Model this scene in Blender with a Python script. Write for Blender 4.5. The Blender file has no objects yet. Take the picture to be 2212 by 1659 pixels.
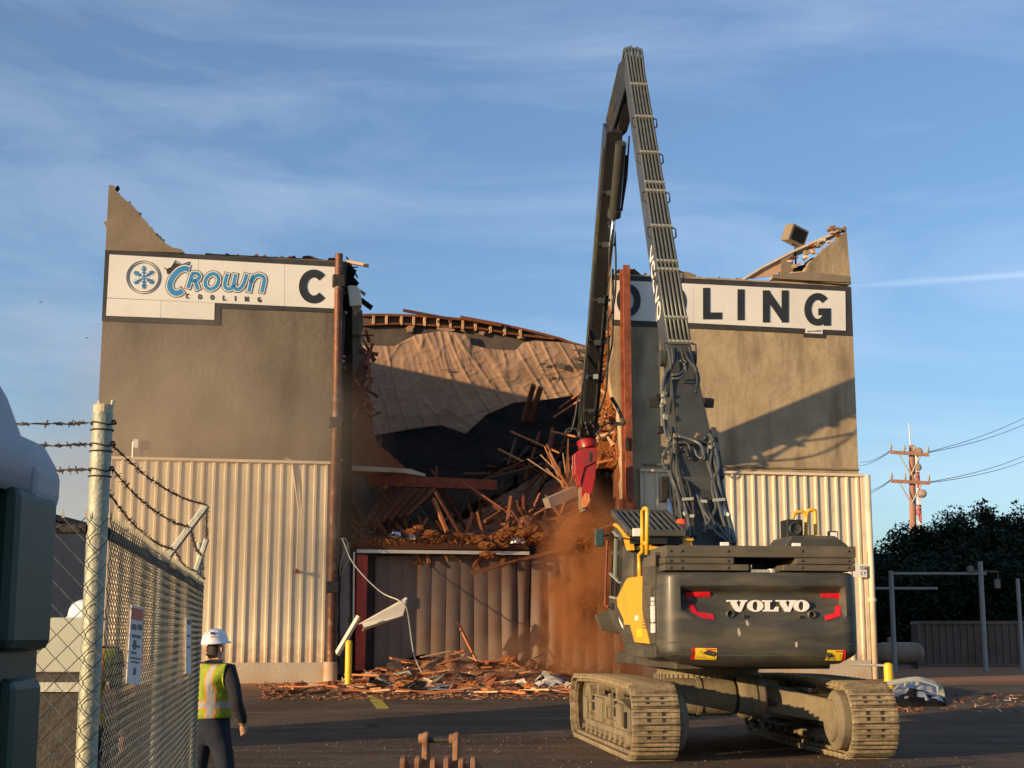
import bpy, bmesh, math, random
from math import radians, sin, cos, tan, pi, sqrt, atan2
from mathutils import Vector, Matrix, Euler, noise
random.seed(7)
S = bpy.context.scene
COL = S.collection
R_ = random.Random(11)

# ---------------------------------------------------------------- camera
FPX, PITCH, CAMH = 3150.0, radians(9.7), 1.7          # focal length in units of 1/2212 of the frame width
cam_d = bpy.data.cameras.new('camera')
cam = bpy.data.objects.new('camera', cam_d)
COL.objects.link(cam)
cam.location = (0, 0, CAMH)
cam.rotation_euler = (pi/2 + PITCH, 0, 0)
cam_d.sensor_fit = 'HORIZONTAL'
cam_d.sensor_width = 36.0
cam_d.lens = 36.0*FPX/2212.0
cam_d.clip_start, cam_d.clip_end = 0.1, 6000
S.camera = cam

# ---------------------------------------------------------------- light
SUN_AZ, SUN_EL = 54.0, 9.0            # light travels towards 54 degrees right of the view axis
world = bpy.data.worlds.new('World')
S.world = world
world.use_nodes = True
wn, wl = world.node_tree.nodes, world.node_tree.links
wn.clear()
w_out = wn.new('ShaderNodeOutputWorld')
w_bg = wn.new('ShaderNodeBackground')
w_sky = wn.new('ShaderNodeTexSky')
w_sky.sky_type = 'NISHITA'
w_sky.sun_disc = False
w_sky.sun_elevation = radians(SUN_EL)
w_sky.sun_rotation = radians(180.0 + SUN_AZ)
w_sky.altitude = 30
w_sky.air_density = 1.0
w_sky.dust_density = 0.4
w_sky.ozone_density = 4.0
w_bg.inputs['Strength'].default_value = 0.135
# thin cirrus and a contrail, both functions of direction only
w_tc = wn.new('ShaderNodeTexCoord')
w_map = wn.new('ShaderNodeMapping')
w_map.inputs['Scale'].default_value = (2.0, 2.0, 8.5)
w_map.inputs['Rotation'].default_value = (0.0, radians(-9), radians(12))
w_n1 = wn.new('ShaderNodeTexNoise')
w_n1.inputs['Scale'].default_value = 1.6
w_n1.inputs['Detail'].default_value = 7
w_n1.inputs['Roughness'].default_value = 0.58
w_n1.inputs['Distortion'].default_value = 0.6
w_rmp = wn.new('ShaderNodeValToRGB')
w_rmp.color_ramp.elements[0].position = 0.42
w_rmp.color_ramp.elements[1].position = 0.78
w_rmp.color_ramp.elements[0].color = (0.07, 0.07, 0.07, 1)
w_rmp.color_ramp.elements[1].color = (0.30, 0.30, 0.30, 1)
w_sep = wn.new('ShaderNodeSeparateXYZ')
w_mix = wn.new('ShaderNodeMixRGB')
w_mix.inputs['Color2'].default_value = (5.3, 5.8, 6.7, 1)
wl.new(w_tc.outputs['Generated'], w_map.inputs['Vector'])
wl.new(w_map.outputs['Vector'], w_n1.inputs['Vector'])
wl.new(w_n1.outputs['Fac'], w_rmp.inputs['Fac'])
def wmath(op, a, b=None, clamp=False):
    n = wn.new('ShaderNodeMath'); n.operation = op; n.use_clamp = clamp
    for i, x in enumerate((a, b)):
        if x is None: continue
        if isinstance(x, (int, float)): n.inputs[i].default_value = x
        else: wl.new(x, n.inputs[i])
    return n.outputs[0]
wl.new(w_tc.outputs['Generated'], w_sep.inputs[0])
# contrail: a thin great-circle band low in the east, soft and broken by noise
c_dot = wmath('ADD', wmath('ADD', wmath('MULTIPLY', w_sep.outputs[0], -0.070), wmath('MULTIPLY', w_sep.outputs[1], -0.2240)), wmath('MULTIPLY', w_sep.outputs[2], 1.0))
c_n = wn.new('ShaderNodeTexNoise'); c_n.inputs['Scale'].default_value = 26; c_n.inputs['Detail'].default_value = 5
wl.new(w_tc.outputs['Generated'], c_n.inputs['Vector'])
c_w = wmath('ADD', wmath('MULTIPLY', c_n.outputs['Fac'], 0.0052), 0.0032)
c_b = wmath('SUBTRACT', 1.0, wmath('DIVIDE', wmath('ABSOLUTE', c_dot), c_w), True)
c_side = wmath('MULTIPLY', wmath('SUBTRACT', wmath('DIVIDE', w_sep.outputs[0], w_sep.outputs[1]), 0.10), 2.6, True)
c_fac = wmath('MULTIPLY', wmath('MULTIPLY', c_b, 0.60), c_side)
w_fac = wmath('MAXIMUM', w_rmp.outputs['Color'], c_fac)
wl.new(w_fac, w_mix.inputs['Fac'])
wl.new(w_sky.outputs['Color'], w_mix.inputs['Color1'])
wl.new(w_mix.outputs['Color'], w_bg.inputs['Color'])
wl.new(w_bg.outputs['Background'], w_out.inputs['Surface'])

sun_d = bpy.data.lights.new('sun', 'SUN')
sun = bpy.data.objects.new('sun', sun_d)
COL.objects.link(sun)
sun_d.energy = 5.0
sun_d.angle = radians(0.53)
sun_d.color = (1.0, 0.70, 0.38)
SD = Vector((sin(radians(SUN_AZ))*cos(radians(SUN_EL)), cos(radians(SUN_AZ))*cos(radians(SUN_EL)), -sin(radians(SUN_EL))))
sun.rotation_euler = SD.to_track_quat('-Z', 'Y').to_euler()
sun.location = (-30, -25, 20)

S.view_settings.view_transform = 'Standard'
S.view_settings.look = 'None'
S.view_settings.exposure = 0.48
S.view_settings.gamma = 1.0
S.view_settings.use_curve_mapping = False
S.render.engine = 'CYCLES'
S.cycles.use_denoising = True
S.cycles.max_bounces = 6
S.cycles.volume_bounces = 1
S.cycles.volume_step_rate = 1.0
S.cycles.volume_max_steps = 128

# ---------------------------------------------------------------- measuring: rays through the photograph's grid (2212 x 1659)
EYE = Vector((0, 0, CAMH))
def ray(px, py):
    cx, cy = (px-1106.0)/FPX, (829.5-py)/FPX
    return Vector((cx, cos(PITCH)-cy*sin(PITCH), sin(PITCH)+cy*cos(PITCH)))
def at(px, py, Y):
    d = ray(px, py); return EYE + d*(Y/d.y)
FA = radians(11.8)                      # the facade runs 11.8 degrees off square
FU, FV = Vector((cos(FA), sin(FA), 0)), Vector((-sin(FA), cos(FA), 0))   # along the facade, into the building
FO = Vector((0, 40.0, 0))
def fac(px, py, v=0.0):                 # -> local (u, v, z) on the plane v metres behind the facade
    d = ray(px, py)
    t = ((FO-EYE).dot(FV)+v)/d.dot(FV)
    p = EYE + d*t - FO
    return Vector((p.dot(FU), v, p.z))
GB = fac(1106, 1472).z                  # yard level at the building
def gz(x, y):
    t = min(1.0, max(0.0, (y-25.5)/(37.0-25.5)))
    return GB*t*t*(3-2*t)
def gnd(px, py, dz=0.0):
    d = ray(px, py); z = 0.0; p = None
    for _ in range(30):
        t = (z-CAMH)/d.z; p = EYE + d*t
        z = 0.6*z+0.4*gz(p.x, p.y)
    return Vector((p.x, p.y, gz(p.x, p.y)+dz))

# ---------------------------------------------------------------- mesh helpers
class MB:
    def __init__(s): s.v, s.f, s.m = [], [], []
    def add(s, vs, fs, mi=0):
        o = len(s.v); s.v += [tuple(x) for x in vs]
        s.f += [tuple(i+o for i in f) for f in fs]; s.m += [mi]*len(fs); return s
    def box(s, c, d, R=None, mi=0):
        c = Vector(c); hx, hy, hz = d[0]/2, d[1]/2, d[2]/2
        vs = [Vector((x, y, z)) for z in (-hz, hz) for y in (-hy, hy) for x in (-hx, hx)]
        if R is not None: vs = [R @ x for x in vs]
        return s.add([c+x for x in vs], [(0,2,3,1),(4,5,7,6),(0,1,5,4),(2,6,7,3),(0,4,6,2),(1,3,7,5)], mi)
    def bar(s, p, q, w, h=None, up=(0,0,1), w2=None, h2=None, mi=0):   # tapering rectangular beam; h is along 'up'
        p, q = Vector(p), Vector(q); h = h or w; w2 = w2 or w; h2 = h2 or h
        d = (q-p).normalized(); up = Vector(up)
        if abs(d.dot(up.normalized())) > .98: up = Vector((0,1,0)) if abs(d.y) < .9 else Vector((1,0,0))
        x = d.cross(up).normalized(); y = x.cross(d).normalized()
        vs = []
        for c, a, b in ((p, w, h), (q, w2, h2)):
            vs += [c-x*a/2-y*b/2, c+x*a/2-y*b/2, c+x*a/2+y*b/2, c-x*a/2+y*b/2]
        return s.add(vs, [(0,3,2,1),(4,5,6,7),(0,1,5,4),(1,2,6,5),(2,3,7,6),(3,0,4,7)], mi)
    def tube(s, pts, r, n=8, mi=0, closed=False, caps=True):
        pts = [Vector(p) for p in pts]; k = len(pts)
        rs = r if isinstance(r, (list, tuple)) else [r]*k
        o = len(s.v); ref = None
        for i, p in enumerate(pts):
            a = pts[i-1] if (i or closed) else p; b = pts[(i+1) % k] if (i < k-1 or closed) else p
            d = (b-a).normalized()
            if ref is None:
                ref = Vector((0,0,1)) if abs(d.z) < .9 else Vector((1,0,0))
            x = d.cross(ref).normalized(); y = x.cross(d).normalized(); ref = y
            for j in range(n):
                t = 2*pi*j/n; s.v.append(tuple(p+x*cos(t)*rs[i]+y*sin(t)*rs[i]))
        for i in range(k if closed else k-1):
            a, b = o+i*n, o+((i+1) % k)*n
            for j in range(n):
                s.f.append((a+j, a+(j+1) % n, b+(j+1) % n, b+j)); s.m.append(mi)
        if caps and not closed:
            s.f.append(tuple(o+j for j in range(n))[::-1]); s.m.append(mi)
            s.f.append(tuple(o+(k-1)*n+j for j in range(n))); s.m.append(mi)
        return s
    def prism(s, poly, to3, mi=0):         # to3(p, side) with side 0 / 1
        n = len(poly)
        a = [to3(p, 0) for p in poly]; b = [to3(p, 1) for p in poly]
        fs = [tuple(range(n)), tuple(range(2*n-1, n-1, -1))]
        fs += [(i, i+n, (i+1) % n+n, (i+1) % n) for i in range(n)]
        return s.add(a+b, fs, mi)
    def lathe(s, prof, n=24, M=None, mi=0, a0=0.0, a1=2*pi):
        full = abs(a1-a0-2*pi) < 1e-6; m = n if full else n+1; o = len(s.v); M = M or Matrix()
        for r, z in prof:
            for j in range(m):
                t = a0+(a1-a0)*j/n; s.v.append(tuple(M @ Vector((r*cos(t), r*sin(t), z))))
        for i in range(len(prof)-1):
            for j in range(n):
                k = (j+1) % m
                s.f.append((o+i*m+j, o+i*m+k, o+(i+1)*m+k, o+(i+1)*m+j)); s.m.append(mi)
        return s
    def mesh(s, name, mats, smooth=False):
        me = bpy.data.meshes.new(name); me.from_pydata(s.v, [], s.f)
        for m in (mats if isinstance(mats, (list, tuple)) else [mats]): me.materials.append(m)
        me.polygons.foreach_set('material_index', s.m)
        if smooth: me.polygons.foreach_set('use_smooth', [True]*len(me.polygons))
        me.validate()
        bm = bmesh.new(); bm.from_mesh(me)
        bmesh.ops.recalc_face_normals(bm, faces=bm.faces); bm.to_mesh(me); bm.free()
        me.update(); return me
    def build(s, name, mats, parent=None, smooth=False, bevel=0, seg=2, auto=None):
        return link(name, s.mesh(name, mats, smooth or auto is not None), parent, bevel, seg, auto)
def link(name, me, parent=None, bevel=0, seg=2, auto=None):
    o = bpy.data.objects.new(name, me); COL.objects.link(o); o.parent = parent
    if bevel:
        b = o.modifiers.new('bevel', 'BEVEL'); b.width = bevel; b.segments = seg; b.limit_method = 'ANGLE'; b.angle_limit = radians(35)
    if auto is not None:
        e = o.modifiers.new('split', 'EDGE_SPLIT'); e.split_angle = radians(auto); e.use_edge_sharp = False
    return o
def empty(name, loc=(0,0,0), rz=0.0):
    o = bpy.data.objects.new(name, None); COL.objects.link(o); o.location = loc; o.rotation_euler = (0,0,rz); o.empty_display_size = .2; return o
def tag(o, label=None, cat=None, group=None, kind=None):
    if label: o['label'] = label
    if cat: o['category'] = cat
    if group: o['group'] = group
    if kind: o['kind'] = kind
    return o
def copy_of(o, parent=None, loc=None, rot=None, scale=None):
    c = o.copy(); COL.objects.link(c); c.parent = parent
    if loc is not None: c.location = loc
    if rot is not None: c.rotation_euler = rot
    if scale is not None: c.scale = scale
    for ch in o.children: copy_of(ch, c)
    return c
def smooth_path(pts, n=6):                 # Catmull-Rom
    pts = [Vector(p) for p in pts]; P = [pts[0]*2-pts[1]]+pts+[pts[-1]*2-pts[-2]]; out = []
    for i in range(1, len(P)-2):
        a, b, c, d = P[i-1:i+3]
        for k in range(n):
            t = k/n
            out.append(.5*((2*b)+(c-a)*t+(2*a-5*b+4*c-d)*t*t+(3*b-a-3*c+d)*t**3))
    out.append(pts[-1]); return out
def rotm(rx=0, ry=0, rz=0): return Euler((rx, ry, rz)).to_matrix()

# ---------------------------------------------------------------- materials
def lin(r, g, b):
    f = lambda c: (c/255/12.92) if c/255 <= .04045 else ((c/255+.055)/1.055)**2.4
    return (f(r), f(g), f(b), 1)
def mat(name, c1, c2=None, scale=3.0, rough=.7, metal=0.0, bump=0.0, bscale=30.0, rand=0.0, st=(1,1,1), lo=.35, hi=.7, spec=.4, c3=None, s3=.6, st3=None, dist=.02, coord='Object', r3=(.5,.75), alpha=None, coat=0):
    m = bpy.data.materials.new(name); m.use_nodes = True
    N, L = m.node_tree.nodes, m.node_tree.links
    p = N['Principled BSDF']
    p.inputs['Roughness'].default_value = rough; p.inputs['Metallic'].default_value = metal
    p.inputs['Specular IOR Level'].default_value = spec
    if coat: p.inputs['Coat Weight'].default_value = coat; p.inputs['Coat Roughness'].default_value = .2
    c1 = tuple(c1)+(1,) if len(c1) == 3 else c1
    tc = N.new('ShaderNodeTexCoord'); mp = N.new('ShaderNodeMapping'); mp.inputs['Scale'].default_value = st
    L.new(tc.outputs[coord], mp.inputs['Vector']); V = mp.outputs['Vector']
    out = None
    if c2 is not None:
        c2 = tuple(c2)+(1,) if len(c2) == 3 else c2
        nz = N.new('ShaderNodeTexNoise'); nz.inputs['Scale'].default_value = scale; nz.inputs['Detail'].default_value = 6; nz.inputs['Roughness'].default_value = .62
        L.new(V, nz.inputs['Vector'])
        cr = N.new('ShaderNodeValToRGB'); cr.color_ramp.elements[0].position = lo; cr.color_ramp.elements[1].position = hi
        cr.color_ramp.elements[0].color = c1; cr.color_ramp.elements[1].color = c2
        L.new(nz.outputs['Fac'], cr.inputs['Fac']); out = cr.outputs['Color']
        if c3 is not None:
            c3 = tuple(c3)+(1,) if len(c3) == 3 else c3
            n3 = N.new('ShaderNodeTexNoise'); n3.inputs['Scale'].default_value = s3; n3.inputs['Detail'].default_value = 5
            if st3:
                m3 = N.new('ShaderNodeMapping'); m3.inputs['Scale'].default_value = st3; L.new(tc.outputs[coord], m3.inputs['Vector']); L.new(m3.outputs[0], n3.inputs['Vector'])
            else: L.new(tc.outputs[coord], n3.inputs['Vector'])
            r = N.new('ShaderNodeMapRange'); r.inputs['From Min'].default_value = r3[0]; r.inputs['From Max'].default_value = r3[1]
            L.new(n3.outputs['Fac'], r.inputs['Value'])
            mx = N.new('ShaderNodeMixRGB'); mx.inputs['Color2'].default_value = c3
            L.new(r.outputs[0], mx.inputs['Fac']); L.new(out, mx.inputs['Color1']); out = mx.outputs['Color']
    if rand:
        oi = N.new('ShaderNodeObjectInfo'); hs = N.new('ShaderNodeHueSaturation')
        r = N.new('ShaderNodeMapRange'); r.inputs['To Min'].default_value = 1-rand; r.inputs['To Max'].default_value = 1+rand
        L.new(oi.outputs['Random'], r.inputs['Value']); L.new(r.outputs[0], hs.inputs['Value'])
        if out is not None: L.new(out, hs.inputs['Color'])
        else: hs.inputs['Color'].default_value = c1
        out = hs.outputs['Color']
    if out is not None: L.new(out, p.inputs['Base Color'])
    else: p.inputs['Base Color'].default_value = c1
    if bump:
        nb = N.new('ShaderNodeTexNoise'); nb.inputs['Scale'].default_value = bscale; nb.inputs['Detail'].default_value = 5
        L.new(V, nb.inputs['Vector'])
        bp = N.new('ShaderNodeBump'); bp.inputs['Strength'].default_value = bump; bp.inputs['Distance'].default_value = dist
        L.new(nb.outputs['Fac'], bp.inputs['Height']); L.new(bp.outputs['Normal'], p.inputs['Normal'])
    if alpha is not None: p.inputs['Alpha'].default_value = alpha
    return m

M = {}
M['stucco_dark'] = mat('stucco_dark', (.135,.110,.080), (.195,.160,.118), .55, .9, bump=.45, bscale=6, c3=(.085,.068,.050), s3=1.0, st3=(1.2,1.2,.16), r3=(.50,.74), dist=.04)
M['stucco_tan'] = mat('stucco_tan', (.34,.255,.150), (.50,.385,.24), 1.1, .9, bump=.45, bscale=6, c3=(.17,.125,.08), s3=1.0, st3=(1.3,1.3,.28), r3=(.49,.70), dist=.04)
M['stucco_gable'] = mat('stucco_gable', (.20,.155,.105), (.27,.21,.145), 1.1, .9, bump=.3, bscale=9)
M['siding'] = mat('siding', (.68,.57,.40), (.75,.64,.46), 1.5, .5, bump=.12, bscale=2.5, c3=(.46,.37,.25), s3=.8, r3=(.55,.8), rand=.04, dist=.05)
M['concrete'] = mat('concrete', (.42,.35,.26), (.52,.44,.33), 3, .9, bump=.4, bscale=20, c3=(.40,.24,.13), s3=1.5, r3=(.45,.75))
M['sign_white'] = mat('sign_white', (.74,.72,.65), (.80,.78,.71), .8, .45, c3=(.66,.62,.53), s3=.5, r3=(.5,.8))
M['sign_border'] = mat('sign_border', (.035,.034,.032), (.06,.055,.05), 2, .6)
M['letter_black'] = mat('letter_black', (.022,.025,.030), (.035,.036,.038), 3, .5)
M['logo_blue'] = mat('logo_blue', (.04,.24,.48), (.06,.30,.56), 2, .45)
M['logo_brown'] = mat('logo_brown', (.06,.045,.03), rough=.5)
M['rust_pole'] = mat('rust_pole', (.11,.045,.025), (.22,.10,.055), 6, .55, metal=.35, bump=.5, bscale=30, c3=(.28,.22,.17), s3=3, r3=(.55,.75))
M['rust_red'] = mat('rust_red', (.20,.050,.022), (.32,.095,.045), 5, .75, bump=.4, bscale=25, c3=(.10,.035,.02), s3=2, r3=(.5,.8))
M['dark_steel'] = mat('dark_steel', (.02,.018,.016), (.05,.042,.035), 8, .6, bump=.3, bscale=40)
M['wood'] = mat('wood', (.34,.105,.032), (.50,.20,.075), 4, .85, bump=.5, bscale=30, rand=.35, st=(6,6,1))
M['wood_dark'] = mat('wood_dark', (.13,.040,.016), (.24,.085,.034), 4, .9, bump=.5, bscale=20, rand=.3, st=(5,5,1))
M['wood_pale'] = mat('wood_pale', (.46,.27,.14), (.60,.38,.22), 5, .85, bump=.4, bscale=30, rand=.25, st=(6,6,1))
M['insulation'] = mat('insulation', (.30,.100,.028), (.48,.19,.065), 9, 1, bump=1.0, bscale=22, rand=.2, dist=.08, spec=.05)
M['lining'] = mat('lining', (.30,.180,.108), (.37,.23,.145), 1.6, .85, bump=.25, bscale=3, c3=(.24,.145,.09), s3=.8, r3=(.52,.72))
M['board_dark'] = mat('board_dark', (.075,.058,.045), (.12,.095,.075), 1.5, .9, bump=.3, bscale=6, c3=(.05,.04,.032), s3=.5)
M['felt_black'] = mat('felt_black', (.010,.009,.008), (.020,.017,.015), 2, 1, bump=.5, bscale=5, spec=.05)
M['panel'] = mat('panel', (.17,.115,.085), (.23,.16,.12), 1.5, .7, bump=.2, bscale=6, c3=(.19,.10,.055), s3=1.1, r3=(.42,.75), rand=.08)
M['sheet_grey'] = mat('sheet_grey', (.035,.036,.040), (.055,.055,.058), 2, .8)
M['galv'] = mat('galv', (.36,.36,.30), (.48,.47,.39), 8, .5, metal=.35, bump=.2, bscale=40)
M['galv_post'] = mat('galv_post', (.30,.32,.26), (.40,.41,.33), 14, .55, metal=.25, bump=.3, bscale=60, c3=(.45,.40,.28), s3=6, r3=(.5,.8))
M['wire'] = mat('wire', (.30,.27,.19), (.42,.38,.27), 20, .5, metal=.5)
M['barb'] = mat('barb', (.05,.035,.025), (.11,.075,.05), 20, .8, metal=.3)
M['red_paint'] = mat('red_paint', (.52,.06,.03), (.60,.085,.045), 4, .45, c3=(.22,.02,.015), s3=2.5, r3=(.5,.8))
M['red_hammer'] = mat('red_hammer', (.34,.012,.012), (.24,.012,.010), 4, .45, bump=.1, bscale=20, c3=(.10,.035,.02), s3=3, r3=(.55,.8), coat=.2)
M['yellow_paint'] = mat('yellow_paint', (.74,.46,.02), (.80,.52,.03), 4, .5, c3=(.50,.30,.06), s3=4, r3=(.55,.85))
M['machine_yellow'] = mat('machine_yellow', (.78,.40,.025), (.84,.44,.03), 1.5, .35, c3=(.62,.33,.06), s3=2.0, r3=(.58,.85), coat=.25)
M['machine_grey'] = mat('machine_grey', (.046,.044,.036), (.066,.062,.048), 2.2, .48, c3=(.125,.106,.072), s3=1.6, st3=(.7,.7,3.2), r3=(.48,.74), bump=.05, bscale=20, coat=.08)
M['boom_grey'] = mat('boom_grey', (.044,.046,.043), (.062,.064,.056), 2.0, .42, c3=(.10,.093,.074), s3=1.3, r3=(.56,.85), bump=.06, bscale=14)
M['stick_dark'] = mat('stick_dark', (.020,.021,.022), (.032,.033,.033), 2.0, .38, c3=(.06,.055,.045), s3=1.3, r3=(.56,.85))
M['hose'] = mat('hose', (.030,.030,.027), (.055,.052,.045), 10, .5)
M['pipe_grey'] = mat('pipe_grey', (.085,.092,.085), (.125,.13,.115), 5, .4, metal=.2)
M['plate'] = mat('plate', (.085,.072,.052), (.115,.098,.070), 2, .55, bump=.1, bscale=12, st=(1,1,5), c3=(.15,.12,.08), s3=2, r3=(.55,.8))
M['track'] = mat('track', (.17,.125,.072), (.42,.33,.20), 7, .9, bump=.8, bscale=25, c3=(.075,.055,.034), s3=4, r3=(.48,.68), rand=.12, dist=.01)
M['mud'] = mat('mud', (.35,.27,.16), (.46,.36,.215), 6, .95, bump=1, bscale=18)
M['under'] = mat('under', (.17,.135,.085), (.26,.21,.13), 4, .8, bump=.4, bscale=15, c3=(.08,.065,.045), s3=2, r3=(.5,.8))
M['glass'] = mat('glass', (.015,.02,.02), rough=.06, spec=.8)
M['black'] = mat('black', (.012,.012,.012), (.025,.024,.022), 6, .6)
M['white_letter'] = mat('white_letter', (.80,.77,.72), rough=.45)
M['reflector'] = mat('reflector', (.62,.012,.02), (.70,.02,.03), 10, .25, coat=.3)
M['chrome'] = mat('chrome', (.62,.62,.62), rough=.12, metal=1)
M['lamp_white'] = mat('lamp_white', (.78,.76,.70), rough=.3)
M['decal_yellow'] = mat('decal_yellow', (.80,.55,.02), rough=.45)
M['orange_lens'] = mat('orange_lens', (.75,.09,.02), rough=.25)
M['sheet_white'] = mat('sheet_white', (.66,.60,.48), (.76,.70,.58), 3, .5, bump=.15, bscale=4, c3=(.48,.38,.25), s3=2.5, r3=(.55,.8))
M['paper'] = mat('paper', (.72,.66,.60), (.78,.73,.67), 3, .7)
M['paper_red'] = mat('paper_red', (.62,.16,.10), rough=.7)
M['ink'] = mat('ink', (.16,.14,.14), rough=.7)
M['toilet_green'] = mat('toilet_green', (.012,.040,.030), (.018,.052,.040), 3, .45, bump=.05, bscale=10)
M['toilet_roof'] = mat('toilet_roof', (.27,.28,.31), (.33,.34,.37), 3, .5, bump=.05, bscale=6)
M['container'] = mat('container', (.155,.105,.085), (.20,.14,.11), 1, .7, c3=(.12,.075,.055), s3=.8)
M['tank'] = mat('tank', (.28,.20,.15), (.36,.27,.20), 2, .6, c3=(.20,.09,.05), s3=1.2)
M['pipe_white'] = mat('pipe_white', (.27,.28,.27), (.34,.34,.33), 2, .5)
M['pole_wood'] = mat('pole_wood', (.30,.14,.09), (.40,.20,.13), 2, .85, st=(4,4,.3))
M['tower_red'] = mat('tower_red', (.50,.10,.06), rough=.6)
M['tower_white'] = mat('tower_white', (.72,.68,.64), rough=.6)
M['bark'] = mat('bark', (.05,.035,.025), (.08,.058,.04), 6, .9)
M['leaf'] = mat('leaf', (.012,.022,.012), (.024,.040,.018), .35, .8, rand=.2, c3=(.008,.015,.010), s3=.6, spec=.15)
M['skin'] = mat('skin', (.40,.22,.15), (.45,.26,.18), 8, .55)
M['shirt_dark'] = mat('shirt_dark', (.010,.011,.014), (.02,.02,.024), 8, .9, bump=.4, bscale=14)
M['jeans'] = mat('jeans', (.012,.015,.026), (.022,.027,.042), 9, .95, bump=.4, bscale=12)
M['boot'] = mat('boot', (.05,.03,.018), rough=.7)
M['helmet'] = mat('helmet', (.74,.74,.74), rough=.3, coat=.3)
M['hair'] = mat('hair', (.02,.013,.009), rough=.7)
M['sticker_dark'] = mat('sticker_dark', (.03,.04,.08), rough=.5)
M['sticker_red'] = mat('sticker_red', (.62,.06,.03), rough=.5)
M['mirror'] = mat('mirror', (.10,.13,.10), rough=.05, metal=.9)
M['hiviz'] = mat('hiviz', (.50,.72,.03), rough=.8)
M['far_wall'] = mat('far_wall', (.20,.165,.14), (.25,.205,.17), 1, .85)
M['far_panel'] = mat('far_panel', (.36,.37,.29), (.43,.43,.35), 2, .6)
M['bucket_rust'] = mat('bucket_rust', (.22,.105,.052), (.34,.175,.092), 7, .8, bump=.4, bscale=25, c3=(.09,.045,.028), s3=4, r3=(.48,.75))
# ================================================================= ground
def ground_material():
    m = bpy.data.materials.new('yard_asphalt'); m.use_nodes = True
    N, L = m.node_tree.nodes, m.node_tree.links; p = N['Principled BSDF']
    p.inputs['Roughness'].default_value = .92; p.inputs['Specular IOR Level'].default_value = .15
    g = N.new('ShaderNodeNewGeometry')
    def nz(scale, det=5, ro=.6):
        n = N.new('ShaderNodeTexNoise'); n.inputs['Scale'].default_value = scale; n.inputs['Detail'].default_value = det; n.inputs['Roughness'].default_value = ro
        L.new(g.outputs['Position'], n.inputs['Vector']); return n.outputs['Fac']
    def rg(x, a, b, c=0., d=1.):
        r = N.new('ShaderNodeMapRange'); r.inputs[1].default_value = a; r.inputs[2].default_value = b; r.inputs[3].default_value = c; r.inputs[4].default_value = d
        L.new(x, r.inputs[0]); return r.outputs[0]
    def mx(f, a, b):
        n = N.new('ShaderNodeMixRGB'); L.new(f, n.inputs[0])
        for i, c in ((1, a), (2, b)):
            if isinstance(c, tuple): n.inputs[i].default_value = c+(1,)
            else: L.new(c, n.inputs[i])
        return n.outputs[0]
    def ma(op, a, b):
        n = N.new('ShaderNodeMath'); n.operation = op
        for i, c in enumerate((a, b)):
            if isinstance(c, (int, float)): n.inputs[i].default_value = c
            else: L.new(c, n.inputs[i])
        return n.outputs[0]
    base = mx(rg(nz(.35), .4, .7), (.070,.048,.031), (.118,.082,.053))
    v = N.new('ShaderNodeTexVoronoi'); v.inputs['Scale'].default_value = 26; L.new(g.outputs['Position'], v.inputs['Vector'])
    bw = N.new('ShaderNodeRGBToBW'); L.new(v.outputs['Color'], bw.inputs[0])
    grit = ma('MULTIPLY', rg(bw.outputs[0], .62, .95), rg(nz(1.3), .42, .66))
    base = mx(ma('MULTIPLY', grit, .75), base, (.26,.20,.135))
    mp = N.new('ShaderNodeMapping'); mp.inputs['Scale'].default_value = (.10, 1.5, 1); mp.inputs['Rotation'].default_value = (0, 0, radians(-14)); L.new(g.outputs['Position'], mp.inputs['Vector'])
    ns = N.new('ShaderNodeTexNoise'); ns.inputs['Scale'].default_value = 1.1; ns.inputs['Detail'].default_value = 6; L.new(mp.outputs[0], ns.inputs['Vector'])
    base = mx(ma('MULTIPLY', rg(ns.outputs['Fac'], .50, .68), .55), base, (.19,.125,.075))       # dusty tyre and track marks
    base = mx(ma('MULTIPLY', rg(nz(.9, 3), .62, .70), .6), base, (.028,.022,.017))                # oil stains
    base = mx(ma('MULTIPLY', rg(nz(.6, 6), .56, .72), .6), base, (.17,.125,.08))          # pale gravel patches
    d = N.new('ShaderNodeVectorMath'); d.operation = 'DOT_PRODUCT'; d.inputs[1].default_value = tuple(FV)
    L.new(g.outputs['Position'], d.inputs[0])
    dist = ma('SUBTRACT', d.outputs['Value'], FO.dot(FV))
    edge = ma('ADD', dist, ma('MULTIPLY', nz(.5, 6), 4.0))
    sx = N.new('ShaderNodeSeparateXYZ'); L.new(g.outputs['Position'], sx.inputs[0])
    base = mx(ma('MULTIPLY', rg(edge, -3.4, .6), .92), base, (.36,.175,.085))               # fallen orange dust along the building
    base = mx(ma('MULTIPLY', rg(edge, 14, 20), 1.0), base, (.05,.042,.034))
    L.new(base, p.inputs['Base Color'])
    bp = N.new('ShaderNodeBump'); bp.inputs['Strength'].default_value = .7; bp.inputs['Distance'].default_value = .03
    L.new(ma('ADD', nz(14, 5), ma('MULTIPLY', bw.outputs[0], .5)), bp.inputs['Height']); L.new(bp.outputs[0], p.inputs['Normal'])
    return m
M['ground'] = ground_material()
xs = [-3000,-1200,-500,-200,-100,-60]+[x*1.0 for x in range(-40,41,2)]+[60,100,200,500,1200,3000]
ys = [-3000,-800,-200,-60,-20,-8]+[y*1.0 for y in range(0,60)]+[70,90,120,200,400,900,2000,4000]
b = MB()
vs = [(x, y, gz(x, y)+.012*noise.noise(Vector((x*.6, y*.6, 0))) if abs(x) < 50 and 0 < y < 60 else gz(x, y)) for y in ys for x in xs]
n = len(xs)
b.add(vs, [(j*n+i, j*n+i+1, (j+1)*n+i+1, (j+1)*n+i) for j in range(len(ys)-1) for i in range(n-1)])
tag(b.build('ground', M['ground'], smooth=True), kind='structure')
b = MB()
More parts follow.
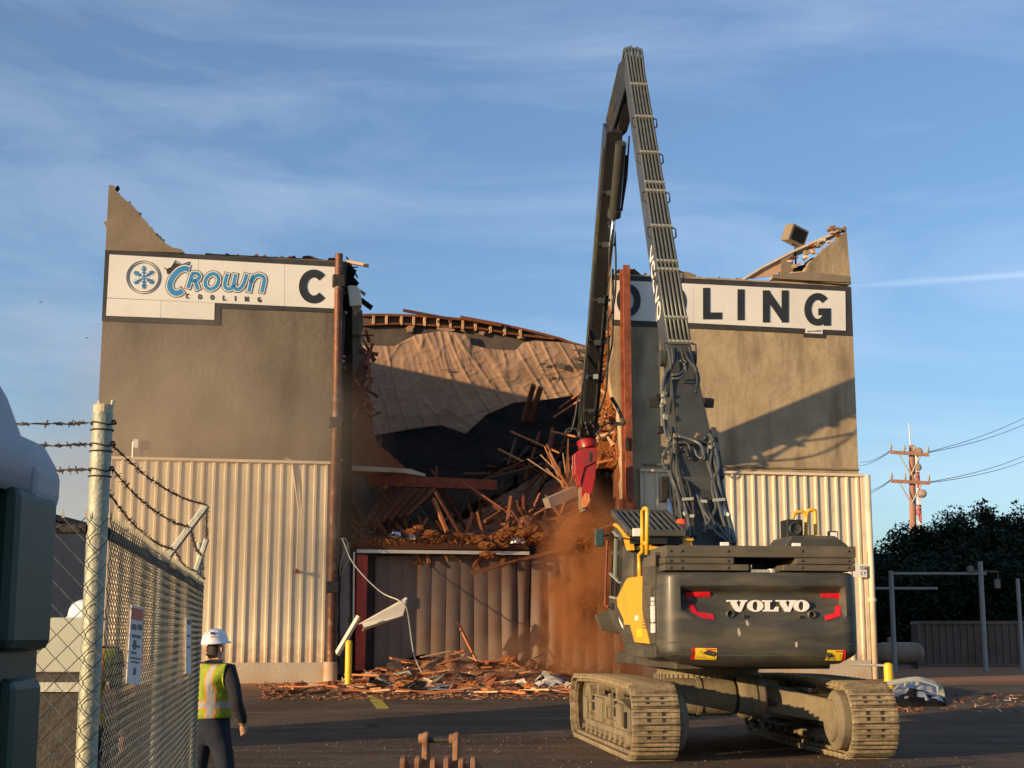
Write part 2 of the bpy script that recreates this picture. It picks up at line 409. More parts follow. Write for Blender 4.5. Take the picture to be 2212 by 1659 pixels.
q = [gnd(338.9+.429*x, 1423+.429*y, .006) for x, y in ((1050,182),(1112,186),(1172,252),(1108,254))]
b.add(q, [(0,1,2,3)])
M['worn_yellow'] = mat('worn_yellow', (.45,.34,.03), (.20,.15,.05), 3, .8, lo=.4, hi=.8)
tag(b.build('painted_line', M['worn_yellow']), kind='structure')

# ================================================================= trees behind the yard
def crown_mesh(name, rx, ry, rz, seed, nclump=60, leaves=105):
    r = random.Random(seed); b = MB()
    for k in range(nclump):
        while True:
            p = Vector((r.uniform(-1,1), r.uniform(-1,1), r.uniform(-.95,1)))
            if .25 < p.length < 1: break
        wob = .78+.34*noise.noise(p*1.7+Vector((seed,0,0)))
        c = Vector((p.x*rx, p.y*ry, p.z*rz))*wob
        cr = r.uniform(.55, 1.05)
        for j in range(leaves):
            d = Vector((r.gauss(0,1), r.gauss(0,1), r.gauss(0,1))).normalized()*cr*r.random()**.4
            d.z *= .75
            q = c+d; s = r.uniform(.08,.18)
            a = Vector((r.gauss(0,1), r.gauss(0,1), r.gauss(0,.7))).normalized()
            t = a.cross(d+Vector((.01,.02,.9))).normalized()
            b.add([q-a*s, q+t*s*.55, q+a*s*1.1, q-t*s*.55], [(0,1,2,3)])
    return b.mesh(name, M['leaf'])
crowns = [crown_mesh('crown', 3.4, 3.0, 3.9, i, 80) for i in (3, 8, 21)]
def make_tree(x, y, h, k, sc, rz, label):
    t = empty('dark_tree', (x, y, gz(x, y)), rz)
    b = MB()
    b.tube([(0,0,-.1),(.05,.03,h*.25),(-.05,.08,h*.55),(0,0,h*.8)], [.28,.22,.15,.06], 8)
    for a in range(7):
        an = a*2.4; z0 = h*(.3+.06*a)
        b.tube([(0,.02,z0),(cos(an)*sc*1.1, sin(an)*sc*1.1, z0+h*.12),(cos(an)*sc*2.2, sin(an)*sc*2.2, z0+h*.16)], [.11,.07,.025], 6)
    b.build('trunk', M['bark'], t, smooth=True)
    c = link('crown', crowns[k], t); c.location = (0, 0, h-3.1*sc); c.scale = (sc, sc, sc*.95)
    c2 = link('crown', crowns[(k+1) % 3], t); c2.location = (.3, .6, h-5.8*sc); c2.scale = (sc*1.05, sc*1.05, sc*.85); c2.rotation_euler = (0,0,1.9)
    tag(t, label, 'tree', 'dark trees behind the yard')
TREE = 'dense dark evergreen tree in the shaded row behind the yard'
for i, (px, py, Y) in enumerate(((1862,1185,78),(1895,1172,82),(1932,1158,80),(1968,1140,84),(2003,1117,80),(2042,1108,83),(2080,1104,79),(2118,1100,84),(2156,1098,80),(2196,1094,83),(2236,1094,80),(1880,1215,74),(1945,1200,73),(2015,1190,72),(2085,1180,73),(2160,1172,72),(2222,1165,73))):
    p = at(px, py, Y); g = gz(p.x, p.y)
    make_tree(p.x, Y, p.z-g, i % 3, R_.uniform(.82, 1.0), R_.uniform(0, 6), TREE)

# ================================================================= radio mast and utility pole
def z2(x, y): return (1558.7+.4167*x, 460.8+.4167*y)
Y = 100.0
pole_top, pole_bot = at(1969.5, 962, Y), at(1964, 1150, Y)
t = empty('utility_pole', (pole_bot.x, Y, 0))
O = Vector((pole_bot.x, Y, 0))
b = MB(); b.tube([(0,0,-.3), (pole_top-O)*.5, pole_top-O], [.27,.24,.21], 12); b.build('pole', M['pole_wood'], t, smooth=True)
for (xa, ya, xb, yb) in ((875,1237,1075,1252),(878,1387,1080,1398)):
    A, B = at(*z2(xa, ya), Y-.5)-O, at(*z2(xb, yb), Y-.5)-O
    b = MB(); b.bar(A, B, .18, .22); ca = b.build('crossarm', M['pole_wood'], t)
    mid = (A+B)/2
    b = MB()
    for s in (-1, 1):
        e = mid+(B-A)*.30*s; b.tube([e, mid+Vector((0,0,-1.5))], .05, 6)
    b.build('brace', M['galv'], ca)
    for f in (.02, .37, .63, .98):
        b = MB(); c = A+(B-A)*f; M4 = Matrix.Translation(c+Vector((0,0,.1)))
        b.lathe([(0,0),(.07,0),(.05,.14),(.11,.18),(.06,.28),(.10,.32),(.05,.45),(0,.46)], 10, M4); b.build('insulator', M['galv'], ca, smooth=True)
tag(t, 'tall brown timber utility pole with two crossarms beyond the trees', 'utility pole')
lines = [((1075,1236),(1568,1060),.0),((1075,1240),(1568,1095),.0),((1080,1392),(1568,1258),.0),((1080,1396),(1568,1285),.0),((875,1230),(720,1290),.0),((875,1236),(700,1310),.0),((878,1380),(735,1440),.0),((878,1384),(720,1462),.0)]
for i, (a, c, _) in enumerate(lines):
    A, B = at(*z2(*a), Y), at(*z2(*c), Y+ (40 if i < 4 else 60))
    pts = [A.lerp(B, k/10)-Vector((0,0,.25*4*(k/10)*(1-k/10))) for k in range(11)]
    b = MB(); b.tube(pts, .024, 5)
    tag(b.build('power_line', M['hose']), 'thin overhead power line strung from the utility pole', 'cable', 'overhead power lines')
# lattice mast behind the pole
Y2 = 112.0
mb_, mt = at(1985, 1155, Y2), at(1985, 985, Y2)
t = empty('radio_mast', (mb_.x, Y2, 0)); O = Vector((mb_.x, Y2, 0)); H = mt.z
def leg(k, z):
    a = 2*pi*k/3+.5; r = .34-.06*z/H; return Vector((cos(a)*r, sin(a)*r, z))
zz = [H*i/12 for i in range(13)]
for k in range(3):
    b = MB()
    for i in range(12): b.tube([leg(k, zz[i]), leg(k, zz[i+1])], .06, 6, mi=i % 2)
    b.build('mast_leg', [M['tower_red'], M['tower_white']], t)
for i in range(12):
    b = MB()
    for k in range(3):
        b.tube([leg(k, zz[i]), leg((k+1) % 3, zz[i+1])], .05, 5); b.tube([leg(k, zz[i+1]), leg((k+1) % 3, zz[i+1])], .05, 5)
    b.build('bracing', M['tower_red'] if i % 2 == 0 else M['tower_white'], t)
b = MB(); b.tube([(-.3,0,H-.2),(-.35,0,H+1.5),(-.38,0,H+2.6)], [.07,.05,.03], 6); b.build('whip_antenna', M['tower_white'], t)
for (x, y, r) in ((1020,1235,.34),(1018,1316,.28),(1040,1452,.34)):
    c = at(*z2(x, y), Y2-1)-O; b = MB()
    Mt = Matrix.Translation(c) @ Matrix.Rotation(radians(75), 4, 'X') @ Matrix.Rotation(radians(-18), 4, 'Y')
    b.lathe([(0,.14),(r*.5,.12),(r*.85,.07),(r,0),(r,-.08),(r*.6,-.16),(0,-.2)], 18, Mt)
    d = b.build('dish', M['tank'], t, smooth=True)
    b = MB(); b.tube([c, Vector((0,0,c.z))], .06, 6); b.build('arm', M['tower_red'], d)
tag(t, 'red and white lattice radio mast with round dishes behind the utility pole', 'mast')

# ================================================================= shaded yard on the right
def zr(x, y): return (1830+.326*x, 1118.6+.326*y)
Y = 58.0
A = at(*zr(487, 988), Y); top = at(*zr(487, 685), Y).z; g = gz(A.x, Y)
cont_h = top-g
t = empty('shipping_container', (A.x, Y, g), radians(-8))
L_, W_ = 9.0, 2.4
def ribbed(b, p0, p1, h, n, depth, nrm, z0=.12):
    p0, p1, nrm = Vector(p0), Vector(p1), Vector(nrm); prof = []
    for i in range(n):
        for f, d in ((0,0),(.25,0),(.4,1),(.85,1)): prof.append(((i+f)/n, d))
    prof.append((1,0)); o = []
    for f, d in prof: o.append(p0.lerp(p1, f)-nrm*depth*d)
    vs = [(p.x,p.y,z0) for p in o]+[(p.x,p.y,h-.1) for p in o]; k = len(o)
    b.add(vs, [(i, i+1, k+i+1, k+i) for i in range(k-1)])
b = MB(); ribbed(b, (0,0,0), (L_,0,0), cont_h, 34, .06, (0,-1,0)); b.build('side_panel', M['container'], t)
b = MB(); ribbed(b, (0,W_,0), (0,0,0), cont_h, 8, .06, (-1,0,0)); b.build('end_panel', M['container'], t)
b = MB(); b.box((L_/2,W_/2,cont_h-.02),(L_,W_,.06)); b.build('roof_panel', M['container'], t)
b = MB(); b.bar((0,.02,.06),(L_,.02,.06),.1,.12); b.bar((0,.02,cont_h-.06),(L_,.02,cont_h-.06),.1,.1); b.bar((.02,0,0),(.02,0,cont_h),.12,.12); b.bar((0.02,0,.06),(0.02,W_,.06),.1,.12); b.bar((.02,0,cont_h-.06),(.02,W_,cont_h-.06),.1,.1); b.build('frame', M['container'], t)
tag(t, 'long rust brown ribbed container in the shade below the trees', 'container')
Y = 55.0
A, B = at(1886, 1411, Y), at(1996, 1411, Y); r = .40; g = gz(A.x, Y)
t = empty('storage_tank', ((A.x+B.x)/2, Y, g)); hl = (B.x-A.x)/2; zc = A.z-g
b = MB(); Mt = Matrix.Translation((0,0,zc)) @ Matrix.Rotation(pi/2, 4, 'Y')
b.lathe([(0,-hl),(r*.55,-hl+.05),(r*.88,-hl+.18),(r,-hl+.38),(r,hl-.38),(r*.88,hl-.18),(r*.55,hl-.05),(0,hl)], 24, Mt); b.build('tank_shell', M['tank'], t, smooth=True)
for s in (-1, 1):
    b = MB(); b.box((s*hl*.6,0,(zc-r*.7)/2),(.14,.55,zc-r*.7)); b.build('saddle', M['dark_steel'], t)
b = MB(); b.lathe([(0,0),(.12,0),(.12,.18),(.05,.2),(0,.2)], 12, Matrix.Translation((-hl*.3,0,zc+r-.02))); b.build('valve_dome', M['tank'], t)
tag(t, 'horizontal steel storage tank on low saddles beside the container', 'tank')
# white pipe rack
Y = 50.0
posts = [((1924,1233),(1929,1447)),((2117,1213),(2125,1450)),((2198,1250),(2208,1449))]
P0 = at(1929, 1447, Y); O = Vector((P0.x, Y, gz(P0.x, Y))); t = empty('pipe_rack', O)
for i, (a, c) in enumerate(posts):
    A, B = at(*a, Y)-O, at(*c, Y)-O; B.z = -.05; B.x = A.x
    b = MB(); b.tube([B, A], .085 if i < 2 else .065, 12)
    po = b.build('post', M['pipe_white'], t)
    if i == 1:
        b = MB(); b.box((A.x-.35, 0, A.z-.25),(.18,.2,.2)); b.box((A.x+.55, 0, A.z-.75),(.16,.16,.3)); b.tube([(A.x-.35,0,A.z-.3),(A.x+.6,0,A.z-.35),(A.x+.55,0,A.z-.7)], .02, 5); b.build('floodlight', M['far_wall'], po)
for a, c in (((1928,1239),(2131,1246)),((1876,1271),(2025,1275))):
    b = MB(); A, B = at(*a, Y)-O, at(*c, Y)-O; B.z = A.z; b.tube([A, B], .045, 10); b.build('rail', M['pipe_white'], t)
tag(t, 'rack of white pipe posts and rails in front of the container', 'pipe rack')
# bollard right
p = gnd(1921, 1490); zt = at(1921, 1433, p.y).z
def bollard(name, p, h, r, m, label):
    t = empty(name, p)
    b = MB(); b.lathe([(r,-.05),(r,h-.06),(r*.93,h-.02),(r*.6,h+.01),(0,h+.02)], 20); b.build('post', M[m], t, smooth=True, auto=40)
    b = MB(); b.lathe([(0,.03),(r*1.7,.03),(r*1.8,-.03)], 20); b.build('footing', M['concrete'], t)
    return tag(t, label, 'bollard')
tb = bollard('bollard', p, zt-p.z, .11, 'yellow_paint', 'yellow pipe bollard with a side rail right of the building corner')
b = MB(); b.tube([(-.05,0,zt-p.z-.05),(-.85,.2,zt-p.z-.03)], .03, 8); b.build('rail', M['galv'], tb)

# ================================================================= shed behind the chain-link on the left
Y = 21.0
A, B = at(-40, 1114, Y), at(92, 1114, Y)
t = empty('storage_shed', (B.x, Y, gz(B.x, Y)))
w, h = B.x-A.x+1.5, A.z
b = MB(); b.box((-w/2,1.5,h/2-.05),(w,3.0,h)); b.build('wall', M['far_wall'], t)
b = MB(); b.box((-w/2,1.45,h+.03),(w,3.1,.08)); b.build('roof', M['board_dark'], t)
for py in (1253,):
    z = at(130, py, Y).z; b = MB(); b.bar((-w,-.04,z),(0,-.04,z),.08,.14); b.build('rail', M['galv'], t)
tag(t, 'low grey brown shed with a pale rail seen through the chain link', 'shed')

Y = 9.6
A, B = at(40, 1334, Y), at(212, 1334, Y); xm = (A.x+B.x)/2; w = B.x-A.x
t = empty('site_barrier', (xm, Y, 0))
za, zb = A.z, at(130, 1452, Y).z; zc = at(130, 1484, Y).z
b = MB(); b.box((0,0,(za+zb)/2),(w,.04,za-zb)); b.build('upper_panel', M['far_panel'], t, bevel=.006)
b = MB(); b.bar((-w/2,0,zc),(w/2,0,zc),.05,.06); b.build('rail', M['galv'], t)
b = MB(); b.box((0,.03,zb/2),(w,.03,zb-.004)); b.build('lower_panel', M['dark_steel'], t)
for s in (-1,1):
    b = MB(); b.box((s*(w/2-.03),.02,za/2),(.05,.05,za)); b.build('leg', M['dark_steel'], t)
tag(t, 'pale green panel barrier standing behind the chain link and fence post', 'barrier')
# ================================================================= warehouse
WH = empty('warehouse', (FO.x, FO.y, 0), FA)
tag(WH, 'half demolished tan stucco cold storage warehouse with ribbed metal siding', 'warehouse')
def f2(px, py, v=0.0):
    p = fac(px, py, v); return (p.x, p.z)
def slab(name, poly, v0, v1, m, parent=WH, bevel=0, pv=None):
    """poly in picture units on the plane pv (default v0), extruded from v0 to v1"""
    pv = v0 if pv is None else pv
    q = [f2(x, y, pv) for x, y in poly]
    b = MB(); b.prism(q, lambda p, s: (p[0], (v0, v1)[s], p[1])); return b.build(name, m, parent, bevel=bevel)
def uslab(name, q, v0, v1, m, parent=WH, bevel=0):
    b = MB(); b.prism(q, lambda p, s: (p[0], (v0, v1)[s], p[1])); return b.build(name, m, parent, bevel=bevel)
def jag(pts, amp, step, seed):             # roughen a polyline
    r = random.Random(seed); out = []
    for (x0, y0), (x1, y1) in zip(pts, pts[1:]):
        n = max(1, int(math.hypot(x1-x0, y1-y0)/step)); out.append((x0, y0))
        for i in range(1, n): out.append((x0+(x1-x0)*i/n+r.uniform(-amp, amp), y0+(y1-y0)*i/n+r.uniform(-amp, amp)))
    out.append(pts[-1]); return out
def z1(x, y): return (189.8+.2819*x, 379.5+.2819*y)
def zm(x, y): return (711.7+.2941*x, 528.6+.2941*y)       # the torn interior
def z3(x, y): return (677.8+.3269*x, 982.8+.3269*y)       # the doorway
def zb(x, y): return (1152+.2861*x, 745.4+.2861*y)        # around the red breaker
UL, UR = f2(218, 760)[0], f2(1846, 800)[0]
ZT = f2(233, 402)[1]                        # old parapet height
ZS = f2(470, 996)[1]                        # head of the metal siding
ZP = f2(600, 1431)[1]                       # head of the concrete plinth
UPOLE, UCOL = f2(724, 900)[0], f2(1359, 900)[0]
# --- left front wall with its torn right edge
edge = [f2(*p) for p in jag([(750,566),(748,610),(742,640),(745,720),(738,800),(742,880),(735,960),(738,1040),(732,1170),(730,1300),(730,1475)], 2.0, 14, 3)]
top = [f2(*p) for p in jag([(228,541),(500,553),(735,563),(750,566)], .8, 25, 4)]; top[0] = (UL, top[0][1])
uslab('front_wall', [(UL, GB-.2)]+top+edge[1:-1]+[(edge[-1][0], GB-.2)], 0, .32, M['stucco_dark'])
# the ragged corner stub of the old parapet
st = jag([z1(203,74), z1(215,118), z1(350,238), z1(455,362), z1(470,384), z1(565,492), z1(650,552)], 1.0, 7, 5)
st = [z1(160,73)]+st+[z1(715,563), z1(742,590), z1(135,572), z1(139,480), z1(145,350)]
slab('parapet_stub', st, .01, .30, M['stucco_gable'])
slab('ledge', [z1(118,350), z1(150,350), z1(150,400), z1(138,390)], .05, .25, M['stucco_gable'])
slab('ledge', [z1(134,535), z1(640,549), z1(712,562), z1(742,590), z1(134,570)], -.035, .02, M['stucco_gable'])
for q in ([z1(205,95), z1(232,72), z1(243,90), z1(225,112)], [z1(512,448), z1(530,440), z1(570,490), z1(540,485)], [z1(305,205), z1(350,235), z1(340,245)]):
    slab('torn_felt', q, .04, .22, M['felt_black'])
slab('torn_felt', [z1(900,592), z1(980,600), z1(1640,632), z1(1650,615), z1(1700,612), z1(1725,630), z1(1840,648), z1(1850,630), z1(1905,628), z1(1915,665), z1(900,612)], .02, .2, M['felt_black'])
# --- right front wall
edge = [f2(*p) for p in jag([(1325,590),(1322,640),(1328,700),(1325,760),(1316,800),(1322,850),(1338,885),(1341,930),(1345,1010),(1342,1120),(1346,1240),(1340,1475)], 2.6, 14, 8)]
top = [f2(*p) for p in jag([(1325,590),(1470,597),(1700,608),(1838,620)], .8, 25, 9)]
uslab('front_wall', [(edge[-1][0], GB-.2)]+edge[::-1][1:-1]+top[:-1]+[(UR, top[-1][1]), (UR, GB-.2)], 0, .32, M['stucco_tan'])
st = [z2(648,92)]+jag([z2(640,96), z2(600,135), z2(545,170), z2(505,215), z2(470,240), z2(440,285), z2(430,300)], 1.2, 6, 12)+[z2(270,322), z2(265,338), z2(672,368)]
slab('parapet_stub', st, .01, .30, M['stucco_tan'])
slab('ledge', [z2(265,318), z2(440,303), z2(668,326), z2(672,358), z2(420,346), z2(265,336)], -.04, .02, M['stucco_gable'])
# curved remnant of the barrel roof behind the right stub
def roof_strip(pts, v0, v1, th, m, name, jagamp=.0):
    b = MB(); r = random.Random(5); q = [f2(x, y, v0) for x, y in pts]
    vs = []
    for i, (u, z) in enumerate(q):
        j = r.uniform(-jagamp, jagamp)
        vs += [(u, v0, z), (u, v1+j, z), (u, v1+j, z-th), (u, v0, z-th)]
    n = len(q); fs = []
    for i in range(n-1):
        for k in range(4): fs.append((4*i+k, 4*i+(k+1) % 4, 4*i+4+(k+1) % 4, 4*i+4+k))
    fs += [(0,1,2,3), (4*n-1, 4*n-2, 4*n-3, 4*n-4)]
    b.add(vs, fs); return b.build(name, m, WH)
M['roof_inner'] = mat('roof_inner', (.52,.30,.18), (.60,.37,.235), 2, .85, c3=(.40,.22,.13), s3=1.5)
M['plaster_edge'] = mat('plaster_edge', (.70,.60,.48), (.58,.45,.33), 5, .9, bump=.4)
roof_strip([z2(110,336), z2(205,277), z2(310,222), z2(372,190), z2(470,145), z2(560,108), z2(600,92), z2(650,72)], .34, 2.2, .07, M['plaster_edge'], 'roof_edge', .3)
slab('roof_lining', [z2(130,336), z2(205,285), z2(308,230), z2(312,300), z2(255,325), z2(160,338)], .42, .47, M['roof_inner'])
slab('roof_lining', [z2(308,230), z2(368,200), z2(372,296), z2(330,312), z2(308,318)], .36, .55, M['stucco_gable'])
slab('torn_felt', [z2(372,280), z2(440,262), z2(444,285), z2(420,298), z2(372,302)], .34, .40, M['felt_black'])
r5 = random.Random(31)
for i in range(26):                        # crumbled edge between stub and roof
    f = r5.random(); c = (365+f*270+r5.uniform(-14,14), 255-f*165+r5.uniform(-28,30))
    s = r5.uniform(7, 20); a = r5.uniform(0, 3)
    q = [z2(c[0]+s*r5.uniform(.6,1.2)*cos(a+t), c[1]+s*.7*r5.uniform(.5,1.2)*sin(a+t)) for t in (0,1.1,2.3,3.4,4.8)]
    v0 = r5.uniform(.05,.3); slab('rubble_flake', q, v0, v0+.15, M[r5.choice(('plaster_edge','stucco_tan','wood_dark','roof_inner'))])
for (x, y) in ((585,68),(612,80),(640,75),(570,72)):
    slab('rubble_flake', [z2(x-12,y+8), z2(x-4,y-10), z2(x+10,y-2), z2(x+8,y+16)], .1, .35, M['stucco_gable'])
r8 = random.Random(61)
def flakes(pts, n, spread, size, v, mats, seed):
    r = random.Random(seed)
    for i in range(n):
        k = r.random()*(len(pts)-1); j = int(k); a, c = pts[j], pts[j+1]; f = k-j
        x, y = a[0]+(c[0]-a[0])*f+r.gauss(0, spread), a[1]+(c[1]-a[1])*f+r.gauss(0, spread); s_ = r.uniform(*size); t0 = r.uniform(0, 6)
        q = [(x+cos(t0+t)*s_*r.uniform(.5,1.2), y+sin(t0+t)*s_*r.uniform(.35,.9)) for t in (0,1.2,2.4,3.7,5.0)]
        v0 = r.uniform(*v); slab('rubble_flake', q, v0, v0+r.uniform(.08,.2), M[r.choice(mats)])
flakes([z1(215,118), z1(350,238), z1(455,362), z1(565,492), z1(650,552)], 22, 1.6, (1.2, 4), (.0,.25), ('stucco_gable','plaster_edge','wood_dark','stucco_dark'), 70)
flakes([z1(900,598), z1(1300,614), z1(1650,625), z1(1900,645)], 26, 1.2, (1.5, 5), (.05,.3), ('felt_black','wood_dark','stucco_dark'), 71)
flakes([(1380,592),(1500,598),(1600,603)], 14, 1.2, (1.5, 4.5), (.05,.3), ('felt_black','wood_dark','stucco_gable'), 72)
flakes([(747,600),(742,700),(738,850),(736,1000),(732,1200)], 34, 2.5, (2, 6), (.05,.4), ('stucco_dark','plaster_edge','wood_dark','felt_black'), 73)
flakes([zm(170,480), zm(235,600), zm(235,720), zm(285,830), zm(285,930)], 26, 3.0, (2.5, 7), (1.2,1.5), ('plaster_edge','stucco_tan','stucco_gable','wood'), 74)
flakes([(1326,700),(1320,800),(1336,880),(1343,1000)], 26, 3.0, (2, 6), (.2,.5), ('plaster_edge','stucco_tan','wood'), 75)
# side and back walls, what is left of the floor
VB = 22.0
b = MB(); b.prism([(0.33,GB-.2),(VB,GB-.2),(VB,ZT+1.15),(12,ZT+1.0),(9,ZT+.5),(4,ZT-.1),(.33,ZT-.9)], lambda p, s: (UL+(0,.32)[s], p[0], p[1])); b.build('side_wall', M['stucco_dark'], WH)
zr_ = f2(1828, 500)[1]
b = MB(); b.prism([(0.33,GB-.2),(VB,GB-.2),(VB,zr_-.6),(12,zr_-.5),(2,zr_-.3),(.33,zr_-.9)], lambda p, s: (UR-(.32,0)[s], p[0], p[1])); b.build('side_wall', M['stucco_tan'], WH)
arc = [zm(x, y) for x, y in ((240,515),(420,513),(620,520),(800,530),(960,545),(1100,560),(1250,582),(1400,615),(1550,650),(1700,690),(1760,715),(1890,750))]
aq = [f2(x, y, VB) for x, y in arc]
ext = [(UL, aq[0][1]-2.6), (UL+2.5, aq[0][1]-1.3), (UL+5, aq[0][1]-.45)]
extr = [(aq[-1][0]+3, aq[-1][1]-1.2), (UR, aq[-1][1]-3)]
uslab('back_wall', [(UL, GB-.2)]+ext+[q for q in aq]+extr+[(UR, GB-.2)], VB, VB+.3, M['board_dark'])
# arched roof edge: upper chord, lower chord and the little blocks between
def chord(name, pts, th, v, m):
    q = [f2(x, y, v) for x, y in pts]; b = MB()
    for a, c in zip(q, q[1:]): b.bar((a[0], v, a[1]), (c[0], v, c[1]), .25, th, up=(0,0,1))
    return b.build(name, m, WH)
chord('arch_chord', [(x, y+1.5) for x, y in arc], .10, VB-.12, M['wood_dark'])
low = [zm(x, y) for x, y in ((240,592),(500,583),(700,592),(900,606),(1100,618),(1300,652),(1450,672),(1650,695))]
chord('arch_chord', low, .08, VB-.12, M['wood_dark'])
def arc_y(x):
    for a, c in zip(arc, arc[1:]):
        if a[0] <= x <= c[0]: return a[1]+(c[1]-a[1])*(x-a[0])/(c[0]-a[0])
    return arc[-1][1]
for x in (325,420,530,620,700,800,890,980,1075,1185,1290,1405):
    px = zm(x, 0)[0]; y0 = arc_y(px)+2
    slab('rafter_block', [(px-2.4, y0), (px+2.4, y0), (px+2.2, y0+19), (px-2.2, y0+19)], VB-.28, VB-.02, M['wood_pale'])
b = MB(); A, B = fac(*zm(540,482), VB-1), fac(*zm(900,548), VB-.4); b.bar(A, B, .07, .12); b.build('loose_batten', M['wood_dark'], WH)
b = MB(); A, B = fac(*zm(960,535), VB-.5), fac(*zm(1260,590), VB-.4); b.bar(A, B, .12, .16); b.build('loose_batten', M['wood_dark'], WH)
# torn lining hanging on the back wall: wrinkled cloth-like sheet
top_l = [(236,741),(300,742),(480,746),(560,700),(640,660),(740,650),(800,636),(900,641),(1000,660),(1030,690),(1040,735),(1150,762),(1280,776),(1370,776),(1420,722),(1500,708),(1700,716),(1895,752),(1990,775)]
bot_l = [(236,1420),(400,1390),(600,1357),(820,1327),(1000,1391),(1150,1252),(1350,1162),(1500,1150),(1990,1095)]
def interp(L, x):
    for a, c in zip(L, L[1:]):
        if a[0] <= x <= c[0]: return a[1]+(c[1]-a[1])*(x-a[0])/(c[0]-a[0])
    return L[-1][1]
b = MB(); NX, NY = 260, 80; vs = []
for i in range(NX):
    x = 236+(1990-236)*i/(NX-1)
    ya = interp(top_l, x)+3*noise.noise(Vector((x*.08,0,0))); yb = interp(bot_l, x)
    for j in range(NY):
        y = ya+(yb-ya)*j/(NY-1)
        s = x*.012+ (y-700)*-.0065*(.4+.6*min(1, max(0, (x-500)/900)))
        rdg = lambda a, k: max(0., 1-abs(noise.noise(a))*k)**2
        w = noise.noise(Vector((s*.5, y*.002, 1)))*.07-.06*rdg(Vector((s*.8, y*.0016, 5)), 5)-.045*rdg(Vector((s*1.9, y*.003, 15)), 4)*max(0, noise.noise(Vector((x*.004, y*.005, 12)))+.35)-.03*rdg(Vector((x*.006+y*.004, y*.012, 22)), 5)+noise.noise(Vector((x*.03, y*.03, 9)))*.012
        bulge = .12*sin(pi*min(1, j/(NY-1)*1.5))
        vs.append(fac(*zm(x, y), VB-.28-bulge+w))
b.add(vs, [(i*NY+j, i*NY+j+1, (i+1)*NY+j+1, (i+1)*NY+j) for i in range(NX-1) for j in range(NY-1)])
tl = b.build('torn_lining', M['lining'], WH, smooth=True)
sm = tl.modifiers.new('thick', 'SOLIDIFY'); sm.thickness = .02
for q in ([(560,610),(590,585),(625,600),(600,640),(575,630)], [(790,595),(915,600),(920,632),(850,640),(790,622)], [(975,600),(995,640),(965,632)], [(1100,632),(1145,640),(1130,665),(1105,655)], [(1380,655),(1435,665),(1430,695),(1385,690)], [(570,630),(610,628),(615,638),(575,640)]):
    slab('lining_scrap', [zm(*p) for p in q], VB-.2, VB-.1, M['lining'])
for q in ([(1790,772),(1830,765),(1890,772),(1890,795),(1840,785)], [(1790,835),(1850,818),(1890,825),(1890,845),(1820,850)], [(1540,885),(1580,865),(1600,875),(1565,885)], [(1660,880),(1705,865),(1735,885),(1720,915),(1690,905)], [(1800,870),(1890,868),(1890,912),(1840,915),(1800,890)], [(1550,965),(1575,945),(1580,955)], [(1600,970),(1632,948),(1610,968)], [(820,922),(880,912),(885,918)]):
    slab('lining_scrap', [zm(*p) for p in q], VB-.62, VB-.55, M['board_dark'])
# black roofing felt collapsed inside
felt = [(380,1490),(400,1395),(600,1360),(820,1330),(1000,1392),(1150,1255),(1350,1165),(1500,1152),(1800,1105),(1890,1095)]
b = MB(); NX, NY = 70, 26; vs = []
for i in range(NX):
    x = 330+(1890-330)*i/(NX-1); ya = interp(felt, max(380, x))
    for j in range(NY):
        y = ya+(1760-ya)*j/(NY-1)
        vs.append(fac(*zm(x, y), 18.5-8.0*(j/(NY-1))**1.2+noise.noise(Vector((x*.006, y*.006, 2)))*.9+noise.noise(Vector((x*.02, y*.016, 7)))*.35))
b.add(vs, [(i*NY+j, i*NY+j+1, (i+1)*NY+j+1, (i+1)*NY+j) for i in range(NX-1) for j in range(NY-1)])
b.build('collapsed_felt', M['felt_black'], WH, smooth=True)
# rubble slope inside the building (a heap over the old floor)
UJL, UJR = f2(765, 1000)[0], f2(1345, 1000)[0]
def heap_z(u, v):
    f = (u-UJL)/(UJR-UJL)
    z = f2(1000, 1165, 0)[1] + .10*v*(1-f) + max(0, f-.45)*(1.4+.42*min(v, 9))
    return z+.35*noise.noise(Vector((u*.7, v*.6, 4)))+.16*noise.noise(Vector((u*2.4, v*2.4, 8)))-(.4 if v < 1.2 else 0)
b = MB(); NX, NY = 60, 44
vs = [(UJL-.8+(UJR-UJL+1.6)*i/(NX-1), .95+13*(j/(NY-1))**1.3, 0) for i in range(NX) for j in range(NY)]
vs = [(u, v, heap_z(u, v)) for u, v, _ in vs]
b.add(vs, [(i*NY+j, i*NY+j+1, (i+1)*NY+j+1, (i+1)*NY+j) for i in range(NX-1) for j in range(NY-1)])
M['heap'] = mat('heap', (.17,.055,.020), (.36,.14,.055), 5, .95, bump=1, bscale=8, dist=.1, c3=(.03,.018,.012), s3=1.2)
tag(b.build('rubble_slope', M['heap'], WH, smooth=True), kind='stuff')
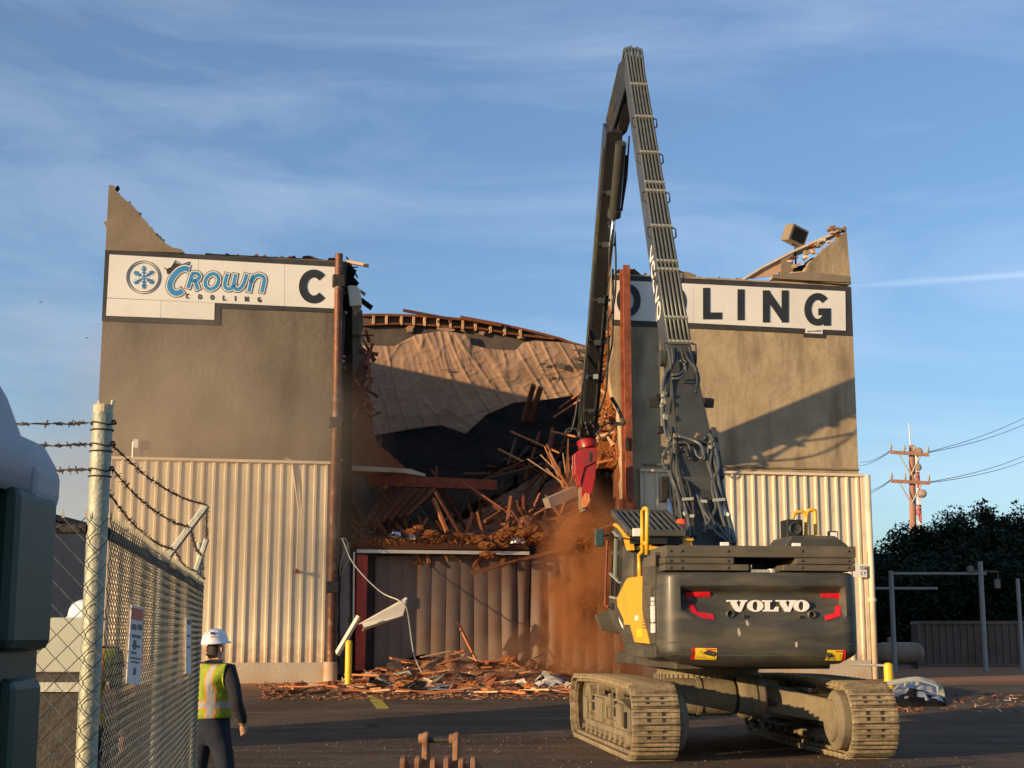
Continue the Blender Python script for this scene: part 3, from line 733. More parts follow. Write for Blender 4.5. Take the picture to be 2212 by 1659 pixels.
# --- columns
b = MB(); zt = f2(737, 547, -.25)[1]
b.tube([(UPOLE,-.16,GB-.1),(UPOLE-.01,-.16,4.5),(UPOLE+.015,-.16,8.5),(UPOLE,-.16,zt)], .108, 16)
po = b.build('round_column', M['rust_pole'], WH, smooth=True, auto=50)
for py, h in ((605, .32), (912, .28), (1268, .30)):
    z = f2(724, py, -.25)[1]; b = MB(); b.box((UPOLE,-.15,z),(.32,.26,h)); b.build('collar', M['dark_steel'], po, bevel=.015)
b = MB(); zc = f2(710, 1430, -.25)[1]; b.tube([(UPOLE,-.16,GB-.05),(UPOLE,-.16,zc)], .175, 20); b.build('concrete_sleeve', M['concrete'], po, smooth=True, auto=50)
zt = f2(1358, 573, -.4)[1]; z0 = GB
uc = f2(1357, 800, -.45)[0]
b = MB()
b.box((uc,-.42,(z0+zt)/2),(.20,.03,zt-z0)); b.box((uc,-.05,(z0+zt)/2-.06),(.20,.03,zt-z0)); b.box((uc,-.235,(z0+zt)/2-.04),(.025,.34,zt-z0-.04))
ic = b.build('steel_column', M['rust_red'], WH)
z = f2(1362, 958, -.5)[1]
for du in (-.07,.12):
    b = MB(); b.box((uc+du,-.46,z),(.08,.06,.36)); b.build('bracket', M['dark_steel'], ic)
b = MB(); z = f2(1360, 1080)[1]; b.box((uc-.02,-.25,(z0+z)/2),(.42,.34,z-z0)); b.build('charred_casing', M['wood_dark'], WH, bevel=.02)
def splash(m):
    N, L = m.node_tree.nodes, m.node_tree.links; p = N['Principled BSDF']; src = p.inputs['Base Color'].links[0].from_socket
    tc = N.new('ShaderNodeTexCoord'); sx = N.new('ShaderNodeSeparateXYZ'); L.new(tc.outputs['Object'], sx.inputs[0])
    nz = N.new('ShaderNodeTexNoise'); nz.inputs['Scale'].default_value = 5; nz.inputs['Detail'].default_value = 6; g = N.new('ShaderNodeNewGeometry'); L.new(g.outputs['Position'], nz.inputs['Vector'])
    a = N.new('ShaderNodeMath'); a.operation = 'MULTIPLY_ADD'; L.new(nz.outputs['Fac'], a.inputs[0]); a.inputs[1].default_value = -1.6; L.new(sx.outputs[2], a.inputs[2])
    r = N.new('ShaderNodeMapRange'); r.inputs[1].default_value = -.1; r.inputs[2].default_value = -1.0; r.inputs[4].default_value = .75; L.new(a.outputs[0], r.inputs[0])
    mx = N.new('ShaderNodeMixRGB'); mx.inputs[2].default_value = (.40,.235,.12,1); L.new(r.outputs[0], mx.inputs[0]); L.new(src, mx.inputs[1]); L.new(mx.outputs[0], p.inputs['Base Color'])
splash(M['siding'])
# --- ribbed metal siding, one sheet of three ribs at a time
def sheet_mesh(w, h, n=3):
    b = MB(); p = w/n; o = []
    for i in range(n):
        c = (i+.5)*p
        o += [(c-.5*p, 0), (c-.17*p, 0), (c-.09*p, -.046), (c+.09*p, -.046), (c+.17*p, 0)]
    o.append((w, 0)); k = len(o)
    vs = [(x, y, 0) for x, y in o]+[(x, y, h) for x, y in o]
    b.add(vs, [(i, i+1, k+i+1, k+i) for i in range(k-1)])
    for zz in (.12, h*.33, h*.66, h-.12):
        for i in range(n):
            for dx in (.30, .70): b.box(((i+dx-.0)*p if dx < .5 else (i+dx+.05)*p, -.004, zz), (.022,.012,.022), mi=1)
    return b.mesh('siding_sheet', [M['siding'], M['galv']])
def siding(u0, u1, zl, zr, zbot, n):
    w = (u1-u0)/n; me = sheet_mesh(w+.012, max(zl, zr)-zbot)
    for i in range(n):
        o = link('siding_sheet', me, WH); o.location = (u0+i*w, -.05-(i % 2)*.004, zbot)
siding(UL-.06, UPOLE-.06, ZS, ZS, ZP-.03, 7)
siding(UCOL+.28, UR+.06, ZS, ZS, ZP-.03, 7)
for a, c in ((UL-.08, UPOLE), (UCOL+.26, UR+.08)):
    b = MB(); b.box(((a+c)/2,-.075,ZS+.01),(c-a,.16,.07)); b.build('flashing', M['siding'], WH)
    b = MB(); b.box(((a+c)/2,-.02,(GB-.2+ZP)/2),(c-a,.22,ZP-GB+.2)); b.build('plinth', M['concrete'], WH)
z = f2(1700, 1011)[1]
b = MB(); b.box(((UCOL+.4+UR)/2,-.03,z),(UR-UCOL-.4,.06,.05)); b.build('drip_ledge', M['stucco_gable'], WH)
# downpipe and corner trim
b = MB(); ud = UR+.20; b.tube([(ud,-.14,GB),(ud,-.14,ZS+.02)], .085, 14); dp = b.build('downpipe', M['siding'], WH, smooth=True)
b = MB(); b.box((UR+.06,-.03,(GB+ZS)/2),(.10,.14,ZS-GB)); b.build('corner_trim', M['siding'], WH)
z = f2(1866, 1296)[1]
b = MB(); b.lathe([(.095,-.05),(.11,-.05),(.11,.05),(.095,.05)], 14, Matrix.Translation((ud,-.14,z))); b.build('clip', M['siding'], dp)
# small fittings on the left siding
u, z = f2(640, 1235, -.1)
b = MB(); b.tube([(u,-.06,z),(u,-.26,z+.01)], .035, 8); b.lathe([(0,0),(.055,0),(.06,.07),(0,.09)], 12, Matrix.Translation((u,-.24,z)) @ Matrix.Rotation(radians(80), 4, 'X')); b.build('wall_lamp', M['rust_red'], WH)
b = MB(); u2 = f2(630, 1000, -.1)[0]; b.tube([(u,-.12,z),(u+.02,-.12,z+1.6),(u2,-.12,ZS+.05),(u2-.18,-.13,ZS+.10)], .018, 6); b.build('conduit', M['siding'], WH)
u, z = f2(286, 985, -.1)
b = MB(); b.tube([(u,-.1,ZS),(u,-.1,ZS+.45)], .02, 6); b.box((u+.07,-.1,ZS+.40),(.12,.06,.22)); b.build('aerial', M['lamp_white'], WH)
# wall-mounted box on the old roof edge
cb = fac(*z2(380,128), .6)
t = empty('floodlight_box', WH.matrix_basis @ Vector((cb.x, .6, cb.z-.55)), FA)
b = MB(); b.box((0,0,.62),(.62,.40,.52), rotm(.2,.28,.3)); hs = b.build('housing', M['stucco_gable'], t, bevel=.02)
Rm = rotm(.2,.28,.3)
b = MB(); b.box(Vector((0,0,.62))+Rm @ Vector((0,-.205,0)), (.50,.03,.40), Rm); b.build('lens', M['glass'], hs, bevel=.01)
for k in range(5):
    b = MB(); b.box(Vector((0,0,.62))+Rm @ Vector((-.22+.11*k,.05,.275)), (.02,.30,.05), Rm); b.build('cooling_fin', M['stucco_gable'], hs)
b = MB(); b.tube([(0,0,-.35),(.0,0,.2),(.03,0,.42)], .03, 8); b.box((.02,0,.36),(.22,.06,.08)); b.build('bracket', M['dark_steel'], t)
tag(t, 'tilted grey floodlight box on a short bracket above the ruined corner', 'floodlight')

# ================================================================= doorway
slab('door_head', [z3(290,560), z3(760,578), z3(1100,585), z3(1420,600), z3(1420,625), z3(290,622)], .35, .60, M['wood_dark'])
slab('door_head_trim', [z3(285,624), z3(1425,638), z3(1425,660), z3(285,646)], .30, .40, M['sheet_white'])
slab('door_jamb', [z3(165,560), z3(245,575), z3(250,1455), z3(165,1455)], .10, .75, M['board_dark'])
slab('jamb_strip', jag([z3(190,585), z3(235,600), z3(232,1130), z3(228,1200), z3(175,1210), z3(172,1010), z3(178,830), z3(190,585)], 1.2, 12, 6)[:-1], .05, .09, M['far_wall'])
slab('jamb_edge', [z3(262,640), z3(272,640), z3(268,1100), z3(258,1100)], .05, .5, M['sheet_white'])
slab('red_jamb', [z3(283,655), z3(358,660), z3(352,900), z3(338,1425), z3(270,1425)], .42, .80, M['red_paint'], bevel=.02)
ux = [405,495,590,685,780,875,970,1060,1155,1250,1345,1435,1530,1620,1700,1785,1880,1975,2060]
r6 = random.Random(77)
for i, (xa, xb_) in enumerate(zip(ux, ux[1:])):
    bow = .02+(.16 if i > 8 else .035)*r6.uniform(.6, 1.2)
    tilt = (.12 if i > 8 else .03)*r6.uniform(-1, 1)
    b = MB(); NX, NY = 6, 9; vs = []
    a0, a1 = f2(*z3(xa, 900), .75)[0], f2(*z3(xb_, 900), .75)[0]
    zt, zb0 = f2(*z3(xa, 668), .75)[1], GB-.05
    for k in range(NX):
        fx = k/(NX-1)
        for j in range(NY):
            fz = j/(NY-1)
            lean = .05*sin(fz*3+i)*(1 if i > 8 else .3)
            vs.append((a0+(a1-a0)*fx*.985+lean*.6, .80-bow*sin(pi*fx)*(.4+.6*sin(pi*fz))+tilt*fx*sin(pi*fz), zb0+(zt-zb0)*fz))
    b.add(vs, [(k*NY+j, k*NY+j+1, (k+1)*NY+j+1, (k+1)*NY+j) for k in range(NX-1) for j in range(NY-1)])
    b.build('door_panel', M['panel'], WH, smooth=True)
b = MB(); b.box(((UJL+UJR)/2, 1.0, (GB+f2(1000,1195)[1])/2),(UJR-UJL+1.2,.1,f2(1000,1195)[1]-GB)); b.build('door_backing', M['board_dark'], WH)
# ledge of the old upper floor on the left and the torn inner wall
slab('floor_ledge', [z3(175,68), z3(420,78), z3(640,92), z3(735,125), z3(740,140), z3(600,118), z3(330,106), z3(175,100)], .9, 1.6, M['concrete'])
inner = [(100,130),(150,300),(170,455),(240,480),(245,600),(225,700),(240,745),(285,800),(292,930),(215,975),(200,1000),(60,1010),(60,130)]
slab('inner_wall', jag([zm(*p) for p in inner], 1.3, 9, 15), 1.35, 1.55, M['stucco_gable'])
slab('inner_wall', jag([zm(*p) for p in ((90,990),(205,995),(250,1090),(310,1160),(318,1300),(345,1450),(450,1540),(560,1640),(560,1680),(90,1700),(90,990))], 1.5, 9, 16)[:-1], 1.3, 1.6, M['wood_dark'])
slab('wall_return', [zm(70,125), zm(140,130), zm(165,420), zm(170,800), zm(165,1640), zm(150,3100), zm(40,3100)], .34, 1.2, M['felt_black'])  # felt black here paints in the round column's shadow beside it
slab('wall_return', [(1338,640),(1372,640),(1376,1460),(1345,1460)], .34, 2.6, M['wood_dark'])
slab('lamp_cover', [zm(130,300), zm(195,298), zm(230,330), zm(240,445), zm(150,450)], .2, .5, M['sheet_white'], bevel=.03)
slab('hanging_flake', [zm(165,452), zm(240,450), zm(220,490), zm(180,525)], .3, .42, M['stucco_tan'])
slab('hanging_flake', [zm(235,385), zm(322,450), zm(305,478), zm(240,430)], .5, .6, M['felt_black'])
slab('hanging_flake', [zm(215,320), zm(268,355), zm(258,378), zm(232,350)], .5, .55, M['stucco_gable'])
slab('torn_felt', jag([zm(118,120), zm(200,190), zm(180,240), zm(215,280), zm(150,270), zm(120,300), zm(118,120)], 1.6, 6, 20)[:-1], .35, .8, M['felt_black'])
for (a, c, w, m) in (((125,90),(205,240),.05,'felt_black'), ((130,125),(285,155),.13,'wood_pale'), ((165,165),(205,165),.05,'felt_black'), ((120,180),(215,285),.06,'felt_black')):
    b = MB(); b.bar(fac(*zm(*a), .5), fac(*zm(*c), .3), w, w*.6); b.build('splinter', M[m], WH)
# broken timber lath on both sides of the hole
def splinters(n, region, v, length, seed, mats, spread=1.0, name='splinter', bias=None):
    r = random.Random(seed)
    for i in range(n):
        x, y = r.uniform(region[0], region[2]), r.uniform(region[1], region[3])
        c = fac(x, y, r.uniform(*v)); a = r.gauss(bias if bias is not None else 0, spread)
        l = r.uniform(*length); d = Vector((sin(a)*l/2, r.uniform(-.25,.25)*l, cos(a)*l/2))
        b = MB(); b.bar(c-d, c+d, r.uniform(.04,.13), r.uniform(.02,.05), up=(0,1,0.1), w2=r.uniform(.01,.08)); b.build(name, M[r.choice(mats)], WH)
splinters(34, (1296,700,1330,810), (.35,.9), (.4,1.1), 41, ('wood','wood','rust_red','wood_pale'), 1.0)
splinters(60, (1296,810,1346,1005), (.35,1.2), (.3,1.1), 42, ('wood','wood','wood_pale'), 1.0)
splinters(12, (778,720,800,860), (1.0,1.4), (.3,.8), 43, ('rust_red','wood_dark'), 1.1)
splinters(16, (765,800,800,900), (1.0,1.4), (.3,.8), 44, ('rust_red','wood_dark','wood'), 1.1)
for i in range(18):                        # burst of splinters left of the breaker
    a = -.9+1.5*i/17+r6.uniform(-.1,.1); c = fac(1222+r6.uniform(-6,10), 1052+r6.uniform(-6,10), .6)
    l = r6.uniform(.6,1.5); d = Vector((sin(a), r6.uniform(-.3,.5), cos(a)))
    b = MB(); b.bar(c, c+d*l, r6.uniform(.05,.12), .03, w2=.02); b.build('splinter', M[r6.choice(('wood','wood_pale'))], WH)
# backing behind the right-hand lath: exposed cork insulation
slab('cork_layer', jag([(1288,700),(1330,690),(1350,880),(1352,1012),(1290,1012),(1292,860),(1288,700)], 3, 12, 50)[:-1], .9, 1.3, M['insulation'])
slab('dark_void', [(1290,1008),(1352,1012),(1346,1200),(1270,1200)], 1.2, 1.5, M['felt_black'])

# ================================================================= lettering helpers (ribbons on the facade plane)
def arcp(cx, cy, rx, ry, a0, a1, n=20, sk=0.0):
    out = []
    for i in range(n+1):
        t = radians(a0+(a1-a0)*i/n); y = -sin(t)*ry; out.append((cx+cos(t)*rx-sk*y, cy+y))
    return out
def ribbon(b, pts, w, map2, v0, v1, closed=False, ext=0.0, mi=0, plane=None):
    P = [Vector(p) for p in pts]; n = len(P)
    if ext and not closed:
        P[0] = P[0]+(P[0]-P[1]).normalized()*ext; P[-1] = P[-1]+(P[-1]-P[-2]).normalized()*ext
    Lf, Rt = [], []
    for i in range(n):
        a = P[i-1] if (i or closed) else None; c = P[(i+1) % n] if (i < n-1 or closed) else None
        d1 = (P[i]-a).normalized() if a is not None else None; d2 = (c-P[i]).normalized() if c is not None else None
        if d1 is None: d1 = d2
        if d2 is None: d2 = d1
        t = (d1+d2).normalized() if (d1+d2).length > 1e-4 else d1
        nn = Vector((-t.y, t.x)); k = min(1.8, 1/max(.3, nn.dot(Vector((-d1.y, d1.x)))))
        Lf.append(P[i]+nn*w/2*k); Rt.append(P[i]-nn*w/2*k)
    plane = plane or (lambda p, v: (lambda q: (q[0], v, q[1]))(f2(p[0], p[1], v0)))
    vs = []
    for i in range(n):
        l, r = map2(*Lf[i]), map2(*Rt[i])
        vs += [plane(l, v0), plane(r, v0), plane(r, v1), plane(l, v1)]
    fs = []
    for i in range(n if closed else n-1):
        j = (i+1) % n
        for k in range(4): fs.append((4*i+k, 4*i+(k+1) % 4, 4*j+(k+1) % 4, 4*j+k))
    if not closed: fs += [(0,1,2,3), (4*n-4, 4*n-3, 4*n-2, 4*n-1)]
    b.add(vs, fs, mi)
def strokes(name, lst, w, map2, m, parent, v0=-.062, v1=-.045, ext=0.0, plane=None):
    b = MB()
    for s in lst:
        closed = len(s) > 2 and Vector(s[0]).to_tuple(1) == Vector(s[-1]).to_tuple(1)
        ribbon(b, s[:-1] if closed else s, w, map2, v0, v1, closed, ext, plane=plane)
        v0 -= .0002
    return b.build(name, m, parent)
# ---------------- left sign
SL = empty('sign_board', (FO.x, FO.y, 0), FA)
tag(SL, 'white sign board with snowflake emblem, blue logo and a large letter C', 'sign')
def sslab(name, poly, v0, v1, m, par): return slab(name, poly, v0, v1, m, par)
sslab('border', [z1(133,567), z1(1000,610), z1(1915,660), z1(1905,1048), z1(1013,1014), z1(1008,1145), z1(106,1112)], -.028, .004, M['sign_border'], SL)
xs_ = [165, 848, 1508, 1905]
def top_y(x): return 603+(x-165)*(700-603)/(1905-165)
def bot_y(x): return 935+(x-150)*(1018-935)/(1905-150)
for a, c in zip(xs_, xs_[1:]):
    a0 = a if a > 170 else 165; a1 = a if a > 170 else 147
    sslab('panel', [z1(a0+1,top_y(a)), z1(c-1,top_y(c)), z1(c-1,bot_y(c)), z1(a1+1,bot_y(a1))], -.046, -.026, M['sign_white'], SL)
for (q) in ([(147,939),(560,957),(556,1088),(140,1073)], [(562,957),(972,976),(968,1105),(558,1088)]):
    sslab('panel', [z1(*p) for p in q], -.046, -.026, M['sign_white'], SL)
def za(x, y): return (257.5+.2359*x, 542.1+.2359*y)
strokes('emblem_ring', [arcp(222,240,155,150,0,360,48)], 4, za, M['logo_brown'], SL)
strokes('emblem_ring', [arcp(222,240,138,133,0,360,48)], 4, za, M['logo_brown'], SL)
fl = []
for k in range(6):
    a = pi/2+k*pi/3+.02; d = Vector((cos(a), -sin(a))); o = Vector((222,240)); pth = Vector((-d.y, d.x))
    fl.append([tuple(o+d*8), tuple(o+d*104)])
    for s in (-1, 1):
        for r0, l in ((34,20),(58,28),(82,20)):
            q = o+d*r0; fl.append([tuple(q), tuple(q+(d*.75+pth*s*.75)*l)])
strokes('snowflake', fl, 6, za, M['logo_blue'], SL)
C_ = [(640,168),(592,160),(538,186),(490,240),(464,300),(470,350),(505,384),(548,382),(578,362)]
R1 = [(668,208),(628,338)]; R2 = [(664,205),(712,206),(735,230),(716,262),(655,272)]; R3 = [(690,270),(722,352)]
O_ = arcp(848,278,60,70,0,360,28,.18)
W1 = [(990,208),(966,300),(980,342),(1015,345),(1045,310),(1064,212)]; W2 = [(1047,310),(1066,348),(1100,346),(1138,300),(1168,212)]
N1 = [(1222,222),(1186,372)]; N2 = [(1204,285),(1245,232),(1292,222),(1326,250),(1322,300),(1304,378)]
cs = lambda p: [tuple(q) for q in [Vector((v.x, v.y)) for v in smooth_path([(x, y, 0) for x, y in p], 4)]]
heavy, light = [cs(C_)], [R1, cs(R2), R3, O_, cs(W1), cs(W2), N1, cs(N2)]
for dw, m, v, e in ((32,'logo_brown',-.056,14), (20,'sign_white',-.060,8), (0,'logo_blue',-.064,0)):
    strokes('logo_letter', heavy, 48+dw, za, M[m], SL, v, -.045, e)
    for s in light: strokes('logo_letter', [s], 30+dw, za, M[m], SL, v-.0006, -.045, e)
sslab('crown_mark', [za(*p) for p in ((440,212),(428,165),(478,148),(515,105),(565,125),(628,116),(648,140),(600,140),(540,158),(480,205))], -.052, -.045, M['logo_brown'], SL)
strokes('crown_point', [[(428,165),(406,150)], [(430,168),(478,148)], [(478,148),(512,86)], [(512,86),(565,120)], [(565,125),(645,98)], [(645,98),(632,130)]], 4, za, M['logo_brown'], SL)
def sans(ch, x, y, w, h, sw):             # plain block capitals centred on x, y
    l, r, t, bt = x-w/2+sw/2, x+w/2-sw/2, y-h/2, y+h/2
    rx, ry = w/2-sw/2, h/2-sw/2
    if ch == 'C': return [arcp(x, y, rx, ry, 42, 318, 24)]
    if ch == 'O': return [arcp(x, y, rx, ry, 0, 360, 32)]
    if ch == 'L': return [[(l, t), (l, bt)], [(l-sw/2, bt-sw/2), (r+sw/2, bt-sw/2)]]
    if ch == 'I': return [[(x, t), (x, bt)]]
    if ch == 'N': return [[(l, t), (l, bt)], [(r, t), (r, bt)], [(l+sw*.05, t+sw*.45), (r-sw*.05, bt-sw*.45)]]
    if ch == 'G': return [arcp(x, y, rx, ry, 42, 335, 26), [(x+rx*.08, y+sw*.35), (r+sw/2, y+sw*.35)], [(r, y+sw*.35), (r, bt)]]
for ch, x in zip('COOLING', (625,738,850,963,1062,1165,1282)):
    strokes('small_letter', sans(ch, x, 413+(x-625)*.0487, 34, 46, 9), 9, za, M['logo_brown'], SL)
strokes('big_letter', sans('C', 1731, 848, 228, 260, 60), 60, z1, M['letter_black'], SL)
# ---------------- right sign
SR = empty('sign_board', (FO.x, FO.y, 0), FA)
tag(SR, 'long white sign board with black capitals ending in LING', 'sign')
def zs(x, y): return (1321.5+.2451*x, 528.6+.2451*y)
lft = jag([zs(12,660), zs(0,600), zs(14,540), zs(4,450), zs(22,380), zs(18,312)], 1.0, 5, 33)
sslab('border', [zs(0,265), zs(1000,310), zs(2105,370), zs(2117,802), zs(1000,748), zs(0,708)], -.028, .004, M['sign_border'], SR)
def ty(x): return 310+(x-20)*100/2040
def by(x): return 655+(x-10)*102/2050
sl = [720, 1410, 2060]
sslab('panel', lft+[zs(719,ty(720)), zs(719,by(720))], -.046, -.026, M['sign_white'], SR)
for a, c in zip(sl, sl[1:]):
    sslab('panel', [zs(a+1,ty(a)), zs(c-1,ty(c)), zs(c+(3 if c > 2000 else -1),by(c)), zs(a+1,by(a))], -.046, -.026, M['sign_white'], SR)
sslab('lower_border', [zs(1690,735), zs(1880,745), zs(1880,822), zs(1690,812)], -.030, -.004, M['sign_border'], SR)
sslab('lower_panel', [zs(1710,738), zs(1860,745), zs(1858,786), zs(1708,778)], -.047, -.032, M['sign_white'], SR)
strokes('lower_text', [[(1725,758),(1842,764)], [(1725,766),(1842,752)]], 6, zs, M['galv'], SR)
for ch, x, y, w, h in (('O',150,490,212,282),('O',552,505,212,282),('L',888,518,166,277),('I',1139,528,62,272),('N',1445,543,226,283),('G',1814,569,232,288)):
    strokes('big_letter', sans(ch, x, y, w, h, 60), 60, zs, M['letter_black'], SR)
slab('torn_felt', jag([zs(60,215), zs(200,212), zs(260,262), zs(280,285), zs(60,285), zs(60,215)], 1, 5, 36)[:-1], .02, .25, M['felt_black'])
slab('torn_felt', jag([zs(560,235), zs(660,240), zs(745,265), zs(745,290), zs(560,282), zs(560,235)], .8, 5, 37)[:-1], .02, .25, M['stucco_gable'])
# ---------------- small notice on the downpipe
u, z = f2(1862, 1233, -.25)
t = empty('notice', WH.matrix_basis @ Vector((u, -.245, z)), FA)
tag(t, 'small white notice with dark lettering fixed to the corner downpipe', 'sign')
b = MB(); b.box((-.06,0,0),(.42,.012,.36)); b.build('plate', M['lamp_white'], t, bevel=.004)
def flat(p, v): return (p[0], v, p[1])
def cap(ch, x, y, w, h):
    l, r, tp, bt, m = x-w/2, x+w/2, y+h/2, y-h/2, y
    return {'T': [[(l,tp),(r,tp)],[(x,tp),(x,bt)]], 'E': [[(l,bt),(l,tp)],[(l,tp),(r,tp)],[(l,m),(r,m)],[(l,bt),(r,bt)]], 'R': [[(l,bt),(l,tp)],[(l,tp),(r,tp)],[(r,tp),(r,m)],[(r,m),(l,m)],[(x,m),(r,bt)]],
            'C': [[(r,tp),(l,tp)],[(l,tp),(l,bt)],[(l,bt),(r,bt)]], 'Y': [[(l,tp),(x,m)],[(r,tp),(x,m)],[(x,m),(x,bt)]],
            'H': [[(l,bt),(l,tp)],[(r,bt),(r,tp)],[(l,m),(r,m)]], '4': [[(r*.5+x*.5,bt),(r*.5+x*.5,tp)],[(r*.5+x*.5,tp),(l,m)],[(l,m),(r,m)]],
            '8': [[(l,bt),(l,tp)],[(r,bt),(r,tp)],[(l,tp),(r,tp)],[(l,m),(r,m)],[(l,bt),(r,bt)]], '0': [[(l,bt),(l,tp)],[(r,bt),(r,tp)],[(l,tp),(r,tp)],[(l,bt),(r,bt)]]}[ch]
for ch, x, y in (('T',-.03,.075),('E',.04,.075),('R',.11,.075),('C',.00,-.075),('Y',.08,-.075)):
    strokes('letter', cap(ch, x, y, .042, .085), .014, lambda x, y: (x, y), M['letter_black'], t, -.012, -.004, .006, plane=flat)
# ================================================================= excavator
EXL, EXR = Vector((3.05, 23.19, 0.0)), radians(6.3)
EX = empty('excavator', EXL, EXR)
tag(EX, 'dark grey and yellow high reach crawler excavator raising its boom over the wreck', 'excavator')
EM = Matrix.Translation(EXL) @ Matrix.Rotation(EXR, 4, 'Z'); EI = EM.inverted()
def BP(px, py, Y): return EI @ at(px, py, Y)
def rear(px, py, ly=-3.2):
    o, d = EI @ EYE, EI.to_3x3() @ ray(px, py); t = (ly-o.y)/d.y; p = o+d*t; return (p.x, p.z)
def side(px, py, lx=-1.40):
    o, d = EI @ EYE, EI.to_3x3() @ ray(px, py); t = (lx-o.x)/d.x; p = o+d*t; return (p.y, p.z)
def z4(x, y): return (1382.5+.2328*x, 1152.1+.2328*y)
def z5(x, y): return (1274+.2166*x-9*min(1., max(0., (x-330)/270)), 1084.4+.2166*y)
def z6(x, y): return (1206.3+.3464*x, 1084.4+.3464*y)
def zh(x, y): return (1389.3+.2655*x, 745.5+.2655*y)
MG, BG, MY = M['machine_grey'], M['boom_grey'], M['machine_yellow']
# ---- crawler tracks
UCY, UR_ = -.42, radians(0.0)
def track_path(n):
    ya, yb, r = -2.36, 2.30, .45; za, zb_ = .52, .52
    L1 = yb-ya; per = 2*L1+2*pi*r; out = []
    for i in range(n):
        s = per*i/n
        if s < L1: y, z, a = yb-s, za-r, pi                       # bottom, running back
        elif s < L1+pi*r:
            t = (s-L1)/r; y, z, a = ya-sin(t)*r, za-cos(t)*r, pi-t
        elif s < 2*L1+pi*r:
            q = (s-L1-pi*r); y, z, a = ya+q, za+r+.05*sin(pi*q/L1*2)*0+.035*sin(pi*q/L1), 0
        else:
            t = (s-2*L1-pi*r)/r; y, z, a = yb+sin(t)*r, za+cos(t)*r, -t
        out.append((y, z, a))
    return out
b = MB(); W = .64
b.box((0,0,.012),(W,.212,.024))
for y, h in ((-.085,.045),(-.005,.036),(.075,.036)): b.box((0,y,.024+h/2),(W-.01,.024,h))
for x in (-.22,.22): b.box((x,0,-.03),(.06,.20,.05))
b.box((-.10,.04,.026),(.05,.05,.006),mi=1); b.box((.10,.04,.026),(.05,.05,.006),mi=1); b.box((-.10,-.045,.026),(.05,.05,.006),mi=1); b.box((.10,-.045,.026),(.05,.05,.006),mi=1)
shoe_me = b.mesh('shoe', [M['track'], M['dark_steel']])
link_b = MB()
for x in (-.09,.09): link_b.prism([(-.12,-.045),(.12,-.045),(.12,.02),(.04,.045),(-.12,.045)], lambda p, s: (x+(-.018,.018)[s], p[0], p[1]-.075))
link_b.box((0,-.08,-.08),(.2,.05,.05))
link_me = link_b.mesh('chain_link', M['under'])
def disc(b, c, r, w, n=24, mi=0, hub=.4):
    Mt = Matrix.Translation(c) @ Matrix.Rotation(pi/2, 4, 'Y')
    b.lathe([(0,-w*.62),(r*hub,-w*.62),(r*hub,-w*.5),(r*.86,-w*.45),(r,-w*.38),(r,w*.38),(r*.86,w*.45),(r*hub,w*.5),(r*hub,w*.62),(0,w*.62)], n, Mt, mi)
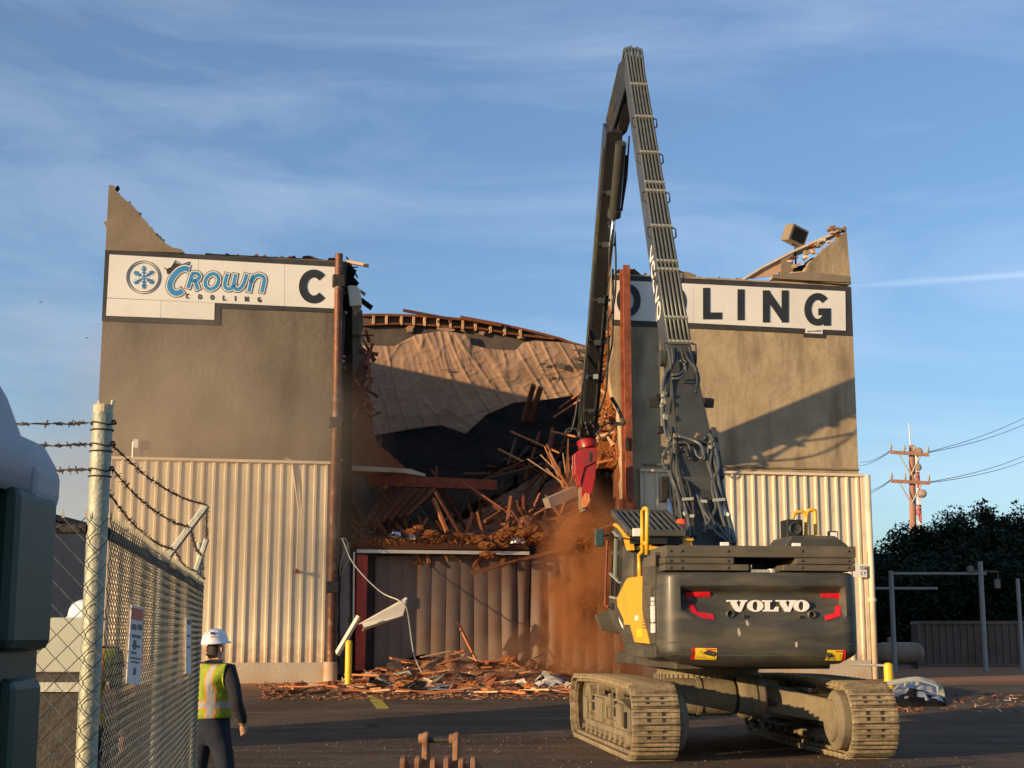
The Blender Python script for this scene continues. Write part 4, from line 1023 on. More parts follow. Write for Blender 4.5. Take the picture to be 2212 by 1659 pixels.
for sx in (-1, 1):
    cx = sx*1.50
    b = MB()
    b.box((cx,.05,.50),(.30,3.5,.30)); b.prism([(-1.9,.34),(1.95,.34),(1.75,.70),(1.1,.76),(-1.2,.76),(-1.9,.66)], lambda p, s: (cx+sx*(.02,.19)[s], p[0], p[1]))
    b.prism([(-1.75,.20),(1.8,.20),(1.8,.34),(-1.75,.34)], lambda p, s: (cx+sx*(.05,.20)[s], p[0], p[1]))
    tr = b.build('crawler_track', M['under'], EX, bevel=.015)
    tr.location = (0, UCY, 0); tr.rotation_euler = (0, 0, UR_)
    def sub(bb, nm, m, **k):
        o = bb.build(nm, m, tr, **k); return o
    for y, z, a in track_path(58):
        o = link('shoe', shoe_me, tr); o.location = (cx, y, z); o.rotation_euler = (a, 0, 0)
        o.location.x += R_.uniform(-.004,.004)
    for y, z, a in track_path(58)[::1]:
        o = link('chain_link', link_me, tr); o.location = (cx, y, z); o.rotation_euler = (a, 0, 0)
    bb = MB(); disc(bb, (cx, -2.36, .52), .37, .34, hub=.62)
    for k in range(21):
        t = 2*pi*k/21; bb.box((cx, -2.36+cos(t)*.37, .52+sin(t)*.37),(.09,.07,.07), rotm(t,0,0))
    sub(bb, 'sprocket', M['under'], smooth=True, auto=30)
    bb = MB(); disc(bb, (cx-sx*.30, -2.36, .52), .40, .30, hub=.7); bb.prism([(-2.72,.62),(-2.55,.86),(-2.15,.88),(-1.85,.62),(-1.9,.32),(-2.2,.12),(-2.5,.2)], lambda p, s: (cx-sx*(.20,.30)[s], p[0], p[1])); sub(bb, 'final_drive', M['under'], bevel=.02)
    bb = MB(); disc(bb, (cx, 2.30, .52), .38, .22); sub(bb, 'idler', M['under'], smooth=True, auto=30)
    for k in range(9):
        bb = MB(); disc(bb, (cx, -1.68+k*.42, .225), .115, .44, 16); sub(bb, 'roller', M['under'], smooth=True, auto=30)
        bb = MB(); bb.box((cx+sx*.20, -1.68+k*.42, .20),(.05,.16,.14)); sub(bb, 'roller_bracket', M['under'], bevel=.01)
    for k in (-.9,.75):
        bb = MB(); disc(bb, (cx, k, .87), .085, .40, 14); bb.box((cx+sx*.13,k,.78),(.10,.16,.18)); sub(bb, 'carrier_roller', M['under'], smooth=True, auto=30)
    for y, w, h, z in ((-1.35,.36,.30,.56),(-.62,.10,.46,.60),(.35,.60,.36,.55),(1.15,.12,.46,.58),(1.62,.30,.34,.52)):
        bb = MB(); bb.box((cx+sx*.215,y,z),(.07,w,h)); sub(bb, 'frame_plate', M['under'], bevel=.012)
    for y, z in ((-.95,.62),(.98,.62),(-1.7,.50),(1.9,.56)):
        bb = MB(); bb.box((cx+sx*.20,y,z),(.05,.10,.22)); sub(bb, 'slot', M['black'])
    for y in (-1.05, .65):
        bb = MB(); bb.tube([(cx+sx*.22,y,.66),(cx+sx*.36,y+.02,.66),(cx+sx*.36,y+.03,.50),(cx+sx*.24,y+.02,.44)], .025, 8); sub(bb, 'step_loop', M['under'])
# ---- car body
b = MB()
b.box((0,0,.80),(1.5,1.7,.42))
for sx in (-1, 1):
    for sy in (-1, 1): b.bar((sx*.35, sy*.45, .80), (sx*1.45, sy*1.15, .60), .52, .40, h2=.34)
cb_ = b.build('car_body', M['under'], EX, bevel=.03); cb_.location = (0, UCY, 0); cb_.rotation_euler = (0,0,UR_)
for (x0, x1, y, z, r) in ((-1.05,.10,-1.25,.78,.27),(.10,.52,-1.3,.77,.31)):
    b = MB(); Mt = Matrix.Translation((0, y, z)) @ Matrix.Rotation(pi/2, 4, 'Y')
    b.lathe([(0,x0),(r*.8,x0),(r*.97,x0+.06),(r,x0+.1),(r,x1-.1),(r*.97,x1-.05),(r*.7,x1),(0,x1)], 24, Mt); b.lathe([(r,(x0+x1)/2-.03),(r*1.06,(x0+x1)/2-.03),(r*1.06,(x0+x1)/2+.03),(r,(x0+x1)/2+.03)], 24, Mt)
    b.build('hydraulic_drum', M['under'], EX, smooth=True, auto=35)
b = MB(); b.tube([(.45,-1.4,.72),(1.0,-1.3,.62),(1.35,-1.35,.60)], .045, 8); b.tube([(.3,-1.3,.5),(.7,-1.5,.38),(1.2,-1.3,.42)], .03, 8); b.build('track_hose', M['hose'], EX)
b = MB(); b.lathe([(.72,.98),(.80,.98),(.82,1.06),(.78,1.12),(.80,1.16),(.70,1.20)], 60)
for k in range(60):
    t = 2*pi*k/60; b.box((cos(t)*.815, sin(t)*.815, 1.03),(.05,.045,.10), rotm(0,0,t))
b.build('swing_ring', M['under'], EX)
# ---- upper frame and counterweight
b = MB(); b.box((0,-.35,1.30),(2.2,4.6,.18)); b.box((-.42,1.1,1.38),(.08,2.4,.5)); b.box((.42,1.1,1.38),(.08,2.4,.5)); b.build('upper_frame', MG, EX, bevel=.02)
HW = 1.37
zt_ = rear(1640, 1236)[1]; zb_ = rear(1640, 1441)[1]
rz4 = lambda x, y: rear(*z4(x, y))
rec_b = [rz4(*p) for p in ((350,480),(362,600),(390,720),(520,800),(760,878),(1100,885),(1500,885),(1720,878),(1880,815),(1970,740),(1980,600),(1985,490))]
rl, rr = rz4(352,480)[0], rz4(1985,490)[0]; rt = rz4(1100,478)[1]
def sst(a, c, x):
    t = max(0., min(1., (x-a)/(c-a))); return t*t*(3-2*t)
def rec_depth(lx, z):
    if not rl < lx < rr: return 0.
    zb2 = interp(rec_b, lx)
    if not zb2 < z < rt: return 0.
    d = .17*sst(0, .13, rt-z)*min(1., (z-zb2)/(rt-zb2)*1.9)
    return d*sst(0, .10, lx-rl)*sst(0, .10, rr-lx)
plan = []
rc = .24
for k in range(4): plan.append((-HW, -2.15-(3.2-rc-2.15)*k/4, (-1,0)))
for k in range(9):
    t = pi/2*k/8; plan.append((-HW+rc-cos(t)*rc, -3.2+rc-sin(t)*rc, (-cos(t), -sin(t))))
for k in range(1, 110):
    x = -HW+rc+(2*HW-2*rc)*k/110; plan.append((x, -3.2, (0,-1)))
for k in range(9):
    t = pi/2*k/8; plan.append((HW-rc+sin(t)*rc, -3.2+rc-cos(t)*rc, (sin(t), -cos(t))))
for k in range(1, 5): plan.append((HW, -3.2+rc+(3.2-rc-2.15)*k/4, (1,0)))
NZ = 56; zs_ = [zb_+(zt_-zb_)*(j/(NZ-1)) for j in range(NZ)]
def inset(z):
    f = (z-zb_)/(zt_-zb_); i = .0
    if f < .16: i += .20*(1-f/.16)**2.2
    if f > .965: i += .05*((f-.965)/.035)**2
    return i-.02*sin(pi*min(1, max(0, f)))
def cw_y(lx, z): return -3.2+.05*(lx/HW)**2+inset(z)+rec_depth(lx, z)
b = MB(); vs = []
for (x, y, n_) in plan:
    for z in zs_:
        i = inset(z); d = rec_depth(x, z) if n_ == (0,-1) else 0
        side_lift = .07*(abs(x)/HW)**3 if z < zb_+.25 else 0
        vs.append((x-n_[0]*i, y-n_[1]*(i+d)+.05*(x/HW)**2, z+side_lift*(1-(z-zb_)/.25)))
n = len(plan)
b.add(vs, [(i*NZ+j, (i+1)*NZ+j, (i+1)*NZ+j+1, i*NZ+j+1) for i in range(n-1) for j in range(NZ-1)])
b.add([vs[i*NZ+NZ-1] for i in range(n)], [tuple(range(n))]); b.add([vs[i*NZ] for i in range(n)], [tuple(range(n))[::-1]])
cw = b.build('counterweight', MG, EX, smooth=True, auto=38)
# ballast plates stacked on top, notched in the middle
pl = [((1440,1178),(1852,1180),1204,None), ((1436,1204),(1850,1206),1218.5,(1588,1722)), ((1436,1218.5),(1850,1220),1233,(1620,1694))]
for (a, c, yb_, notch) in pl:
    xa, xc = rear(a[0], 1205)[0], rear(c[0], 1205)[0]; z1_, z0_ = rear(1640, a[1])[1], rear(1640, yb_)[1]
    segs = [(xa, xc)] if notch is None else [(xa, rear(notch[0], 1205)[0]), (rear(notch[1], 1205)[0], xc)]
    for s0, s1 in segs:
        b = MB(); b.box(((s0+s1)/2, -2.62, (z0_+z1_)/2),(s1-s0, 1.06, z1_-z0_-.006)); b.build('ballast_plate', M['plate'], EX, bevel=.012)
b = MB(); z = rear(1640,1225)[1]; b.bar((-.12,-3.10,z-.05),(.16,-3.10,z-.05),.05,.04); b.tube([(-.12,-3.1,z-.05),(-.12,-3.12,z+.03)],.012,6); b.lathe([(0,-.04),(.06,-.04),(.06,.04),(0,.04)],12,Matrix.Translation((.18,-3.08,z-.06))); b.build('towing_pin', M['galv'], cw)
def on_cw(name, poly, m, th=.012, dy=0.0, parent=cw):
    q = [rz4(*p) for p in poly]; b = MB(); n = len(q)
    f = [(x, cw_y(x, z)-th+dy, z) for x, z in q]; g = [(x, cw_y(x, z)+.02, z) for x, z in q]
    b.add(f+g, [tuple(range(n))]+[(i, (i+1) % n, (i+1) % n+n, i+n) for i in range(n)])
    return b.build(name, m, parent)
def dense(poly, k=6):
    out = []
    for a, c in zip(poly, poly[1:]+poly[:1]):
        for i in range(k): out.append((a[0]+(c[0]-a[0])*i/k, a[1]+(c[1]-a[1])*i/k))
    return out
for q in ([(443,543),(670,540),(680,585),(510,592),(505,603),(455,607)], [(468,655),(515,655),(540,725),(690,752),(697,800),(590,785),(490,735)], [(1715,555),(1898,552),(1895,608),(1855,608),(1840,597),(1718,595)], [(1845,672),(1890,668),(1872,765),(1735,808),(1728,765),(1830,735)]):
    on_cw('reflector', q, M['reflector'], .014)
yl = min(cw_y(*rz4(x, y)) for x in (830,1200,1580) for y in (620,725))-.012
def letter(poly_out, poly_in=None):
    b = MB(); P = lambda p, y: (rz4(*p)[0], y, rz4(*p)[1])
    if poly_in is None:
        n = len(poly_out); f = [P(p, yl) for p in poly_out]; g = [P(p, yl+.08) for p in poly_out]
        b.add(f+g, [tuple(range(n))]+[(i, (i+1) % n, (i+1) % n+n, i+n) for i in range(n)])
    else:
        n = len(poly_out); vs = []
        for o, i in zip(poly_out, poly_in): vs += [P(o, yl), P(i, yl), P(i, yl+.08), P(o, yl+.08)]
        b.add(vs, [(4*i+k, 4*i+(k+1) % 4, 4*((i+1) % n)+(k+1) % 4, 4*((i+1) % n)+k) for i in range(n) for k in range(4)])
    return b.build('letter', M['white_letter'], cw)
V_ = [(830,618),(925,618),(925,633),(911,633),(938,692),(962,633),(945,633),(945,618),(1015,618),(1015,633),(998,633),(955,727),(910,727),(862,633),(830,633)]
letter(V_); letter([(x+458, y) for x, y in V_])
def ell(cx, cy, rx, ry, n=36): return [(cx+cos(2*pi*i/n)*rx, cy+sin(2*pi*i/n)*ry) for i in range(n)]
for cx in (1090, 1518): letter(ell(cx,672,74,55), ell(cx,672,27,42))
letter([(1160,620),(1245,620),(1245,635),(1225,635),(1225,708),(1262,708),(1285,680),(1305,680),(1305,724),(1160,724),(1160,708),(1180,708),(1180,635),(1160,635)])
for (x, y, r) in ((850,750,.062),(1610,757,.062),(980,770,.022),(1497,775,.022)):
    lx, z = rz4(x, y); b = MB(); yy = cw_y(lx, z)
    Mt = Matrix.Translation((lx, yy, z)) @ Matrix.Rotation(pi/2, 4, 'X')
    b.lathe([(r,-.03),(r,.03),(r*.75,.045),(r*.6,.03),(r*.55,-.01)], 20, Mt); b.lathe([(0,-.005),(r*.56,-.005)], 20, Mt, mi=1)
    b.build('port', [MG, M['black']], cw)
for x0, x1, y0, y1, rx0, rx1 in ((515,714,1063,1172,485,515),(1740,1886,1082,1180,1886,1914)):
    dc = on_cw('warning_decal', dense([(x0,y0),(x1,y0+4),(x1,y1+4),(x0,y1)]), M['decal_yellow'], .006)
    on_cw('decal_band', dense([(rx0,y0-2),(rx1,y0),(rx1,y1+2),(rx0,y1)]), M['reflector'], .006)
    cx = x0+(x1-x0)*.27; cy = (y0+y1)/2
    b = MB()
    for p, q in (((cx-34,cy+30),(cx+34,cy+32)),((cx+34,cy+32),(cx,cy-30)),((cx,cy-30),(cx-34,cy+30)),((x0+(x1-x0)*.86,cy-5),(x0+(x1-x0)*.86,cy+35)),((x0+(x1-x0)*.80,cy-2),(x0+(x1-x0)*.92,cy)),((x0+(x1-x0)*.5,y0+2),(x0+(x1-x0)*.5,y1))):
        P_, Q_ = rz4(*p), rz4(*q); b.bar((P_[0], cw_y(*P_)-.0075, P_[1]), (Q_[0], cw_y(*Q_)-.0075, Q_[1]), .006, .002, up=(0,-1,0))
    b.build('decal_print', M['ink'], cw)
    on_cw('decal_heading', dense([(x0+(x1-x0)*.52,y0+8),(x1-6,y0+10),(x1-6,y0+24),(x0+(x1-x0)*.52,y0+22)]), M['sticker_red'], .009)
for px in (1446,1470,1570,1730,1830,1843):
    for py in (1190, 1211, 1226):
        x, z = rear(px, py, -3.15); b = MB(); b.lathe([(0,.02),(.018,.02),(.02,0)],6,Matrix.Translation((x,-3.15,z)) @ Matrix.Rotation(pi/2,4,'X')); b.build('bolt', M['plate'], cw)
for (xa, za_, xb2, zb2) in ((250,1010,1980,1030),(250,1130,470,1128),(730,1130,1730,1140)):
    P_, Q_ = rz4(xa, za_), rz4(xb2, zb2); b = MB()
    for k in range(24):
        u0, u1 = k/24, (k+1)/24; A0 = (P_[0]+(Q_[0]-P_[0])*u0, P_[1]+(Q_[1]-P_[1])*u0); A1 = (P_[0]+(Q_[0]-P_[0])*u1, P_[1]+(Q_[1]-P_[1])*u1)
        b.bar((A0[0], cw_y(*A0)-.001, A0[1]), (A1[0], cw_y(*A1)-.001, A1[1]), .007, .003, up=(0,-1,0))
    b.build('scuff_line', M['plate'], cw)
for x, y in ((915,905),(920,925),(1450,1030),(1000,830)):
    on_cw('scuff_mark', [(x-14,y-20),(x+4,y-24),(x+12,y+4),(x+6,y+30),(x-10,y+22)], M['concrete'], .004)
# ---- engine house, tanks
b = MB(); zt2 = rear(1640,1190)[1]-.06; b.box((-.02,-1.15,(1.4+zt2)/2),(2.62,2.0,zt2-1.4)); b.build('engine_house', MG, EX, bevel=.06)
b = MB(); b.box((.92,.85,1.95),(.90,2.0,1.1)); b.build('fuel_tank', MG, EX, bevel=.05)
X = lambda px, py, ly: (rear(px, py, ly)[0], ly, rear(px, py, ly)[1])
b = MB(); a, c = X(1682,1180,-1.6), X(1826,1180,-1.6); zt3 = rear(1750,1160,-1.6)[1]
b.prism([(a[0], a[2]-.3), (a[0], a[2]), (a[0]+.1, zt3), (c[0]-.25, zt3), (c[0]-.05, a[2]), (c[0], a[2]-.3)], lambda p, s: (p[0], (-1.9,-1.0)[s], p[1])); b.build('air_intake_hood', MG, EX, bevel=.03)
a, c = X(1704,1168,-1.5), X(1738,1121,-1.5)
b = MB(); b.box(((a[0]+c[0])/2,-1.25,(a[2]+c[2])/2),(c[0]-a[0],.34,c[2]-a[2])); wb = b.build('work_light_box', M['black'], EX, bevel=.02)
b = MB(); Mt = Matrix.Translation(((a[0]+c[0])/2,-1.425,(a[2]+c[2])/2+.02)) @ Matrix.Rotation(pi/2,4,'X'); b.lathe([(.085,0),(.10,.02),(.085,.03),(.07,0),(0,-.01)], 20, Mt); b.build('lens', M['hose'], wb)
for pts, r in (([(1713,1120),(1718,1108),(1736,1106),(1740,1116)], .028), ([(1741,1165),(1742,1118),(1746,1104),(1757,1102),(1761,1110),(1762,1163)], .030)):
    b = MB(); b.tube(smooth_path([X(x, y, -1.2) for x, y in pts], 4), r, 8); b.build('handrail', MY, EX, smooth=True)
b = MB(); q = X(1752,1163,-1.2); b.box((q[0],q[1],q[2]-.02),(.26,.2,.14)); b.build('rail_foot', MY, EX, bevel=.02)
a = X(1800,1158,-1.5)
b = MB(); b.tube([(a[0],a[1],a[2]-.25),(a[0],a[1],a[2]-.07)],.03,8); b.box((a[0],a[1]+.03,a[2]),(.14,.1,.15)); lt = b.build('work_light', M['black'], EX, bevel=.01)
b = MB(); b.box((a[0],a[1]-.025,a[2]),(.10,.012,.11)); b.build('lens', M['lamp_white'], lt)
for px, py in ((1565,1174),(1720,1176)):
    a = X(px, py, -2.5); b = MB(); b.box((a[0],a[1],a[2]-.02),(.115,.08,.075)); b.build('marker_lamp', M['lamp_white'], EX, bevel=.006)
# ---- left flank panels
def flank(name, poly, lx, th, m, parent=EX, bevel=.006, to=None):
    q = [side(*z5(x, y), lx) for x, y in poly]; b = MB()
    b.prism(q, lambda p, s: (lx+(0, th)[s], p[0], p[1])); return b.build(name, m, parent, bevel=bevel)
flank('side_panel', [(410,752),(380,762),(355,790),(268,965),(275,1040),(340,1180),(340,1225),(409,1225)], -1.42, .25, MY)
yp = flank('side_panel', [(414,752),(545,740),(548,1070),(628,1415),(468,1400),(415,1240)], -1.42, .25, MY)
flank('panel_sticker', [(468,1135),(502,1130),(504,1180),(470,1185)], -1.428, .01, M['paper'], yp)
flank('recess_line', [(488,1268),(548,1262),(550,1345),(490,1350)], -1.424, .005, M['decal_yellow'], yp)
flank('rear_door', [(550,760),(575,560),(690,500),(690,1415),(632,1415),(552,1070)], -1.40, .2, MG)
vg = flank('vent_grille', [(557,838),(652,828),(658,1300),(612,1290),(557,1105)], -1.412, .02, M['plate'])
for k in range(14):
    y = 860+k*30; flank('slat', [(560,y),(650,y-3),(651,y+9),(560,y+12)], -1.425, .015, M['plate'], vg, 0)
flank('hood_grille', [(566,560),(690,520),(690,640),(566,660)], -1.408, .02, M['plate'])
flank('cab_base', [(190,940),(268,968),(340,1185),(340,1230),(412,1230),(466,1405),(345,1400),(300,1320),(185,1110)], -1.41, .9, MG)
flank('base_sticker', [(288,1145),(325,1225),(340,1265),(320,1250),(295,1195)], -1.416, .004, M['paper'])
flank('deck_skirt', [(345,1398),(480,1408),(690,1436),(690,1556),(480,1552),(400,1530),(345,1500)], -1.43, 1.2, MG, bevel=.02)
# model designation along the rear door edge: upright capitals reading upwards
def tzf(p, v): return (v, p[0], p[1])
ya_, z_lo = side(*z5(672,1300), -1.42); z_hi = side(*z5(672,945), -1.42)[1]
chs = 'EC480EHR'; step = (z_hi-z_lo)/len(chs)
for i, ch in enumerate(chs):
    h = step*.70; zc = z_lo+step*(i+.5)
    # each character lies on its side, top towards the rear
    lst = [[(ya_-(p[1]-0), zc+(p[0]-0)) for p in s] for s in cap(ch, 0, 0, h*(.9 if i < 6 else .6), .15 if i < 6 else .10)]
    strokes('letter', lst, .034 if i < 6 else .022, lambda x, y: (x, y), M['white_letter'], EX, -1.432, -1.405, .010, plane=tzf)
# ---- cab
cabp = [(240,232),(300,262),(345,330),(388,400),(400,490),(432,505),(432,1400),(340,1400),(190,1110),(198,900),(215,560)]
q = [side(*z5(x, y), -1.40) for x, y in cabp]
b = MB(); b.prism(q, lambda p, s: (-1.40+(0,1.02)[s], p[0], p[1])); cab = b.build('cab', MG, EX, bevel=.03)
flank('door_window', [(236,300),(262,300),(316,372),(312,560),(298,795),(212,705),(222,500)], -1.412, .02, M['glass'], cab)
flank('lower_window', [(212,730),(296,812),(290,880),(262,950),(205,935)], -1.412, .02, M['glass'], cab)
for p, q_ in (((318,370),(298,800)), ((258,330),(246,745)), ((205,712),(300,803)), ((236,296),(318,372)), ((205,945),(262,958))):
    a, c = side(*z5(*p), -1.42), side(*z5(*q_), -1.42); b = MB(); b.bar((-1.415,a[0],a[1]),(-1.415,c[0],c[1]),.03,.05,up=(1,0,0)); b.build('window_frame', M['galv'] if p[0] < 300 and p[1] > 290 else MG, cab)
flank('door_handle', [(205,1010),(222,1008),(222,1075),(205,1075)], -1.44, .03, M['black'], cab)
ylr, zlr = side(*z5(440,500), -1.40); y2_, z2_ = side(*z5(440,745), -1.40)
ymin = min(s[0] for s in [side(*z5(x, y), -1.40) for x, y in cabp])
b = MB(); b.box((-.90, ymin-.012, (zlr+z2_)/2+.05),(.80,.02,abs(zlr-z2_)-.1)); b.build('rear_window', M['glass'], cab)
# yellow roof rim
rim = smooth_path([(*z5(232,222),0), (*z5(290,255),0), (*z5(345,330),0), (*z5(372,420),0), (*z5(390,485),0)], 5)
b = MB(); vs = []
for i, p in enumerate(rim):
    w = 3.2+1.2*sin(pi*i/(len(rim)-1)); t = (rim[min(i+1, len(rim)-1)]-rim[max(i-1, 0)]).normalized(); nn = Vector((-t.y, t.x, 0))
    for e in (p+nn*w, p-nn*w):
        a = side(e.x, e.y, -1.43); vs += [(-1.43, a[0], a[1]), (-1.34, a[0], a[1])]
fs = []
for i in range(len(rim)-1):
    o = 4*i; fs += [(o,o+2,o+6,o+4),(o+1,o+5,o+7,o+3),(o,o+4,o+5,o+1),(o+2,o+3,o+7,o+6)]
b.add(vs, fs+[(0,1,3,2), (len(vs)-4,len(vs)-2,len(vs)-1,len(vs)-3)]); b.build('roof_rim', MY, cab, bevel=.01)
# roof guard
FLp, RLp = side(*z6(340,66), -1.42), side(*z6(442,192), -1.42)
gw = .86
F0, R0 = Vector((-1.42, FLp[0], FLp[1])), Vector((-1.42, RLp[0], RLp[1])); dx = Vector((gw, 0, 0))
b = MB(); b.bar(F0, R0, .07, .10); b.bar(F0+dx, R0+dx, .07, .10); b.bar(F0, F0+dx, .07, .10); b.bar(R0, R0+dx, .07, .10); gd = b.build('roof_guard', MG, EX, bevel=.01)
for k in range(1, 9):
    b = MB(); b.bar(F0+dx*k/9, R0+dx*k/9, .028, .07); b.build('guard_bar', M['pipe_grey'], gd)
for k in (.35,.7):
    b = MB(); b.bar(F0.lerp(R0, k)-Vector((0,0,.03)), (F0+dx).lerp(R0+dx, k)-Vector((0,0,.03)), .03, .03); b.build('guard_bar', MG, gd)
b = MB(); b.box((-1.0, (F0.y+R0.y)/2, R0.z-.10),(.80, abs(F0.y-R0.y)*.95, .12)); b.build('cab_roof', M['black'], EX)
b = MB(); a = side(*z5(400,366), -1.41); b.bar((-1.41,a[0],a[1]),(-.42,a[0],a[1]),.06,.05); rb = b.build('roof_rail', MY, EX, bevel=.008)
b = MB(); z_ = side(*z5(440,455), -1.38)[1]; b.bar((-1.3,a[0]+.02,z_),(-.42,a[0]+.02,z_),.08,.06); b.prism([(-1.26,z_),(-1.2,a[1]),(-1.02,a[1]),(-1.05,z_+.05),(-1.12,z_)], lambda p, s: (p[0], a[0]+(.0,.04)[s], p[1])); b.prism([(-.66,z_),(-.62,z_+.12),(-.46,z_+.16),(-.43,z_)], lambda p, s: (p[0], a[0]+(.0,.04)[s], p[1])); b.build('rear_bracket', MY, EX)
b = MB(); a2 = side(*z5(442,303), -1.44); b.box((-1.36,a2[0],a2[1]),(.15,.08,.12)); b.build('cab_lamp', M['lamp_white'], EX, bevel=.01)
# grab rails beside the engine house
for pts in ([(530,745),(525,640),(522,525),(545,505),(562,495),(560,300),(560,95),(575,68),(595,62),(612,72),(614,110),(612,300),(610,525)], [(562,415),(612,408)]):
    P_ = [z5(*p) for p in pts]; b = MB(); b.tube([Vector((-1.36, *side(x, y, -1.36))) for x, y in P_], .030, 8); b.build('grab_rail', MY, EX, smooth=True)
b = MB(); a = side(*z5(515,700), -1.36); b.prism([side(*z5(525,640), -1.36), side(*z5(500,745), -1.36), side(*z5(530,745), -1.36)], lambda p, s: (-1.36+(0,.03)[s], p[0], p[1])); b.build('rail_gusset', MY, EX)
# mirror on its arm, step flap
c = Vector((-2.0, *side(*z5(98,355), -2.0)))
b = MB(); b.prism([(-.055,-.13),(.055,-.13),(.068,-.10),(.068,.10),(.05,.13),(-.05,.13),(-.068,.10),(-.068,-.10)], lambda p, s: (c.x+p[0], c.y+(0,.06)[s], c.z+p[1])); mr = b.build('mirror', MG, EX, bevel=.015)
b = MB(); b.prism([(-.045,-.11),(.045,-.11),(.054,.09),(.04,.11),(-.04,.11),(-.054,.09)], lambda p, s: (c.x+p[0], c.y-.008+(0,.006)[s], c.z+p[1])); b.build('mirror_glass', M['mirror'], mr)
fr = side(*z5(200,350), -1.41)
b = MB(); b.tube([(c.x,c.y+.03,c.z),(c.x+.2,c.y+.05,c.z+.06),(-1.42,fr[0],fr[1])],.015,6); b.build('mirror_arm', M['black'], EX)
b = MB(); a, c2 = side(*z5(175,380), -1.48), side(*z5(152,1030), -1.48); b.tube([(-1.48,a[0],a[1]),(-1.48,c2[0],c2[1]),(-1.44,c2[0]-.1,c2[1]-.03)],.02,6); b.build('front_rail', M['rust_red'], EX)
q0 = [X(*z5(*p), 1.3) for p in ((50,1140),(185,1100),(300,1285),(285,1320),(110,1280))]
b = MB(); b.prism(q0, lambda p, s: (p[0], p[1]+(0,-.03)[s], p[2]+(0,.04)[s])); b.build('step_flap', M['plate'], EX, bevel=.006)
# ---- boom
YB = [(1640,22.0),(1170,24.3),(960,25.95),(800,27.15),(400,29.95),(115,32.5),(0,33.4)]
def yb(py):
    for a, c in zip(YB, YB[1:]):
        if c[0] <= py <= a[0]: return a[1]+(c[1]-a[1])*(a[0]-py)/(a[0]-c[0])
    return YB[-1][1]
def BO(px, py, off=0.0): return BP(px, py, yb(py)+off)
F_, J_, K_, A_ = Vector((.15,.55,2.15)), BO(1492,965,.3), BO(1463,775,.3), BO(1366,138,.25)
def beam(name, p, q, w, h, w2, h2, m=BG, bevel=.02, parent=EX):
    d = (q-p).normalized(); x = Vector((1,0,0)); up = x.cross(d).normalized()
    b = MB(); b.bar(p, q, w, h, up, w2, h2); return b.build(name, m, parent, bevel=bevel)
b1 = beam('lower_boom', F_, J_, .60, .95, .62, .80)
b2 = beam('middle_boom', J_, K_+(K_-J_).normalized()*.1, .60, .78, .44, .62)
b3 = beam('upper_boom', K_-(A_-K_).normalized()*.25, A_, .45, .60, .38, .42)
dB = (A_-K_).normalized(); xB = Vector((1,0,0)); xB = (xB-dB*xB.dot(dB)).normalized(); nB = xB.cross(dB).normalized()
if nB.y > 0: nB = -nB
LB = (A_-K_).length
def onb(t, x, h):                          # point on the upper boom: along, across, off the rear face
    half = (.60+(.42-.60)*t)/2; return K_+dB*LB*t+xB*x+nB*(half+h)
for k in range(6):
    f = (k-2.5)/2.5; pts = [onb(t, f*(.205-.03*t), .035) for t in (.02,.25,.5,.75,.93)]
    tip = onb(1.0, f*.19, .02)
    rise = .30+.16*((k*37) % 5)/5
    pts += [tip+dB*rise*.55+nB*.04, tip+dB*rise-nB*.14, tip+dB*rise*.72-nB*.42, tip-dB*.15-nB*.60]
    b = MB(); b.tube(pts[:5]+smooth_path(pts[4:], 4)[1:], .030, 8); b.build('hydraulic_line', M['pipe_grey'] , b3, smooth=True)
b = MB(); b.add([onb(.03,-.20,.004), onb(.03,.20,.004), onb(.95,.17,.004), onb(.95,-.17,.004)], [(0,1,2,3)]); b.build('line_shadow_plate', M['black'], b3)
def t_of(py):                              # height in the picture -> fraction of the boom
    lo, hi = 0., 1.
    for _ in range(30):
        m_ = (lo+hi)/2; w = EM @ onb(m_, 0, 0); d = w-EYE
        yv = d.dot(Vector((0,-sin(PITCH),cos(PITCH)))); zv = d.dot(Vector((0,cos(PITCH),sin(PITCH))))
        if 829.5-FPX*yv/zv > py: lo = m_
        else: hi = m_
    return lo
for py, lug in ((188,0),(258,1),(335,1),(400,0),(418,1),(494,1),(570,0),(588,1),(692,0),(744,1)):
    t = t_of(py); w = .218-.035*t
    b = MB(); b.bar(onb(t,-w,.065), onb(t,w,.065), .055, .05, up=nB)
    for k in range(6): b.bar(onb(t-.003,(k-2.5)/2.5*w*.96,.09), onb(t+.003,(k-2.5)/2.5*w*.96,.09), .05, .03, up=nB)
    cl = b.build('line_clamp', M['galv'], b3)
    if lug:
        for s in (-1, 1):
            b = MB(); b.tube([onb(t,s*w,.04), onb(t-.002,s*(w+.09),.03), onb(t-.022,s*(w+.09),-.02), onb(t-.028,s*w,-.06)], .018, 6); b.build('clamp_lug', M['boom_grey'], b3)
b = MB(); qs = [onb(t, -.28, h) for t, h in ((.30,-.14),(.30,-.36),(.54,-.36),(.54,-.14))]; 
